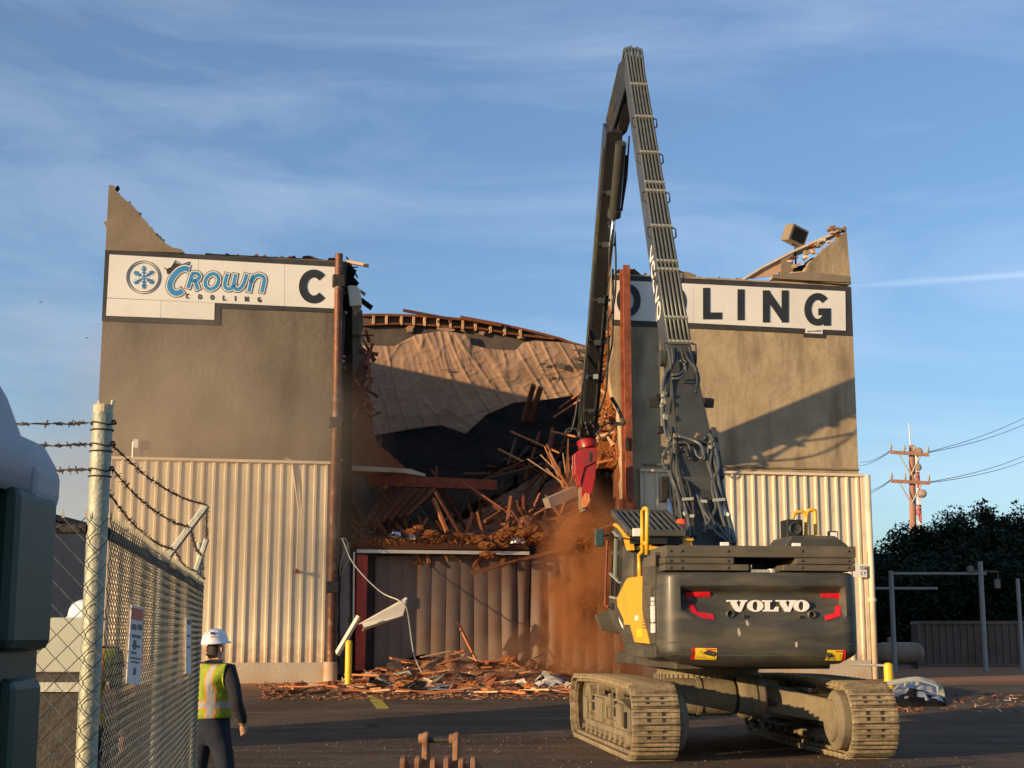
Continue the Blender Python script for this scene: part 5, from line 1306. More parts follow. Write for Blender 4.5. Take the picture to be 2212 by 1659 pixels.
# maker's name down the left face of the upper boom
def lft_face(a, h):                        # a along the boom, h across the face
    t = a; wv = .225-.035*t; return K_+dB*LB*t-xB*(wv+.004)+nB*h
def face_plane(p, v): return tuple(lft_face(p[0], p[1])-xB*v)
bl = MB()
ts, te = t_of(665), t_of(520); st_ = (te-ts)/5
for i, ch in enumerate('VOLVO'):
    c = te-st_*(i+.5); h = .15; w = st_*.42
    if ch == 'V': L_s = [[(c+w, h), (c, -h), (c-w, h)]]
    elif ch == 'L': L_s = [[(c+w*.8, h), (c+w*.8, -h), (c-w*.8, -h)]]
    else: L_s = [[(c+cos(a)*w*.95, sin(a)*h) for a in [2*pi*k/16 for k in range(17)]]]
    for s in L_s:
        for p, q_ in zip(s, s[1:]): bl.bar(lft_face(*p)-xB*.003, lft_face(*q_)-xB*.003, .075, .006, up=xB)
bl.build('boom_lettering', M['white_letter'], b3)
# hinge between middle and upper boom, brackets
for s in (-1, 1):
    b = MB(); c = K_+Vector((s*.30,0,0)); Mt = Matrix.Translation(c) @ Matrix.Rotation(pi/2,4,'Y'); b.lathe([(0,-.05),(.16,-.05),(.16,.05),(0,.05)],20,Mt); b.build('hinge_pin', BG, b2, smooth=True, auto=40)
    c = BO(1470+s*58, 870, -.1); b = MB(); b.box(c, (.20,.16,.17), rotm(.3,0,s*.2)); b.build('boom_light', M['black'], b2, bevel=.01)
    P_ = J_+Vector((s*.36,-.2,0)); d = (K_-J_).normalized()
    b = MB(); b.bar(P_-d*.95, P_+d*.25, .10, .46, up=Vector((1,0,0)).cross(d)); b.bar(P_-d*2.6+Vector((s*.06,0,0)), P_-d*.6, .07, .22, up=Vector((1,0,0)).cross(d)); b.build('side_bracket', BG, b1, bevel=.015)
b = MB(); b.bar(BO(1462,1050,-.25), BO(1545,1052,-.25), .22, .32); b.build('valve_block', BG, b1, bevel=.02)
b = MB(); b.bar(BO(1478,1005,-.20), BO(1530,1005,-.2), .10, .10); b.bar(BO(1470,955,-.28), BO(1530,958,-.28), .12, .05); b.build('cross_member', M['black'], b1)
# hoses fanning down both sides
hz = [([(205,20),(225,170),(178,250),(158,390),(165,600),(205,780),(262,735)],.027,-.42), ([(235,20),(242,165),(198,250),(180,420),(190,640),(225,770)],.027,-.40), ([(262,20),(268,110),(235,170),(214,260),(205,420)],.024,-.42),
      ([(310,20),(330,115),(392,172),(436,235),(440,330),(425,385)],.027,-.42), ([(342,20),(360,105),(420,180),(452,262),(446,340)],.027,-.42), ([(375,20),(384,100),(410,150),(440,200)],.024,-.40),
      ([(230,245),(295,235),(335,200),(335,150),(300,125)],.026,-.48), ([(232,272),(300,268),(345,225),(345,170)],.022,-.46),
      ([(262,735),(272,900),(300,1060),(345,1240),(395,1390),(425,1560)],.028,-.45), ([(250,750),(262,930),(278,1060),(318,1230),(360,1390),(392,1560)],.028,-.42), ([(240,880),(225,1010),(262,1120),(300,1260),(330,1420)],.024,-.40), ([(205,1000),(235,1080),(270,1180),(300,1330),(320,1470)],.024,-.38), ([(330,1060),(372,1150),(395,1260),(420,1400)],.024,-.46),
      ([(285,740),(380,765),(470,815),(500,930)],.030,-.46), ([(290,790),(360,800),(385,860),(380,930)],.028,-.44), ([(300,830),(345,850),(370,905)],.022,-.45), ([(420,850),(440,900),(480,920),(500,880)],.022,-.46),
      ([(556,738),(590,860),(612,1000),(566,1100),(566,1200),(592,1320),(545,1420),(495,1525)],.028,-.45), ([(545,755),(572,900),(606,1060),(650,1280),(690,1400),(745,1610)],.028,-.42), ([(535,800),(525,950),(565,1080),(605,1250),(640,1400),(700,1600)],.027,-.44), ([(560,860),(545,1010),(590,1130),(620,1290),(660,1450),(720,1610)],.025,-.40),
      ([(470,1240),(490,1340),(540,1420),(580,1500),(690,1600)],.024,-.46), ([(510,1260),(525,1340),(560,1400),(600,1500)],.024,-.48), ([(560,1470),(600,1530),(665,1580),(705,1610)],.024,-.5), ([(590,1440),(640,1510),(690,1570),(725,1615)],.022,-.5), ([(440,1220),(465,1300),(500,1400),(525,1480)],.022,-.46), ([(380,1100),(400,1220),(410,1330),(405,1480)],.022,-.44), ([(225,820),(170,880),(160,960),(180,1010)],.022,-.36), ([(500,760),(520,730),(556,735)],.022,-.42), ([(640,1100),(665,1260),(700,1390),(752,1600)],.024,-.30)]
for pts, r, off in hz:
    P_ = [BO(*zh(x, y), off+.05*sin(x*.1)) for x, y in pts]
    b = MB(); b.tube(smooth_path(P_, 5), r, 7); b.build('hose', M['hose'] if R_.random() < .55 else M['pipe_grey'], EX, smooth=True)
for x0, y0, x1, y1 in ((318,1255,408,1250),(568,1262,665,1255),(470,1270,520,1272),(380,1390,415,1392),(335,1360,350,1385),(685,1370,705,1385)):
    b = MB(); b.bar(BO(*zh(x0, y0), -.5), BO(*zh(x1, y1), -.5), .05, .05); b.build('hose_clamp', M['galv'], EX)
for x, y, s in ((262,735,.07),(258,790,.06),(262,850,.05),(555,740,.07),(550,785,.06),(548,830,.06),(175,395,.08),(160,410,.06),(165,455,.08),(150,495,.06),(185,470,.05),(180,585,.09),(185,560,.06),(178,870,.06),(165,890,.05),(175,980,.07),(190,1000,.05),(445,730,.07),(430,745,.05)):
    b = MB(); b.box(BO(*zh(x, y), -.48), (s,s,s), rotm(.3,.2,.1)); b.build('fitting', M[R_.choice(('galv','pipe_grey','under'))], EX, bevel=.01)
for x, y in ((120,430),(140,690)):
    b = MB(); b.box(BO(*zh(x, y), -.2), (.12,.14,.13)); b.build('cover_box', M['black'], EX, bevel=.01)
# boom lift cylinders (chrome rod shows on the left)
for s, pa, pb in ((-1, zh(205,1140), zh(235,1405)), (1, zh(620,1120), zh(640,1405))):
    a, c = BO(*pa, .1), BO(*pb, -.1); d = (c-a).normalized()
    b = MB(); b.tube([a, c+d*.2], .060, 16); b.build('cylinder_rod', M['chrome'], EX, smooth=True)
    b = MB(); b.tube([c+d*.1, c+d*1.4], .12, 16); b.build('cylinder_barrel', BG, EX, smooth=True, auto=40)
b = MB(); b.box(BO(*zh(170,1175), .1), (.16,.2,.44)); b.build('rod_guard', M['black'], EX, bevel=.02)
# beacon on a stalk
p = X(*z6(767,140), -.6)
b = MB(); b.tube([(p[0]+.02,p[1],p[2]-.55),(p[0],p[1],p[2]-.05)],.022,8); bc = b.build('beacon_stalk', M['black'], EX)
b = MB(); b.lathe([(0,-.05),(.085,-.05),(.085,.04),(.06,.08),(0,.09)],16,Matrix.Translation(p)); b.build('beacon', M['orange_lens'], bc, smooth=True, auto=40)
# ---- stick (dipper arm), hanging beyond the tip
S0, S1 = BP(1324, 275, 33.5), BP(1270, 935, 38.9)
stick = beam('dipper_arm', S0, S1, .40, .62, .42, .50, M['stick_dark'])
dS = (S1-S0).normalized(); xS = (Vector((1,0,0))-dS*dS.x).normalized(); nS = xS.cross(dS).normalized()
if nS.y > 0: nS = -nS
LS = (S1-S0).length
def ons(t, x, h): return S0+dS*LS*t+xS*x+nS*((.31-.06*t)+h)
b = MB(); P_ = [BP(x, y, yy) for x, y, yy in ((1366,135,32.3),(1350,150,32.7),(1336,205,33.1),(1322,262,33.5),(1330,300,33.6),(1345,285,33.5),(1354,230,33.0),(1362,180,32.6))]
b.prism(P_, lambda p, s: p+Vector(((-.11,.11)[s],0,0))); b.build('tip_linkage', M['stick_dark'], EX, bevel=.015)
b = MB(); 
for s in (-.16,.16):
    b.prism([BP(1368,122,32.4), BP(1352,140,32.7), BP(1324,262,33.5), BP(1338,285,33.5), BP(1374,165,32.4)], lambda p, k: p+Vector((s+(-.02,.02)[k],0,0)))
b.build('link_plate', M['stick_dark'], EX)
a, c, e = ons(.02,.12,.30), ons(.235,.13,.16), ons(.50,.12,.06)
b = MB(); b.tube([a, c], .135, 18); b.lathe([(0,-.1),(.17,-.1),(.17,.1),(0,.1)], 18, Matrix.Translation(c) @ (c-a).to_track_quat('Z','Y').to_matrix().to_4x4()); cy = b.build('stick_cylinder', BG, EX, smooth=True, auto=40)
b = MB(); b.tube([c, e], .06, 12); b.build('rod', M['chrome'], cy, smooth=True)
b = MB(); b.tube([ons(.06,.30,.2), ons(.23,.31,.12)], .03, 8); b.tube([ons(.0,.30,.3), ons(.12,.34,.25), ons(.22,.30,.2)], .022, 8); b.build('hose', M['hose'], EX)
b = MB(); b.bar(ons(.245,-.207,-.10), ons(.40,-.207,-.10), .008, .14, up=nS); b.build('yellow_mark', M['decal_yellow'], stick)
for t in (.1,.2,.32,.44,.56,.68,.8):
    b = MB(); b.box(ons(t,-.23,-.12), (.06,.05,.10)); b.build('stick_clamp', BG, stick)
b = MB(); b.tube([ons(t,-.24,-.04) for t in (.05,.3,.6,.86)], .022, 6); b.tube([ons(t,-.24,-.16) for t in (.05,.3,.6,.84)], .022, 6); b.build('stick_line', M['pipe_grey'], stick)
b = MB(); b.tube([ons(t,.1,.03) for t in (.5,.7,.95)], .025, 6); b.build('stick_line', M['hose'], stick)
for pts, r in (([(590,395),(640,480),(690,600)],.05), ([(690,598),(600,585),(540,600),(495,650),(470,680)],.032), ([(690,600),(620,610),(560,680),(520,705),(490,680)],.028), ([(400,330),(340,400),(320,520),(290,640),(240,660)],.026), ([(385,340),(372,480),(360,600),(345,700)],.032), ([(410,400),(390,520),(400,620),(420,680)],.032), ([(240,660),(270,630),(330,640),(345,700)],.024), ([(440,430),(465,500),(430,560),(470,640)],.026)):
    b = MB(); b.tube(smooth_path([BP(*zb(x, y), 38.4) for x, y in pts], 5), r, 7); b.build('hose', M['hose'], EX, smooth=True)
for x, y in ((395,240),(470,240)):
    b = MB(); b.box(BP(*zb(x, y), 37.3), (.12,.12,.12)); b.build('stick_clamp', M['galv'], stick)
for k, (t0, t1, sx_, out) in enumerate(((.30,.62,.26,.35),(.42,.80,.30,.28),(.55,.93,.24,.42),(.62,.97,-.30,.30),(.70,.99,-.34,.38))):  # extra hose loops, added to break up the arm's shadow on the wall
    b = MB(); b.tube(smooth_path([ons(t0,sx_*.8,.0), ons(t0+(t1-t0)*.3,sx_,out*.8), ons(t0+(t1-t0)*.65,sx_*1.1,out), ons(t1,sx_*.7,.04)], 6), .026, 7); b.build('hose', M['hose'], EX, smooth=True)
for t in (.18,.34,.52,.66,.78,.90):
    b = MB(); b.bar(ons(t,-.24,.03), ons(t,.24,.03), .06, .05, up=nS); b.box(ons(t,.0,.08), (.16,.10,.14)); b.build('stick_clamp', BG, stick)
# ---- red demolition tool at the end of the stick
YT = 38.95
def tl_(poly, y0, y1, name, m, parent, bevel=.02):
    q = [BP(*zb(*p), YT) for p in poly]; b = MB(); b.prism(q, lambda p, s: p+Vector((0,(y0,y1)[s],0))); return b.build(name, m, parent, bevel=bevel)
ht = tl_([(378,785),(468,782),(471,880),(463,1000),(440,1110),(412,1210),(372,1210),(352,1120),(368,900)], -.16, .18, 'demolition_tool', M['red_hammer'], EX)
for k, (y0, y1) in enumerate(((-.21,-.155),(.175,.23))):
    tl_([(300,828),(340,800),(372,785),(470,778),(474,880),(440,900),(380,930),(362,1000),(345,1080),(318,1000),(302,990)], y0, y1, 'side_plate', M['red_hammer'], ht)
cc = BP(*zb(408,748), YT)
b = MB(); b.lathe([(0,.14),(.25,.13),(.27,.10),(.27,-.10),(.23,-.14),(0,-.16)], 28, Matrix.Translation(cc) @ Matrix.Rotation(radians(-14),4,'Y') @ Matrix.Rotation(radians(-8),4,'X')); b.build('collar', M['red_hammer'], ht, smooth=True, auto=40)
tl_([(345,1080),(372,1060),(400,1100),(420,1200),(398,1245),(362,1268),(346,1240)], -.12, .14, 'tool_bit', M['under'], ht)
tl_([(385,1120),(415,1130),(420,1180),(395,1225),(360,1235),(355,1180)], -.20, -.1, 'jammed_wood', M['wood'], ht, .0)
tl_([(415,820),(432,820),(430,890),(414,890)], -.225, -.215, 'slot', M['black'], ht, 0)
b = MB(); c = ons(.985,0,-.25); Mt = Matrix.Translation(c) @ Matrix.Rotation(pi/2,4,'Y'); b.lathe([(0,-.28),(.14,-.28),(.14,.28),(0,.28)],18,Mt); b.build('pivot_pin', M['black'], stick, smooth=True, auto=40)
b = MB(); b.bar(ons(.93,0,-.28), cc+Vector((0,.02,.05)), .36, .34); b.build('quick_coupler', M['black'], EX, bevel=.02)
# ================================================================= people
def hiviz_vest():
    m = bpy.data.materials.new('vest_fabric'); m.use_nodes = True
    N, L = m.node_tree.nodes, m.node_tree.links; p = N['Principled BSDF']; p.inputs['Roughness'].default_value = .8
    tc = N.new('ShaderNodeTexCoord'); sx = N.new('ShaderNodeSeparateXYZ'); L.new(tc.outputs['Object'], sx.inputs[0])
    def ma(op, a, b):
        n = N.new('ShaderNodeMath'); n.operation = op
        for i, c in enumerate((a, b)):
            if isinstance(c, (int, float)): n.inputs[i].default_value = c
            else: L.new(c, n.inputs[i])
        return n.outputs[0]
    ax = ma('ABSOLUTE', sx.outputs[0], 0)
    dz = ma('ABSOLUTE', ma('SUBTRACT', sx.outputs[2], 1.075), 0); dx = ma('ABSOLUTE', ma('SUBTRACT', ax, .085), 0)
    d = ma('MINIMUM', dz, dx)
    def mix(f, a, b):
        n = N.new('ShaderNodeMixRGB'); L.new(f, n.inputs[0])
        for i, c in ((1, a), (2, b)):
            if isinstance(c, tuple): n.inputs[i].default_value = c
            else: L.new(c, n.inputs[i])
        return n.outputs[0]
    nz = N.new('ShaderNodeTexNoise'); nz.inputs['Scale'].default_value = 9; L.new(tc.outputs['Object'], nz.inputs['Vector'])
    base = mix(nz.outputs['Fac'], (.16,.22,.010,1), (.36,.43,.025,1))
    c = mix(ma('LESS_THAN', d, .036), base, (.80,.22,.02,1)); c = mix(ma('LESS_THAN', d, .026), c, (.36,.35,.32,1))
    L.new(c, p.inputs['Base Color'])
    bp = N.new('ShaderNodeBump'); bp.inputs['Strength'].default_value = .6; bp.inputs['Distance'].default_value = .03; L.new(nz.outputs['Fac'], bp.inputs['Height']); L.new(bp.outputs[0], p.inputs['Normal'])
    return m
M['vest'] = hiviz_vest()
def skin_mesh(name, V, E, R, sub=2):
    me = bpy.data.meshes.new(name); me.from_pydata(V, E, []); me.update()
    o = bpy.data.objects.new(name, me); COL.objects.link(o)
    s = o.modifiers.new('skin', 'SKIN'); s.use_smooth_shade = True
    if not me.skin_vertices:
        bm = bmesh.new(); bm.from_mesh(me); bm.verts.layers.skin.verify(); bm.to_mesh(me); bm.free()
    for i, r in enumerate(R):
        rr = r if isinstance(r, tuple) else (r, r); me.skin_vertices[0].data[i].radius = rr
        me.skin_vertices[0].data[i].use_root = (i == 0)
    o.modifiers.new('sub', 'SUBSURF').levels = sub
    bpy.context.view_layer.update()
    ev = o.evaluated_get(bpy.context.evaluated_depsgraph_get()); out = bpy.data.meshes.new_from_object(ev)
    bpy.data.objects.remove(o); bpy.data.meshes.remove(me); return out
def hand(wr, d, side_):
    """palm and five fingers as short skinned chains, wrist at wr pointing along d"""
    d = Vector(d).normalized(); wr = Vector(wr); fw = Vector((0,1,0)); ac = d.cross(fw).normalized(); fw = ac.cross(d).normalized()*-1
    V, E, R = [wr, wr+d*.05, wr+d*.085], [(0,1),(1,2)], [(.026,.020),(.036,.016),(.034,.014)]
    for k in range(4):
        f = (k-1.5)*.018; l = (.062,.072,.068,.052)[k]
        b0 = wr+d*.08+Vector((0,1,0))*f
        i = len(V); V += [b0+d*.018, b0+d*l*.6+ac*.010*side_, b0+d*l+ac*.028*side_]; E += [(2,i),(i,i+1),(i+1,i+2)]; R += [.0095,.0088,.0075]
    i = len(V); t0 = wr+d*.025+Vector((0,1,0))*.03
    V += [t0, t0+d*.03+Vector((0,1,0))*.018, t0+d*.058+Vector((0,1,0))*.02]; E += [(1,i),(i,i+1),(i+1,i+2)]; R += [.012,.010,.008]
    return V, E, R
def person(loc, rz, label, arms=None, head_turn=0.0, sc=1.0):
    root = empty('person', loc, rz); root.scale = (sc, sc, sc)
    V = [(0,0,.90),(.012,-.008,1.04),(.018,-.012,1.20),(.012,-.014,1.34),(.006,.0,1.43),(.004,.018,1.50),(0,.028,1.58),(0,.028,1.655)]
    R = [(.165,.125),(.158,.115),(.175,.118),(.165,.105),(.062,.060),(.066,.072),(.080,.095),(.062,.075)]
    E = [(i, i+1) for i in range(7)]
    def chain(start, pts, rs):
        k = start
        for p, r in zip(pts, rs):
            V.append(p); R.append(r); E.append((k, len(V)-1)); k = len(V)-1
        return k
    for s in (-1, 1):
        chain(0, [(s*.105,0,.80),(s*.128,.012+(.03 if s > 0 else 0),.62),(s*.142,.02+(.06 if s > 0 else 0),.46),(s*.155,-.01+(.03 if s > 0 else 0),.26),(s*.165,-.02,.09),(s*.178,.06,.045),(s*.19,.15,.035)], [.108,.100,.078,.072,.058,(.050,.042),(.046,.030)])
    A = arms or {-1: [(-.19,0,1.385),(-.255,-.02,1.22),(-.285,-.02,1.10),(-.275,.05,.96),(-.262,.09,.88)], 1: [(.19,0,1.375),(.275,-.03,1.22),(.315,-.035,1.09),(.305,.06,.97),(.272,.12,.89)]}
    for s in (-1, 1): chain(3, A[s], [.078,.068,.058,.050,.034])
    me = skin_mesh('body', V, E, R)
    bm = bmesh.new(); bm.from_mesh(me); bpy.data.meshes.remove(me)
    for s in (-1, 1):
        wv = Vector(A[s][-1]); dv = wv-Vector(A[s][-2]); hv, he, hr = hand(wv-dv.normalized()*.01, dv+Vector((0,0,-.08)), -s)
        hm = skin_mesh('hand', hv, he, hr, 1); bm.from_mesh(hm); bpy.data.meshes.remove(hm)
    # ears and nose
    for c, r, sx in ((Vector((.088,.02,1.565)),.026,.5),(Vector((-.088,.02,1.565)),.026,.5),(Vector((0,.125,1.56)),.020,.8)):
        bmesh.ops.create_icosphere(bm, subdivisions=2, radius=r, matrix=Matrix.Translation(c) @ Matrix.Diagonal((sx,.8,1.2,1)))
    me = bpy.data.meshes.new('body')
    for k in ('shirt_dark','jeans','skin','boot','hair'): me.materials.append(M[k])
    for f in bm.faces:
        c = f.calc_center_median(); f.smooth = True
        near = min((c-Vector(A[s][-1])).length for s in (-1, 1))
        if near < .14 and min(c.z-A[s][-1][2] for s in (-1, 1)) < .02 and abs(c.x) > .222: f.material_index = 2
        elif c.z < .10: f.material_index = 3
        elif c.z < .955 and abs(c.x) < .235: f.material_index = 1
        elif c.z > 1.45: f.material_index = 4 if (c.y < -.01 and c.z > 1.50) else 2
        else: f.material_index = 0
    bm.to_mesh(me)
    body = link('body', me, root)
    # vest: the torso faces lifted off the body
    vb = bmesh.new(); vb.from_mesh(me); vb.normal_update()
    kill = [f for f in vb.faces if not (.945 < f.calc_center_median().z < 1.425 and abs(f.calc_center_median().x) < .215)]
    kill = None
    for co, no in (((0,0,.955),(0,0,-1)),((0,0,1.425),(0,0,1)),((.205,0,0),(1,0,0)),((-.205,0,0),(-1,0,0))):
        bmesh.ops.bisect_plane(vb, geom=vb.verts[:]+vb.edges[:]+vb.faces[:], plane_co=co, plane_no=no, clear_outer=True)
    kill = []
    bmesh.ops.delete(vb, geom=kill, context='FACES'); vb.normal_update()
    for v in vb.verts: v.co += v.normal*(.018+.006*noise.noise(v.co*9))
    vm = bpy.data.meshes.new('vest'); vb.to_mesh(vm); vb.free(); bm.free()
    vm.materials.clear(); vm.materials.append(M['vest'])
    for p in vm.polygons: p.material_index = 0
    vo = link('vest', vm, root); sd = vo.modifiers.new('thick', 'SOLIDIFY'); sd.thickness = .006
    b = MB(); b.tube([(cos(t)*.075, sin(t)*.07+.0, 1.445+.012*sin(t)) for t in [2*pi*k/16 for k in range(16)]], .016, 8, closed=True); b.build('collar', M['shirt_dark'], root, smooth=True)
    h = empty('helmet', (0,.02,1.655)); h.parent = root; h.rotation_euler = (radians(3),0,head_turn); h.scale = (.86,.86,.9)
    b = MB(); b.lathe([(0,.098),(.045,.094),(.085,.074),(.112,.040),(.123,.0),(.125,-.02),(.150,-.034),(.156,-.042),(.152,-.047),(.122,-.030),(.110,-.02)], 32, Matrix.Diagonal((1,1.18,1,1)))
    b.build('shell', M['helmet'], h, smooth=True)
    b = MB()
    for k in range(12):
        a0, a1 = pi*k/12, pi*(k+1)/12
        p = [Vector((0, cos(a)*.142, sin(a)*.098+.002)) for a in (a0, a1)]
        b.bar(p[0], p[1], .022, .012, up=(0,0,1) if k in range(3,9) else (0,1,0))
    b.build('ridge', M['helmet'], h)
    for (x, y, z, m, sx, sz) in ((.070,-.085,.058,'sticker_dark',.05,.035),(.085,-.095,.028,'sticker_red',.045,.012)):
        n_ = Vector((x, y, z*.7)).normalized(); q = n_.to_track_quat('Z','Y').to_matrix()
        b = MB(); b.box(Vector((x,y,z)), (sx,sz,.004), q); b.build('sticker', M[m], h)
    return tag(root, label, 'person')
Yw = 13.4
wk = at(457, 1500, Yw)
person((wk.x, Yw, 0), radians(-28), 'person in white hard hat and yellow vest standing with their back turned', head_turn=radians(-12), sc=(at(468,1357,Yw).z)/1.752)
Y2 = 10.5
wk = at(180, 1400, Y2)
person((wk.x, Y2, 0), radians(200), 'person in white hard hat half hidden behind the fence post', head_turn=radians(10), sc=(at(160,1292,Y2).z)/1.752)

# ================================================================= chain-link fence
YP = 4.6
FX = at(198, 1400, YP).x
FE = at(428, 1262, 10.6)
FD = Vector((FE.x-FX, 10.6-YP, 0)).normalized(); FL = math.hypot(FE.x-FX, 10.6-YP)
FN = Vector((FD.y, -FD.x, 0))                # the fence's right-hand side, towards the yard
def fen(px, py, off=0.0):                    # picture point on the fence plane -> local (along, off, z)
    d = ray(px, py); o = Vector((FX, YP, 0)); t = ((o-EYE).dot(FN)+off)/d.dot(FN); p = EYE+d*t-o; return p.dot(FD), p.z
FT = fen(225, 1122)[1]
fence = empty('chain_link_fence', (FX, YP, 0), 0)
tag(fence, 'galvanised chain link fence with barbed wire on angled arms', 'fence')
b = MB(); zt = at(198, 892, YP).z
b.tube([(0,0,-.1),(0,0,1.2),(0,0,zt)], .0325, 20); fp = b.build('post', M['galv_post'], fence, smooth=True, auto=50)
b = MB(); b.lathe([(.030,0),(.031,.028),(.024,.032),(.014,.03)], 16, Matrix.Translation((0,0,zt-.004)))
for a in (.4, 2.3): b.tube([(cos(a)*.026, sin(a)*.026, zt+.02),(cos(a)*.03, sin(a)*.03, zt+.042)], .006, 6)
M['old_cap'] = mat('old_cap', (.55,.48,.34), (.42,.20,.12), 60, .8, lo=.5, hi=.75)
b.build('post_cap', M['old_cap'], fp)
def F3(a, off, z): return FD*a+FN*off+Vector((0,0,z))
def mesh_fabric(name, p3, length, z0, z1, cell=.036, r=.0021, jit=.0):
    b = MB(); nx, nz_ = int(length/cell), int((z1-z0)/cell); off = 0
    vs, fs = [], []
    for i in range(nx):
        ring = []
        for k in range(nz_+1):
            a = (i+((k+i) % 2))*cell; o = .0032*(1 if (k+i) % 2 else -1); z = z0+k*cell
            sag = jit*noise.noise(Vector((a*1.3, z*1.3, 3)))
            c = p3(a+sag*.4, o+sag, z); base = len(vs)
            vs += [c+Vector((r,0,0)), c+Vector((-r*.5, r*.87, 0)), c+Vector((-r*.5,-r*.87,0))]; ring.append(base)
        for q, w in zip(ring, ring[1:]):
            for j in range(3): fs.append((q+j, q+(j+1) % 3, w+(j+1) % 3, w+j))
        top = vs[ring[-1]]; o2 = len(vs)     # twisted tip
        tip = Vector(top)+Vector((0,0,.03)); vs += [tip, Vector(top)+Vector((.004,0,0)), Vector(top)-Vector((.004,0,0))]; fs.append((o2, o2+1, o2+2))
    b.add(vs, fs); o = b.build(name, M['wire'], fence); tag(o, kind='stuff'); return o
mesh_fabric('wire_fabric', lambda a, o, z: F3(a+.03, .036+o, z), FL-.05, .04, FT-.0, jit=.012)
mesh_fabric('wire_fabric', lambda a, o, z: Vector((.045-a, -.040+o, z)), 1.6, .04, at(198,1112,YP).z)
b = MB(); b.tube([F3(0.02,.02,FT-.05), F3(FL,.02,FT-.05)], .019, 10); b.build('top_rail', M['dark_steel'], fence)
b = MB(); zz_ = at(190, 1122, YP).z; b.tube([(-.03,-.01,zz_-.03),(-1.6,-.01,zz_-.03)], .017, 10); b.build('top_rail', M['dark_steel'], fence)
arms_ = []
for a in ((7.25-YP)/FD.y, (9.85-YP)/FD.y, FL):
    b = MB(); b.tube([F3(a,0,-.1), F3(a,0,FT+(.02 if a < FL else .28))], .024, 12); b.build('post', M['galv_post'], fence, smooth=True, auto=50)
for (pa, pb, Y) in (((364,1183),(447,1091),7.25), ((386,1229),(447,1164),9.85)):
    o = Vector((FX, YP, 0)); A, B = at(*pa, Y)-o, at(*pb, Y)-o; a = (Y-YP)/FD.y
    A2 = F3(a, .0, FT-.03); B2 = B
    b = MB(); b.bar(A2, B2, .030, .042, up=(0,1,0)); b.build('wire_arm', M['galv'], fence, bevel=.004); arms_.append((A2, B2))
def barbed(pts, seed):
    r = random.Random(seed); P_ = smooth_path(pts, 10); b = MB(); s1, s2 = [], []
    L_ = 0
    for i, p in enumerate(P_):
        if i: L_ += (P_[i]-P_[i-1]).length
        w = Vector((0, cos(i*1.4), sin(i*1.4)))*.0024; j = Vector((0,0,r.uniform(-.003,.003))); s1.append(p+w+j); s2.append(p-w+j)
    b.tube(s1, .0019, 5); b.tube(s2, .0019, 5)
    n = int(L_/.10); 
    for k in range(1, n):
        f = (k+r.uniform(-.15,.15))/n*(len(P_)-1); i = int(f); p = P_[i].lerp(P_[min(i+1, len(P_)-1)], f-i)
        for q in range(2):
            d = Vector((r.gauss(0,1), r.gauss(0,1), r.gauss(0,1))).normalized()*.014; b.tube([p-d, p+d], .0016, 4)
        b.tube([p-(P_[min(i+1,len(P_)-1)]-P_[i]).normalized()*.007, p+(P_[min(i+1,len(P_)-1)]-P_[i]).normalized()*.007], .0048, 6)
    b.build('barbed_wire', M['barb'], fence)
def PW(px, py, Y): return at(px, py, Y)-Vector((FX, YP, 0))
(A1, B1), (A2, B2) = arms_
for k, (py, f) in enumerate(((945,1.0),(993,.62),(1050,.25))):
    s = PW(223, py, YP); e = A1.lerp(B1, f); e2 = A2.lerp(B2, f)
    sag = Vector((0,0,-.05))
    barbed([s, s.lerp(e,.35)+sag*.8, s.lerp(e,.7)+sag*.7, e], 100+k)
    barbed([e, e.lerp(e2,.5)+sag*.6, e2], 110+k); barbed([e2, e2.lerp(F3(FL,.05*k,FT+.05+.08*f),.5)+sag, F3(FL,.02,FT+.05+.08*f)], 120+k)
for k, py in enumerate((916, 962, 1016)):
    s = PW(184, py, YP); e = s+Vector((-1.5,-.02,.02*(1-k)))
    barbed([s+Vector((.02,-.03,0)), s+Vector((-.12,-.03,-.004)), s+Vector((-.6,-.03,.003)), e], 130+k)
    b = MB(); b.tube([(cos(t)*.036, sin(t)*.036, s.z+.004*sin(t*2)) for t in [2*pi*j/14 for j in range(14)]], .0025, 5, closed=True); b.tube([(cos(t)*.036, sin(t)*.036, s.z-.02) for t in [2*pi*j/14 for j in range(14)]], .0022, 5, closed=True); b.tube([(.036,0,s.z+.01),(.044,-.01,s.z)],.006,6); b.build('tie_wire', M['barb'], fp)
# notices tied to the fence
def board(poly, label, rows, name='notice_board'):
    q = [fen(px, py, .05) for px, py in poly]; c = sum((v[0] for v in q))/4, min(v[1] for v in q)
    t = empty(name, Vector((FX, YP, 0))+F3(c[0], .055, c[1])); 
    W = lambda a, z, o: F3(a-c[0], o, z-c[1])
    b = MB(); b.add([W(a, z, 0) for a, z in q]+[W(a, z, -.004) for a, z in q], [(0,1,2,3),(7,6,5,4),(0,4,5,1),(1,5,6,2),(2,6,7,3),(3,7,4,0)]); b.build('sheet', M['paper'], t)
    def bil(u, v):
        a = Vector(q[0]).lerp(Vector(q[1]), u); d = Vector(q[3]).lerp(Vector(q[2]), u); return a.lerp(d, v)
    for (u0, u1, v0, v1, m) in rows:
        c4 = [bil(u0, v0), bil(u1, v0), bil(u1, v1), bil(u0, v1)]
        b = MB(); b.add([W(a, z, .0015) for a, z in c4], [(0,1,2,3)]); b.build('print', M[m], t)
    return tag(t, label, 'sign')
z7 = lambda x, y: (.5098*x, 813.2+.5098*y)
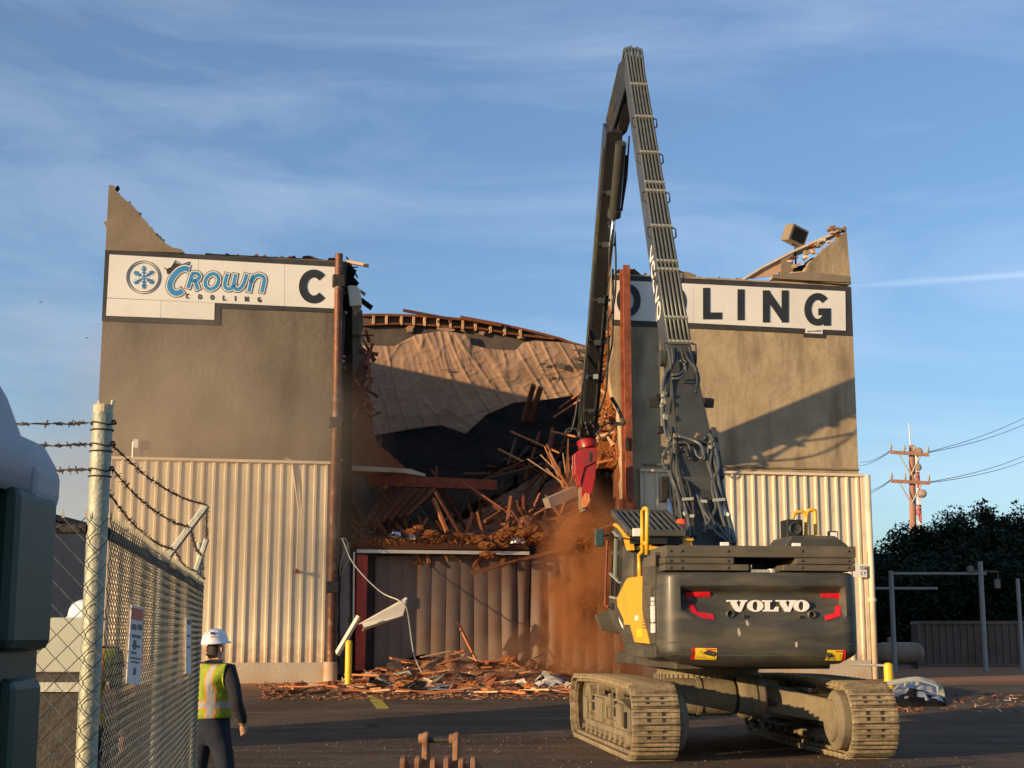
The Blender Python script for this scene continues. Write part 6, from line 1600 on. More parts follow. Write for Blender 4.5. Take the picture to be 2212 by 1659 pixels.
board([z7(552,968), z7(602,978), z7(590,1308), z7(530,1300)], 'tall paper notice with a red heading tied to the chain link', [(.04,.96,.03,.18,'paper_red'),(.1,.45,.24,.31,'ink'),(.55,.95,.23,.30,'ink'),(.15,.85,.37,.41,'ink'),(.3,.5,.44,.56,'ink'),(.2,.8,.50,.53,'ink'),(.15,.55,.59,.62,'ink'),(.1,.9,.66,.68,'ink'),(.2,.8,.71,.73,'ink'),(.4,.6,.79,.88,'ink')])
board([z7(786,1020), z7(806,1024), z7(806,1262), z7(784,1258)], 'narrow faded notice on the fence next to the far post', [(.1,.9,.04,.12,'ink'),(.2,.8,.3,.34,'ink'),(.2,.8,.5,.54,'ink')])
b = MB(); q = [fen(*z7(*p), -.03) for p in ((690,1165),(818,1150),(818,1800),(690,1800))]

# ================================================================= portable toilet
TX, TY = at(100, 1200, 3.58).x, 3.02
t = empty('portable_toilet', (TX-.58, TY, 0))
tag(t, 'dark green portable toilet with a white moulded roof beside the fence', 'portable toilet')
def sq(w, d, r, n=6):
    out = []
    for cx, cy, a0 in ((w/2-r, d/2-r, 0), (-w/2+r, d/2-r, pi/2), (-w/2+r, -d/2+r, pi), (w/2-r, -d/2+r, 1.5*pi)):
        for k in range(n+1): out.append((cx+cos(a0+pi/2*k/n)*r, cy+sin(a0+pi/2*k/n)*r))
    return out
def loft(name, secs, m, smooth=True, auto=None, wave=0):
    b = MB(); n = len(secs[0][0])
    for s, z in secs: b.v += [(x, y, z+(wave*sin(4*atan2(y, x)) if z < 2.06 and wave else 0)) for x, y in s]
    for i in range(len(secs)-1):
        for k in range(n): b.f.append((i*n+k, i*n+(k+1) % n, (i+1)*n+(k+1) % n, (i+1)*n+k)); b.m.append(0)
    b.f.append(tuple(range((len(secs)-1)*n, len(secs)*n))); b.m.append(0)
    return b.build(name, m, t, smooth=smooth, auto=auto)
zr0 = at(118, 1050, 3.45).z
loft('wall', [(sq(1.12,1.12,.06), -.02), (sq(1.12,1.12,.06), .25), (sq(1.16,1.16,.06), .27), (sq(1.16,1.16,.06), zr0)], M['toilet_green'], auto=40)
for (y0, y1, z0, z1_, d) in ((-.48,-.18,.35,1.75,.03),(-.10,.20,.35,1.75,.03),(.28,.50,.35,1.60,.03),(.20,.50,1.66,zr0-.02,.045)):
    b = MB(); b.box((.58,(y0+y1)/2,(z0+z1_)/2),(d*2,y1-y0,z1_-z0)); b.build('moulded_panel', M['toilet_green'], t, bevel=.025)
loft('roof', [(sq(1.19,1.19,.10), zr0-.03), (sq(1.22,1.22,.12), zr0-.015), (sq(1.225,1.225,.13), zr0+.05), (sq(1.18,1.18,.14), zr0+.10), (sq(1.12,1.12,.2), zr0+.115), (sq(1.08,1.08,.24), zr0+.20), (sq(1.02,1.02,.30), zr0+.28), (sq(.92,.94,.34), zr0+.35), (sq(.80,.84,.34), zr0+.395), (sq(.74,.78,.32), zr0+.405), (sq(.70,.74,.3), zr0+.44), (sq(.58,.6,.26), zr0+.49), (sq(.3,.32,.14), zr0+.52)], M['toilet_roof'], auto=50)
b = MB(); b.box((0,-.585,1.0),(.78,.05,1.72)); dr = b.build('door', M['toilet_green'], t, bevel=.02)
for z in (1.66,1.71,1.76): 
    b = MB(); b.box((0,-.615,z),(.5,.02,.022)); b.build('vent_slot', M['black'], dr)
b = MB(); b.box((.31,-.63,1.0),(.05,.06,.16)); b.build('latch', M['dark_steel'], dr, bevel=.01)
for z in (.4,1.0,1.6):
    b = MB(); b.box((-.40,-.62,z),(.05,.04,.12)); b.build('hinge', M['dark_steel'], dr, bevel=.006)
for y in (-.30, .02, .34):
    for z in (1.80,1.84,1.88):
        b = MB(); b.box((.585,y,z),(.02,.20,.018)); b.build('vent_slot', M['black'], t)
for y in (-.42, 0, .42):
    b = MB(); b.prism([(.58,zr0+.06),(.622,zr0+.04),(.622,zr0-.04),(.59,zr0-.07),(.56,zr0-.02)], lambda p, s: (p[0], y+(-.10,.10)[s], p[1])); b.build('roof_lug', M['toilet_roof'], t, bevel=.02)

# ================================================================= rusty bucket in front
zq = lambda x, y: (338.9+.429*x, 1423+.429*y)
Yk = 16.9
c = at(*zq(1440,520), Yk); t = empty('excavator_bucket', (c.x, Yk, 0), radians(-6))
tag(t, 'rusty excavator bucket lying on the ground with teeth and hinge ears upward', 'excavator bucket')
def kx(x): return at(*zq(x, 480), Yk).x-c.x
def kz(y): return at(*zq(1440, y), Yk).z
b = MB(); prof = [(-.30,.0),(-.34,.10),(-.28,.22),(-.10,.27),(.12,.24),(.30,.12),(.36,.0)]
b.prism(prof, lambda p, s: ((kx(1255), kx(1630))[s], p[0], p[1])); b.build('shell', M['bucket_rust'], t, bevel=.015)
for x in (1265,1337,1415,1482,1555,1615):
    b = MB(); zt = kz(478 if x not in (1415,1555) else 486)
    b.prism([(-.36,.05),(-.40,zt-.09),(-.37,zt-.02),(-.30,zt),(-.22,zt-.05),(-.12,.26),(-.12,.05)], lambda p, s: (kx(x)+(-.028,.028)[s], p[0], p[1])); b.build('tooth', M['bucket_rust'], t, bevel=.008)
ears = []
for x in (1357,1512):
    b = MB(); zt = kz(366); b.prism([(-.16,.2),(-.15,zt-.09),(-.10,zt-.015),(-.04,zt),(.03,zt-.04),(.06,zt-.12),(.14,.2)], lambda p, s: (kx(x)+(-.03,.03)[s], p[0], p[1])); e = b.build('hinge_ear', M['bucket_rust'], t, bevel=.01)
    b = MB(); b.lathe([(.0,-.05),(.05,-.05),(.055,-.03),(.055,.03),(.05,.05),(0,.05)],18,Matrix.Translation((kx(x)-.03,-.05,zt-.075)) @ Matrix.Rotation(pi/2,4,'Y')); b.build('boss', M['bucket_rust'], e, smooth=True, auto=40)
b = MB(); z = kz(408); b.tube([(kx(1357),-.05,z),(kx(1512),-.05,z)],.030,14); b.build('pin', M['dark_steel'], t, smooth=True, auto=40)

# ================================================================= fallen things by the doorway
def L2W(p): return WH.matrix_basis @ Vector(p)
p = gnd(752, 1480); bollard('bollard', p, at(752,1384,p.y).z-p.z, .085, 'yellow_paint', 'yellow pipe bollard under the bent flashing by the red jamb')
def sheet_obj(name, pts, faces, m, label, cat, th=.012):
    base = min(pts, key=lambda p: p.z); o = Vector((sum(p.x for p in pts)/len(pts), sum(p.y for p in pts)/len(pts), base.z))
    b = MB(); b.add([p-o for p in pts], faces); ob = b.build(name, m); ob.location = o
    sd = ob.modifiers.new('thick', 'SOLIDIFY'); sd.thickness = th; sd.offset = 0
    return tag(ob, label, cat)
v = -1.15; q = lambda x, y, dv=0: L2W(fac(*z3(x, y), v+dv))
sheet_obj('bent_flashing', [q(296,1118,.1), q(612,940,.12), q(618,952,0), q(606,1002,-.04), q(588,1060,-.02), q(470,1110,.06), q(325,1158,.04), q(330,1140,-.06), q(318,1112,-.02), q(604,962,-.06), q(590,1066,.1), q(320,1162,.14)],
          [(0,1,9,8), (1,2,9), (8,9,4,7), (9,2,3), (9,3,4), (7,4,10,11), (5,6,7)][:6], M['sheet_white'], 'bent cream metal flashing hanging across the doorway corner', 'metal flashing')
v = -1.5
sheet_obj('broken_flashing', [q(283,1058), q(300,1066,-.05), q(308,1078,.08), q(168,1330,.08), q(150,1318,-.05), q(142,1298)], [(0,1,4,5), (1,2,3,4)], M['sheet_white'], 'narrow cream flashing strip leaning down over the yellow bollard', 'metal flashing')
b = MB(); v = -.9
P_ = [L2W(fac(*z3(x, y), vv)) for x, y, vv in ((165,565,.0),(190,560,-.2),(245,690,-.5),(330,800,-.7),(450,910,-.9),(560,960,-1.15),(610,1005,-1.2),(632,1120,-1.1),(648,1240,-1.1),(668,1340,-1.2),(720,1452,-1.3))]
b.tube(smooth_path(P_, 6), .018, 6); tag(b.build('loose_cable', M['galv']), 'loose grey cable drooping from the wall over the bent flashing', 'cable')
b = MB(); P_ = [L2W(fac(*z3(x, y), vv)) for x, y, vv in ((150,560,.0),(205,552,-.2),(225,600,-.1),(180,700,-.05),(178,800,0.02),(215,720,0),(235,690,.02))]
b.tube(smooth_path(P_, 6), .012, 6); tag(b.build('torn_wire', M['galv']), 'thin torn wire curled against the dark door jamb', 'cable')
b = MB(); A, B = L2W(fac(*z3(1045,778), -.35)), L2W(fac(*z3(1715,600), -.2)); b.bar(A-A, B-A, .10, .09); b.bar(Vector((0,-.08,-.05)), (B-A)*.45+Vector((0,-.08,.02)), .06, .05); o = b.build('broken_beam', M['wood_dark']); o.location = A; tag(o, 'dark broken timber beam hanging slantwise over the panelled door', 'beam')
b = MB(); A, B = L2W(fac(*z3(950,1100), -.3)), L2W(fac(*z3(1088,1388), -.8)); b.bar(A-B, Vector((0,0,0)), .10, .04, w2=.07); o = b.build('leaning_plank', M['wood']); o.location = B; tag(o, 'single narrow plank leaning against the panelled door', 'plank')
# heaps of planks
PLK = []
for k in range(5):
    r = random.Random(200+k); b = MB(); w, h = (.10,.04) if k % 2 else (.15,.03)
    b.bar((-.5,0,0),(.5,.02*r.uniform(-1,1),.01), w, h, w2=w*r.uniform(.15,.7)); PLK.append(b.mesh('plank', M[('wood','wood','wood_pale','wood_dark','wood')[k]]))
r = random.Random(5)
def scatter_pt(x0, x1, y0, y1):
    p = gnd(r.uniform(x0, x1), r.uniform(y0, y1)); return p
def pile_h(p):                               # rubble is deeper towards the wall
    dv = (p-FO).dot(FV); u = (p-FO).dot(FU)
    return max(0., .72*(1-abs(dv+.55)/1.75))*max(0., min(1., 1.6*(1-abs(u-(UJL+UJR)/2+.3)/4.1)))
for i in range(190):
    p = scatter_pt(770, 1262, 1474, 1499) if i < 162 else scatter_pt(600, 800, 1478, 1502)
    o = link('broken_plank', PLK[r.randrange(5)]); l = r.uniform(.35, 1.5) if i < 162 else r.uniform(.3, .9)
    o.scale = (l, r.uniform(.6,1.3), r.uniform(.8,1.6)); hh = pile_h(p)
    o.location = p+Vector((0,0,.025+hh*r.uniform(.5,1.05))); o.rotation_euler = (r.uniform(-.3,.3), r.uniform(-.12,.12)*(1+3*hh), r.uniform(-1.2,1.2)+FA)
    if i < 162: tag(o, 'splintered reddish plank lying in the rubble at the doorway', 'plank', 'planks in the rubble')
    else: tag(o, 'short splintered plank on the dusty asphalt before the siding', 'plank', 'planks on the asphalt')
for i in range(44):                          # torn sheets and wallboard among the planks
    p = scatter_pt(780, 1275, 1474, 1497); n_ = r.randrange(4, 7); s_ = r.uniform(.12, .42); q = []
    for k in range(n_):
        a = 2*pi*k/n_+r.uniform(-.3,.3); q.append(Vector((cos(a)*s_*r.uniform(.6,1.2), sin(a)*s_*r.uniform(.3,.8), r.uniform(-.10,.22)*s_*2)))
    b = MB(); b.add(q+[Vector((0,0,.1*s_))], [(k, (k+1) % n_, n_) for k in range(n_)])
    kd = r.choice((0,0,1,2)) if i < 30 else 0; o = b.build(('wallboard_scrap','torn_metal_scrap','torn_felt_scrap')[kd], M[(r.choice(('plaster_edge','wood_dark','wood')),'galv','felt_black')[kd]]); o.location = p+Vector((0,0,.06+pile_h(p)*.95)); o.rotation_euler = (r.uniform(-.5,.5), r.uniform(-.5,.5), r.uniform(0,6))
    sd = o.modifiers.new('thick','SOLIDIFY'); sd.thickness = (.02,.006,.012)[kd]
    tag(o, ('torn wallboard scrap among the fallen planks','bent grey metal scrap among the fallen planks','black torn roofing scrap among the fallen planks')[kd], 'scrap', ('wallboard scraps','metal scraps','roofing scraps')[kd])
for i in range(10):
    p = scatter_pt(800, 1270, 1474, 1495); b = MB(); pts = [Vector((0,0,0))]
    for k in range(5): pts.append(pts[-1]+Vector((r.gauss(.12,.2), r.gauss(0,.15), r.gauss(0,.12))))
    for q in pts: q.z = max(-.02, q.z)
    b.tube(smooth_path(pts, 4), .010, 5); o = b.build('bent_wire', M['barb']); o.location = p+Vector((0,0,.05+pile_h(p))); tag(o, 'thin bent wire curling out of the fallen planks', 'wire', 'bent wires')
# low mound of crushed debris under the planks, and loose litter
b = MB(); NX, NY = 70, 22; vs = []
for i in range(NX):
    for j in range(NY):
        u = UJL-1.3+(UJR-UJL+2.4)*i/(NX-1); vv = -3.2+3.9*j/(NY-1); w = L2W((u, vv, 0)); g = gz(w.x, w.y)
        h = pile_h(w)*(.75+.7*noise.noise(Vector((u*1.9, vv*1.9, 6)))+.35*noise.noise(Vector((u*6, vv*6, 2))))
        vs.append((w.x, w.y, g-.03+max(0, h)+.02*noise.noise(Vector((u*5, vv*5, 1)))))
b.add(vs, [(i*NY+j, i*NY+j+1, (i+1)*NY+j+1, (i+1)*NY+j) for i in range(NX-1) for j in range(NY-1)])
M['crushed'] = mat('crushed', (.15,.062,.03), (.33,.155,.075), 7, .95, bump=1, bscale=16, dist=.05)
tag(b.build('crushed_debris', M['crushed'], smooth=True), 'low mound of crushed brown debris under the planks', 'debris', kind='stuff')
b = MB(); ms = ['wood','wood_pale','wood_dark','insulation','sheet_white']
for i in range(2240):
    p = scatter_pt(560, 1290, 1473, 1512) if i < 2100 else scatter_pt(1880, 2212, 1500, 1540)
    if i < 2100 and r.random() < .45 and p.y > 0 and (p-FO).dot(FV) < -2.6: continue
    l, w = r.uniform(.02,.16), r.uniform(.01,.04); a = r.uniform(0,pi); d = Vector((cos(a), sin(a), r.uniform(-.3,.5)))
    c = p+Vector((0,0,.01+pile_h(p)*r.uniform(.4,1.1))); s_ = Vector((-sin(a), cos(a), r.uniform(-.3,.3)))*w
    mi = r.choices(range(5), (5,3,3,4,.4))[0]
    b.add([c-d*l-s_, c+d*l-s_*.5, c+d*l+s_*.5, c-d*l+s_, c+Vector((0,0,.015))], [(0,1,4),(1,2,4),(2,3,4),(3,0,4)], mi)
tag(b.build('splinter_litter', [M[k] for k in ms]), 'fine litter of splinters and dust lumps across the ground', 'litter', kind='stuff')
def lump(name, c, s, seed, m, label, cat, group=None, sub=3):
    bm = bmesh.new(); bmesh.ops.create_icosphere(bm, subdivisions=sub, radius=1)
    for vv in bm.verts:
        n_ = vv.co.copy(); k = 1+.35*noise.noise(n_*1.3+Vector((seed,0,0)))+.34*noise.noise(n_*3.5+Vector((0,seed,0)))+.22*noise.noise(n_*8+Vector((0,0,seed)))
        vv.co = Vector((n_.x*s[0], n_.y*s[1], n_.z*s[2]))*k
    me = bpy.data.meshes.new(name); bm.to_mesh(me); bm.free(); me.materials.append(M[m])
    o = link(name, me); o.location = c; return tag(o, label, cat, group)
LBL = 'fuzzy orange lump of cork insulation spilled over the door head'
for k, (x, y, s, vv) in enumerate(((650,505,.22,.4),(690,480,.2,.8),(780,520,.27,.2),(740,545,.18,.5),(880,548,.22,.6),(960,540,.30,.5),(1030,540,.28,.6),(1080,560,.24,.3),(1140,600,.30,.1),(1150,660,.26,0),(1200,555,.26,.5),(1270,520,.34,.6),(1330,500,.28,.8),(1390,520,.30,.4),(1450,500,.36,.7),(1500,540,.30,.3),(1560,560,.28,.5),(1640,540,.34,.5),(1690,470,.34,.9),(1720,540,.36,.3),(1780,560,.30,.3),(1250,600,.2,.2),(420,470,.16,.9),(1660,430,.3,1.0),(1740,430,.34,.6),(560,200,.14,1.0),(470,215,.12,1.0))):
    lump('insulation_lump', L2W(fac(*z3(x, y), vv)), (s*.75, s*.6, s*.36), k*3.1, 'insulation', LBL, 'insulation', 'insulation over the doorway')
for k, (x, y, s) in enumerate(((1110,1385,.24),(1290,1395,.2),(800,1388,.3),(1590,1350,.28),(1690,1335,.26),(1560,1360,.22),(1420,1440,.2),(590,1440,.22),(1050,1430,.2))):
    p = gnd(*z3(x, y+110)); p = p+Vector((0,0,pile_h(p))); lump('insulation_lump', p+Vector((0,0,s*.3)), (s*.9, s*.7, s*.55), 70+k*2.3, 'insulation', 'orange insulation lump lying in the rubble on the ground', 'insulation', 'insulation on the ground')
for k, (x, y, s) in enumerate(((540,530,.10),(640,545,.09),(1340,570,.09),(1375,575,.07))):
    lump('foil_scrap', L2W(fac(*z3(x, y), .15)), (s*1.6, s, s), 40+k, 'chrome', 'shiny crumpled foil scrap on the edge of the door head', 'foil scrap', 'foil scraps', 2)
b = MB(); rr = random.Random(17)
for i in range(2600):
    x = rr.uniform(330, 1790); p = fac(*z3(x, 585+rr.gauss(0, 6)-(40*rr.random() if x > 850 else 15*rr.random())), rr.uniform(.3, 1.6)); p.z = max(p.z, p.z)
    l, w = rr.uniform(.015,.11), rr.uniform(.008,.03); d = Vector((rr.gauss(0,1), rr.gauss(0,.6), rr.gauss(0,.8))).normalized()*l; e = d.cross(Vector((.2,1,.3))).normalized()*w
    q = [L2W(p+k) for k in (-d-e, d-e*.5, d+e*.5, -d+e, Vector((0,-w,w)))]; b.add(q, [(0,1,4),(1,2,4),(2,3,4),(3,0,4)], rr.choices(range(3), (5,2,3))[0])
tag(b.build('cork_litter', [M['insulation'], M['wood'], M['wood_dark']]), 'loose orange cork fibres spilled along the door head', 'litter', kind='stuff')
# timbers sticking out of the rubble slope above the door
r = random.Random(9)
for i in range(150):
    u, vv = r.uniform(UJL, UJR), (r.uniform(.7, 9) if i < 75 else r.uniform(.5, 2.6))
    l = r.uniform(.8, 3.2) if i < 75 else r.uniform(.4, 1.5); a = r.gauss(.9 if u > 0 else -.6, .7); d = Vector((sin(a), r.uniform(-.4,.6), abs(cos(a))*.8)).normalized()*l
    c = Vector((u, vv, heap_z(u, max(vv, 1))-.1))
    b = MB(); b.bar(-d*.25, d*.75, r.uniform(.05,.16), r.uniform(.04,.07), w2=r.uniform(.03,.1)); o = b.build('broken_timber', M[r.choice(('wood_dark','wood_dark','wood','board_dark') if i < 75 else ('wood','wood','wood_dark','rust_red'))]); o.location = L2W(c); o.rotation_euler = (0,0,FA)
    if i < 75: tag(o, 'dark broken timber sticking out of the rubble inside the hole', 'timber', 'timbers inside the hole')
    else: tag(o, 'short orange splintered timber in the heap above the door', 'timber', 'short timbers above the door')
for i in range(34):                          # tangle hanging in the dark behind the heap
    x = r.uniform(1150, 1880); y = r.uniform(1700-(x-1100)*.40, 1680); vv = r.uniform(4, 8); c = fac(*zm(x, y), vv); l = r.uniform(.7, 2.2); a = r.gauss(1.0, .45)
    d = Vector((sin(a), r.uniform(-.3,.3), cos(a)))*l
    b = MB(); b.bar(-d*.5, d*.5, r.uniform(.05,.18), r.uniform(.04,.08), w2=r.uniform(.03,.1)); o = b.build('hanging_timber', M[r.choice(('wood_dark','board_dark','felt_black'))]); o.location = L2W(c); o.rotation_euler = (0,0,FA)
    tag(o, 'dark slanting timber in the tangle under the torn lining', 'timber', 'timbers under the torn lining')
def stick2(name, a, c, va, vc, w, h, m, label, cat='beam', zz=z3):
    A, B = L2W(fac(*zz(*a), va)), L2W(fac(*zz(*c), vc)); b = MB(); b.bar(Vector((0,0,0)), B-A, w, h); o = b.build(name, M[m]); o.location = A; return tag(o, label, cat)
for k in range(6):
    stick2('sloping_board', (330+k*55, 470-k*14), (500+k*58, 225), 1.0+.1*k, 2.2, .20, .05, 'wood_dark', 'wide brown board sloping up inside the left of the hole', 'board')['group'] = 'sloping boards'
stick2('pale_beam', (1540,320), (1725,240), .2, .5, .30, .28, 'concrete', 'thick pale beam propped beside the red demolition tool')
stick2('long_pole', (790,290), (880,510), 1.5, .6, .09, .09, 'wood', 'thin orange stick standing in the rubble above the door', 'stick')
stick2('long_pole', (1010,215), (1240,370), 3, 1.5, .07, .07, 'wood_dark', 'long dark lath slanting down through the hole', 'lath')
stick2('long_pole', (1130,440), (1335,310), 1.0, 2.5, .08, .08, 'wood', 'orange lath slanting up to the right above the rubble', 'lath')
stick2('cross_beam', (350,165), (1200,200), 2.0, 3.2, .22, .30, 'rust_red', 'dark red beam spanning the hole above the rubble')
for k, (x0, y0, x1, y1) in enumerate(((1425,1290,1500,1030),(1475,1290,1552,1048))):
    stick2('standing_post', (x0, y0), (x1, y1), 10, 9, .14, .14, 'wood_dark', 'dark post standing up against the torn lining', 'post', zm)['group'] = 'posts against the lining'
for k, (x0, y0, x1, y1) in enumerate(((1240,1500,1420,1590),(1330,1370,1690,1530),(1630,1370,1810,1410),(1650,1265,1890,1110),(1690,1200,1840,1090))):
    stick2('thin_lath', (x0, y0), (x1, y1), 4, 2.5, .05, .05, 'wood', 'thin lath catching light inside the hole', 'lath', zm)['group'] = 'thin laths inside the hole'
# pale sheets among the rubble
q = lambda x, y, dz=0: gnd(*z3(x, y), dz)
p0, p1, p2, p3 = q(1436,1537,.02), q(1520,1537,.42), q(1690,1545,.02), q(1560,1500,.03)
top = L2W(fac(*z3(1522,1425), -2.2)); 
sheet_obj('white_sheet', [p0, top, p2, p3, q(1455,1500,.02)], [(0,1,2), (1,2,3), (0,1,4)], M['sheet_white'], 'folded white sheet standing up like a tent in the rubble', 'sheet')
def crumple(name, x0, x1, y0, y1, h, m, label, cat, seed, zz=z3, n=16):
    b = MB(); a, c, d, e = gnd(*zz(x0, y1)), gnd(*zz(x1, y1)), gnd(*zz(x1, y0)), gnd(*zz(x0, y0)); o = (a+c+d+e)/4; vs = []
    for i in range(n):
        for j in range(n):
            f, g = i/(n-1), j/(n-1); p = a.lerp(c, f).lerp(e.lerp(d, f), g)
            k = (sin(pi*f)*sin(pi*g))**.5; hz_ = h*k*(.55+.6*abs(noise.noise(Vector((f*3.5, g*3.5, seed))))+.5*noise.noise(Vector((f*8, g*8, seed+3))))
            sh = Vector((noise.noise(Vector((f*5, g*5, seed+9)))*.12, noise.noise(Vector((f*5, g*5, seed+5)))*.12, 0))
            vs.append(p-o+sh+Vector((0,0,max(.01, hz_))))
    b.add(vs, [(i*n+j, i*n+j+1, (i+1)*n+j+1, (i+1)*n+j) for i in range(n-1) for j in range(n-1)]); ob = b.build(name, m, smooth=True); ob.location = o
    sd = ob.modifiers.new('thick', 'SOLIDIFY'); sd.thickness = .012; return tag(ob, label, cat)
crumple('crumpled_sheet', 345, 505, 1475, 1535, .30, M['sheet_white'], 'crumpled white sheet on the ground before the yellow bollard', 'sheet', 3)
crumple('plastic_scrap', 505, 560, 1440, 1500, .30, M['toilet_roof'], 'small bluish white plastic scrap in the rubble', 'plastic', 5, n=10)
crumple('grey_rubble', 170, 265, 1455, 1520, .35, M['concrete'], 'grey lump of broken concrete at the foot of the yellow bollard', 'concrete', 8, n=10)
crumple('plywood_scrap', 300, 640, 1340, 1470, .5, M['wood_dark'], 'torn brown plywood sheet heaped below the bent flashing', 'plywood', 13, n=14)
sheet_obj('black_board', [q(625,1420,.0), q(738,1420,.0), L2W(fac(*z3(735,1315), -.6)), L2W(fac(*z3(628,1340), -.5))], [(0,1,2,3)], M['felt_black'], 'black board propped against the panelled door', 'board')
sheet_obj('wooden_crate_side', [q(1095,1440,.0), q(1245,1440,.0), L2W(fac(*z3(1242,1358), -1.0)), L2W(fac(*z3(1098,1366), -1.0))], [(0,1,2,3)], M['wood'], 'orange board leaning in the rubble below the leaning plank', 'board', .05)
b = MB(); A = q(1130,1480); B = L2W(fac(*z3(1143,1372), -1.3)); b.bar(Vector((0,0,0)), B-A, .09, .09); o = b.build('standing_stub', M['rust_red']); o.location = A; tag(o, 'short dark red post standing in the rubble', 'post')
# wreckage right of the excavator
crumple('crumpled_tarp', 300, 625, 1130, 1235, .42, M['toilet_roof'], 'crumpled pale tarp bundle on the ground by the right bollard', 'tarp', 21, zr, 22)
crumple('dark_tarp', 290, 640, 1165, 1250, .22, M['felt_black'], 'dark sheet spread under the crumpled pale tarp', 'tarp', 24, zr, 14)
Yt = gnd(*zr(450,1200)).y
P_ = [at(*zr(x, y), Yt-.2) for x, y in ((200,1118),(300,1092),(460,1068),(540,1085),(600,1110),(618,1150),(622,1195))]
b = MB(); o = Vector((P_[3].x, P_[3].y, gz(P_[3].x, P_[3].y))); sp = smooth_path([p-o for p in P_], 4)
for a, c_ in zip(sp, sp[1:]): b.bar(a, c_, .16, .03, up=(0,-.5,1))
ob = b.build('bent_trim', M['far_panel']); ob.location = o; tag(ob, 'long pale metal trim arched over the crumpled tarp', 'metal trim')

# ================================================================= dust in the air
def dust_mat(name, col, dens, scale, lo, hi, fall):
    m = bpy.data.materials.new(name); m.use_nodes = True; N, L = m.node_tree.nodes, m.node_tree.links; N.clear()
    out = N.new('ShaderNodeOutputMaterial'); pv = N.new('ShaderNodeVolumePrincipled'); pv.inputs['Color'].default_value = col+(1,); pv.inputs['Anisotropy'].default_value = .25
    tc = N.new('ShaderNodeTexCoord'); nz = N.new('ShaderNodeTexNoise'); nz.inputs['Scale'].default_value = scale; nz.inputs['Detail'].default_value = 4
    L.new(tc.outputs['Object'], nz.inputs['Vector'])
    r = N.new('ShaderNodeMapRange'); r.inputs[1].default_value = lo; r.inputs[2].default_value = hi; L.new(nz.outputs['Fac'], r.inputs[0])
    gx = N.new('ShaderNodeMapping'); gx.inputs['Location'].default_value = (-1,-1,-1); gx.inputs['Scale'].default_value = (2,2,2); L.new(tc.outputs['Generated'], gx.inputs['Vector'])
    ln = N.new('ShaderNodeVectorMath'); ln.operation = 'LENGTH'; L.new(gx.outputs[0], ln.inputs[0])
    f = N.new('ShaderNodeMapRange'); f.inputs[1].default_value = 1.0; f.inputs[2].default_value = fall; L.new(ln.outputs['Value'], f.inputs[0])
    a = N.new('ShaderNodeMath'); a.operation = 'MULTIPLY'; L.new(r.outputs[0], a.inputs[0]); L.new(f.outputs[0], a.inputs[1])
    d = N.new('ShaderNodeMath'); d.operation = 'MULTIPLY'; d.inputs[1].default_value = dens; L.new(a.outputs[0], d.inputs[0]); L.new(d.outputs[0], pv.inputs['Density']); L.new(pv.outputs[0], out.inputs['Volume'])
    return m
def cloud(name, c, s, m, label, cat):
    bm = bmesh.new(); bmesh.ops.create_icosphere(bm, subdivisions=3, radius=1, matrix=Matrix.Diagonal((s[0], s[1], s[2], 1))); me = bpy.data.meshes.new(name); bm.to_mesh(me); bm.free(); me.materials.append(m)
    o = link(name, me); o.location = c; o.rotation_euler = (0,0,FA); return tag(o, label, cat, kind='stuff')
c = L2W(fac(1262, 1265, -1.0))
cloud('falling_dust', c, (1.45,.9,3.3), dust_mat('orange_dust', (.88,.42,.18), 4.6, 1.3, .36, .62, .22), 'orange dust pouring down behind the excavator cab', 'dust')
c = L2W(fac(1275, 1420, -1.1)); 
cloud('settling_dust', c, (3.2,1.1,1.3), dust_mat('low_orange_dust', (.92,.52,.28), 1.6, .9, .36, .7, .2), 'orange dust billowing low around the rubble', 'dust')
c = L2W(fac(285, 985, -3.0))
cloud('pale_dust', c, (6.6,2.4,4.6), dust_mat('pale_dust', (.88,.74,.55), .42, .35, .34, .70, .15), 'pale dust drifting in front of the left siding', 'dust')
r = random.Random(3); b = MB()
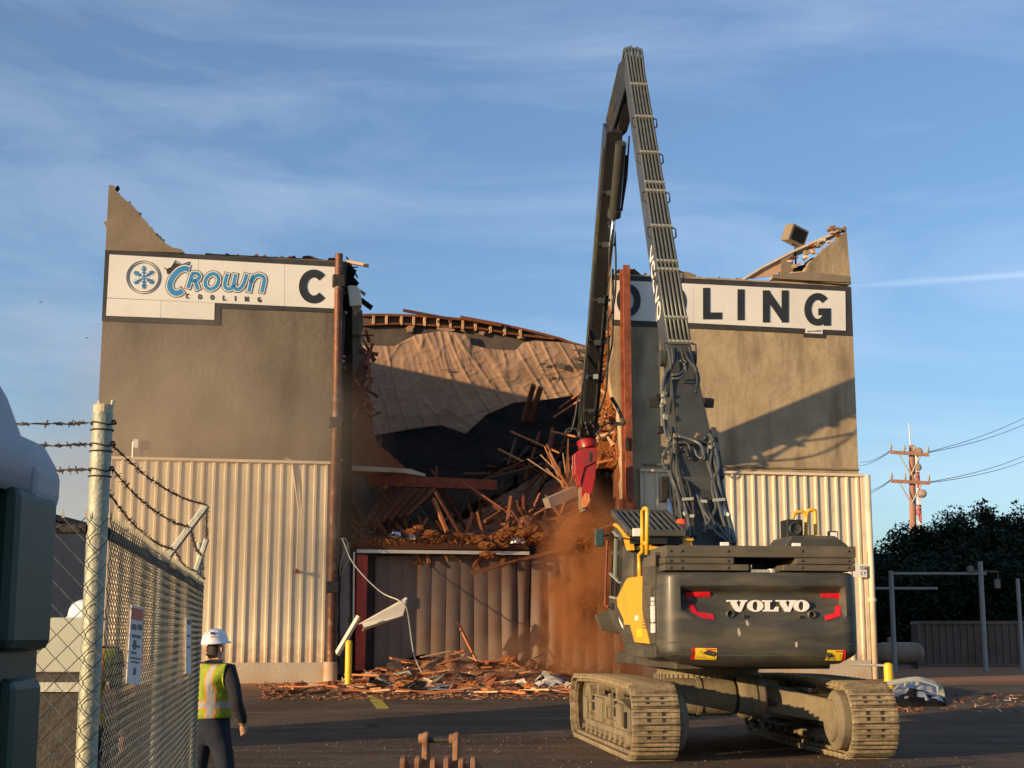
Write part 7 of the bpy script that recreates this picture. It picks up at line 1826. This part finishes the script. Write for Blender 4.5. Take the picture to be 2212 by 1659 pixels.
for i in range(9000):
    t_ = r.random(); z = t_; cx = 1262+62*(1-t_)+r.gauss(0, 16+14*(1-t_)); py = 1095+345*(1-t_)
    p = L2W(fac(cx, py+r.uniform(-8,8), r.uniform(-1.5,-.3))); s_ = r.uniform(.006,.020)
    d = Vector((r.gauss(0,1), r.gauss(0,1), r.gauss(0,1))).normalized()*s_; e = d.cross(Vector((.3,.5,.8))).normalized()*s_
    b.add([p+d, p-d*.6+e, p-d*.6-e, p+e.cross(d).normalized()*s_], [(0,1,2),(0,1,3),(1,2,3),(0,2,3)])
tag(b.build('falling_granules', M['insulation']), 'spray of orange granules falling from the broken wall', 'granules', kind='stuff')
for k, (px, py) in enumerate(((87,653),(187,730))):
    p = at(px, py, 60); b = MB(); s_ = .10
    b.add([(-s_,0,.03),(-.02,0,.0),(0,.08,0),(0,-.1,0),(.02,0,0),(s_,0,.035),(0,0,.02)], [(0,3,1),(0,1,2),(5,4,3),(5,2,4),(1,3,6),(3,4,6),(4,2,6),(2,1,6)]); o = b.build('bird', M['black']); o.location = p
    tag(o, 'tiny dark bird in the sky left of the warehouse', 'bird', 'birds')

b = MB(); rr = random.Random(23)
for i in range(6000):
    px, py = rr.uniform(380, 2240), 1700-150*rr.random()**.55
    if noise.noise(Vector((px*.004, py*.02, 3)))+.35*rr.random() < .02: continue
    p = gnd(px, py); s_ = .004+.016*rr.random()**3; a = rr.uniform(0, 6)
    q = [p+Vector((cos(a+k*2.1)*s_*rr.uniform(.7,1.3), sin(a+k*2.1)*s_*rr.uniform(.7,1.3), -.004)) for k in range(3)]+[p+Vector((0,0,s_*rr.uniform(.5,1.0)))]
    b.add(q, [(0,1,3),(1,2,3),(2,0,3)], rr.randrange(2))
M['stone_pale'] = mat('stone_pale', (.22,.165,.105), rough=.9); M['stone_grey'] = mat('stone_grey', (.11,.08,.055), rough=.9)
tag(b.build('gravel', [M['stone_pale'], M['stone_grey']]), 'loose gravel scattered over the yard', 'gravel', kind='stuff')
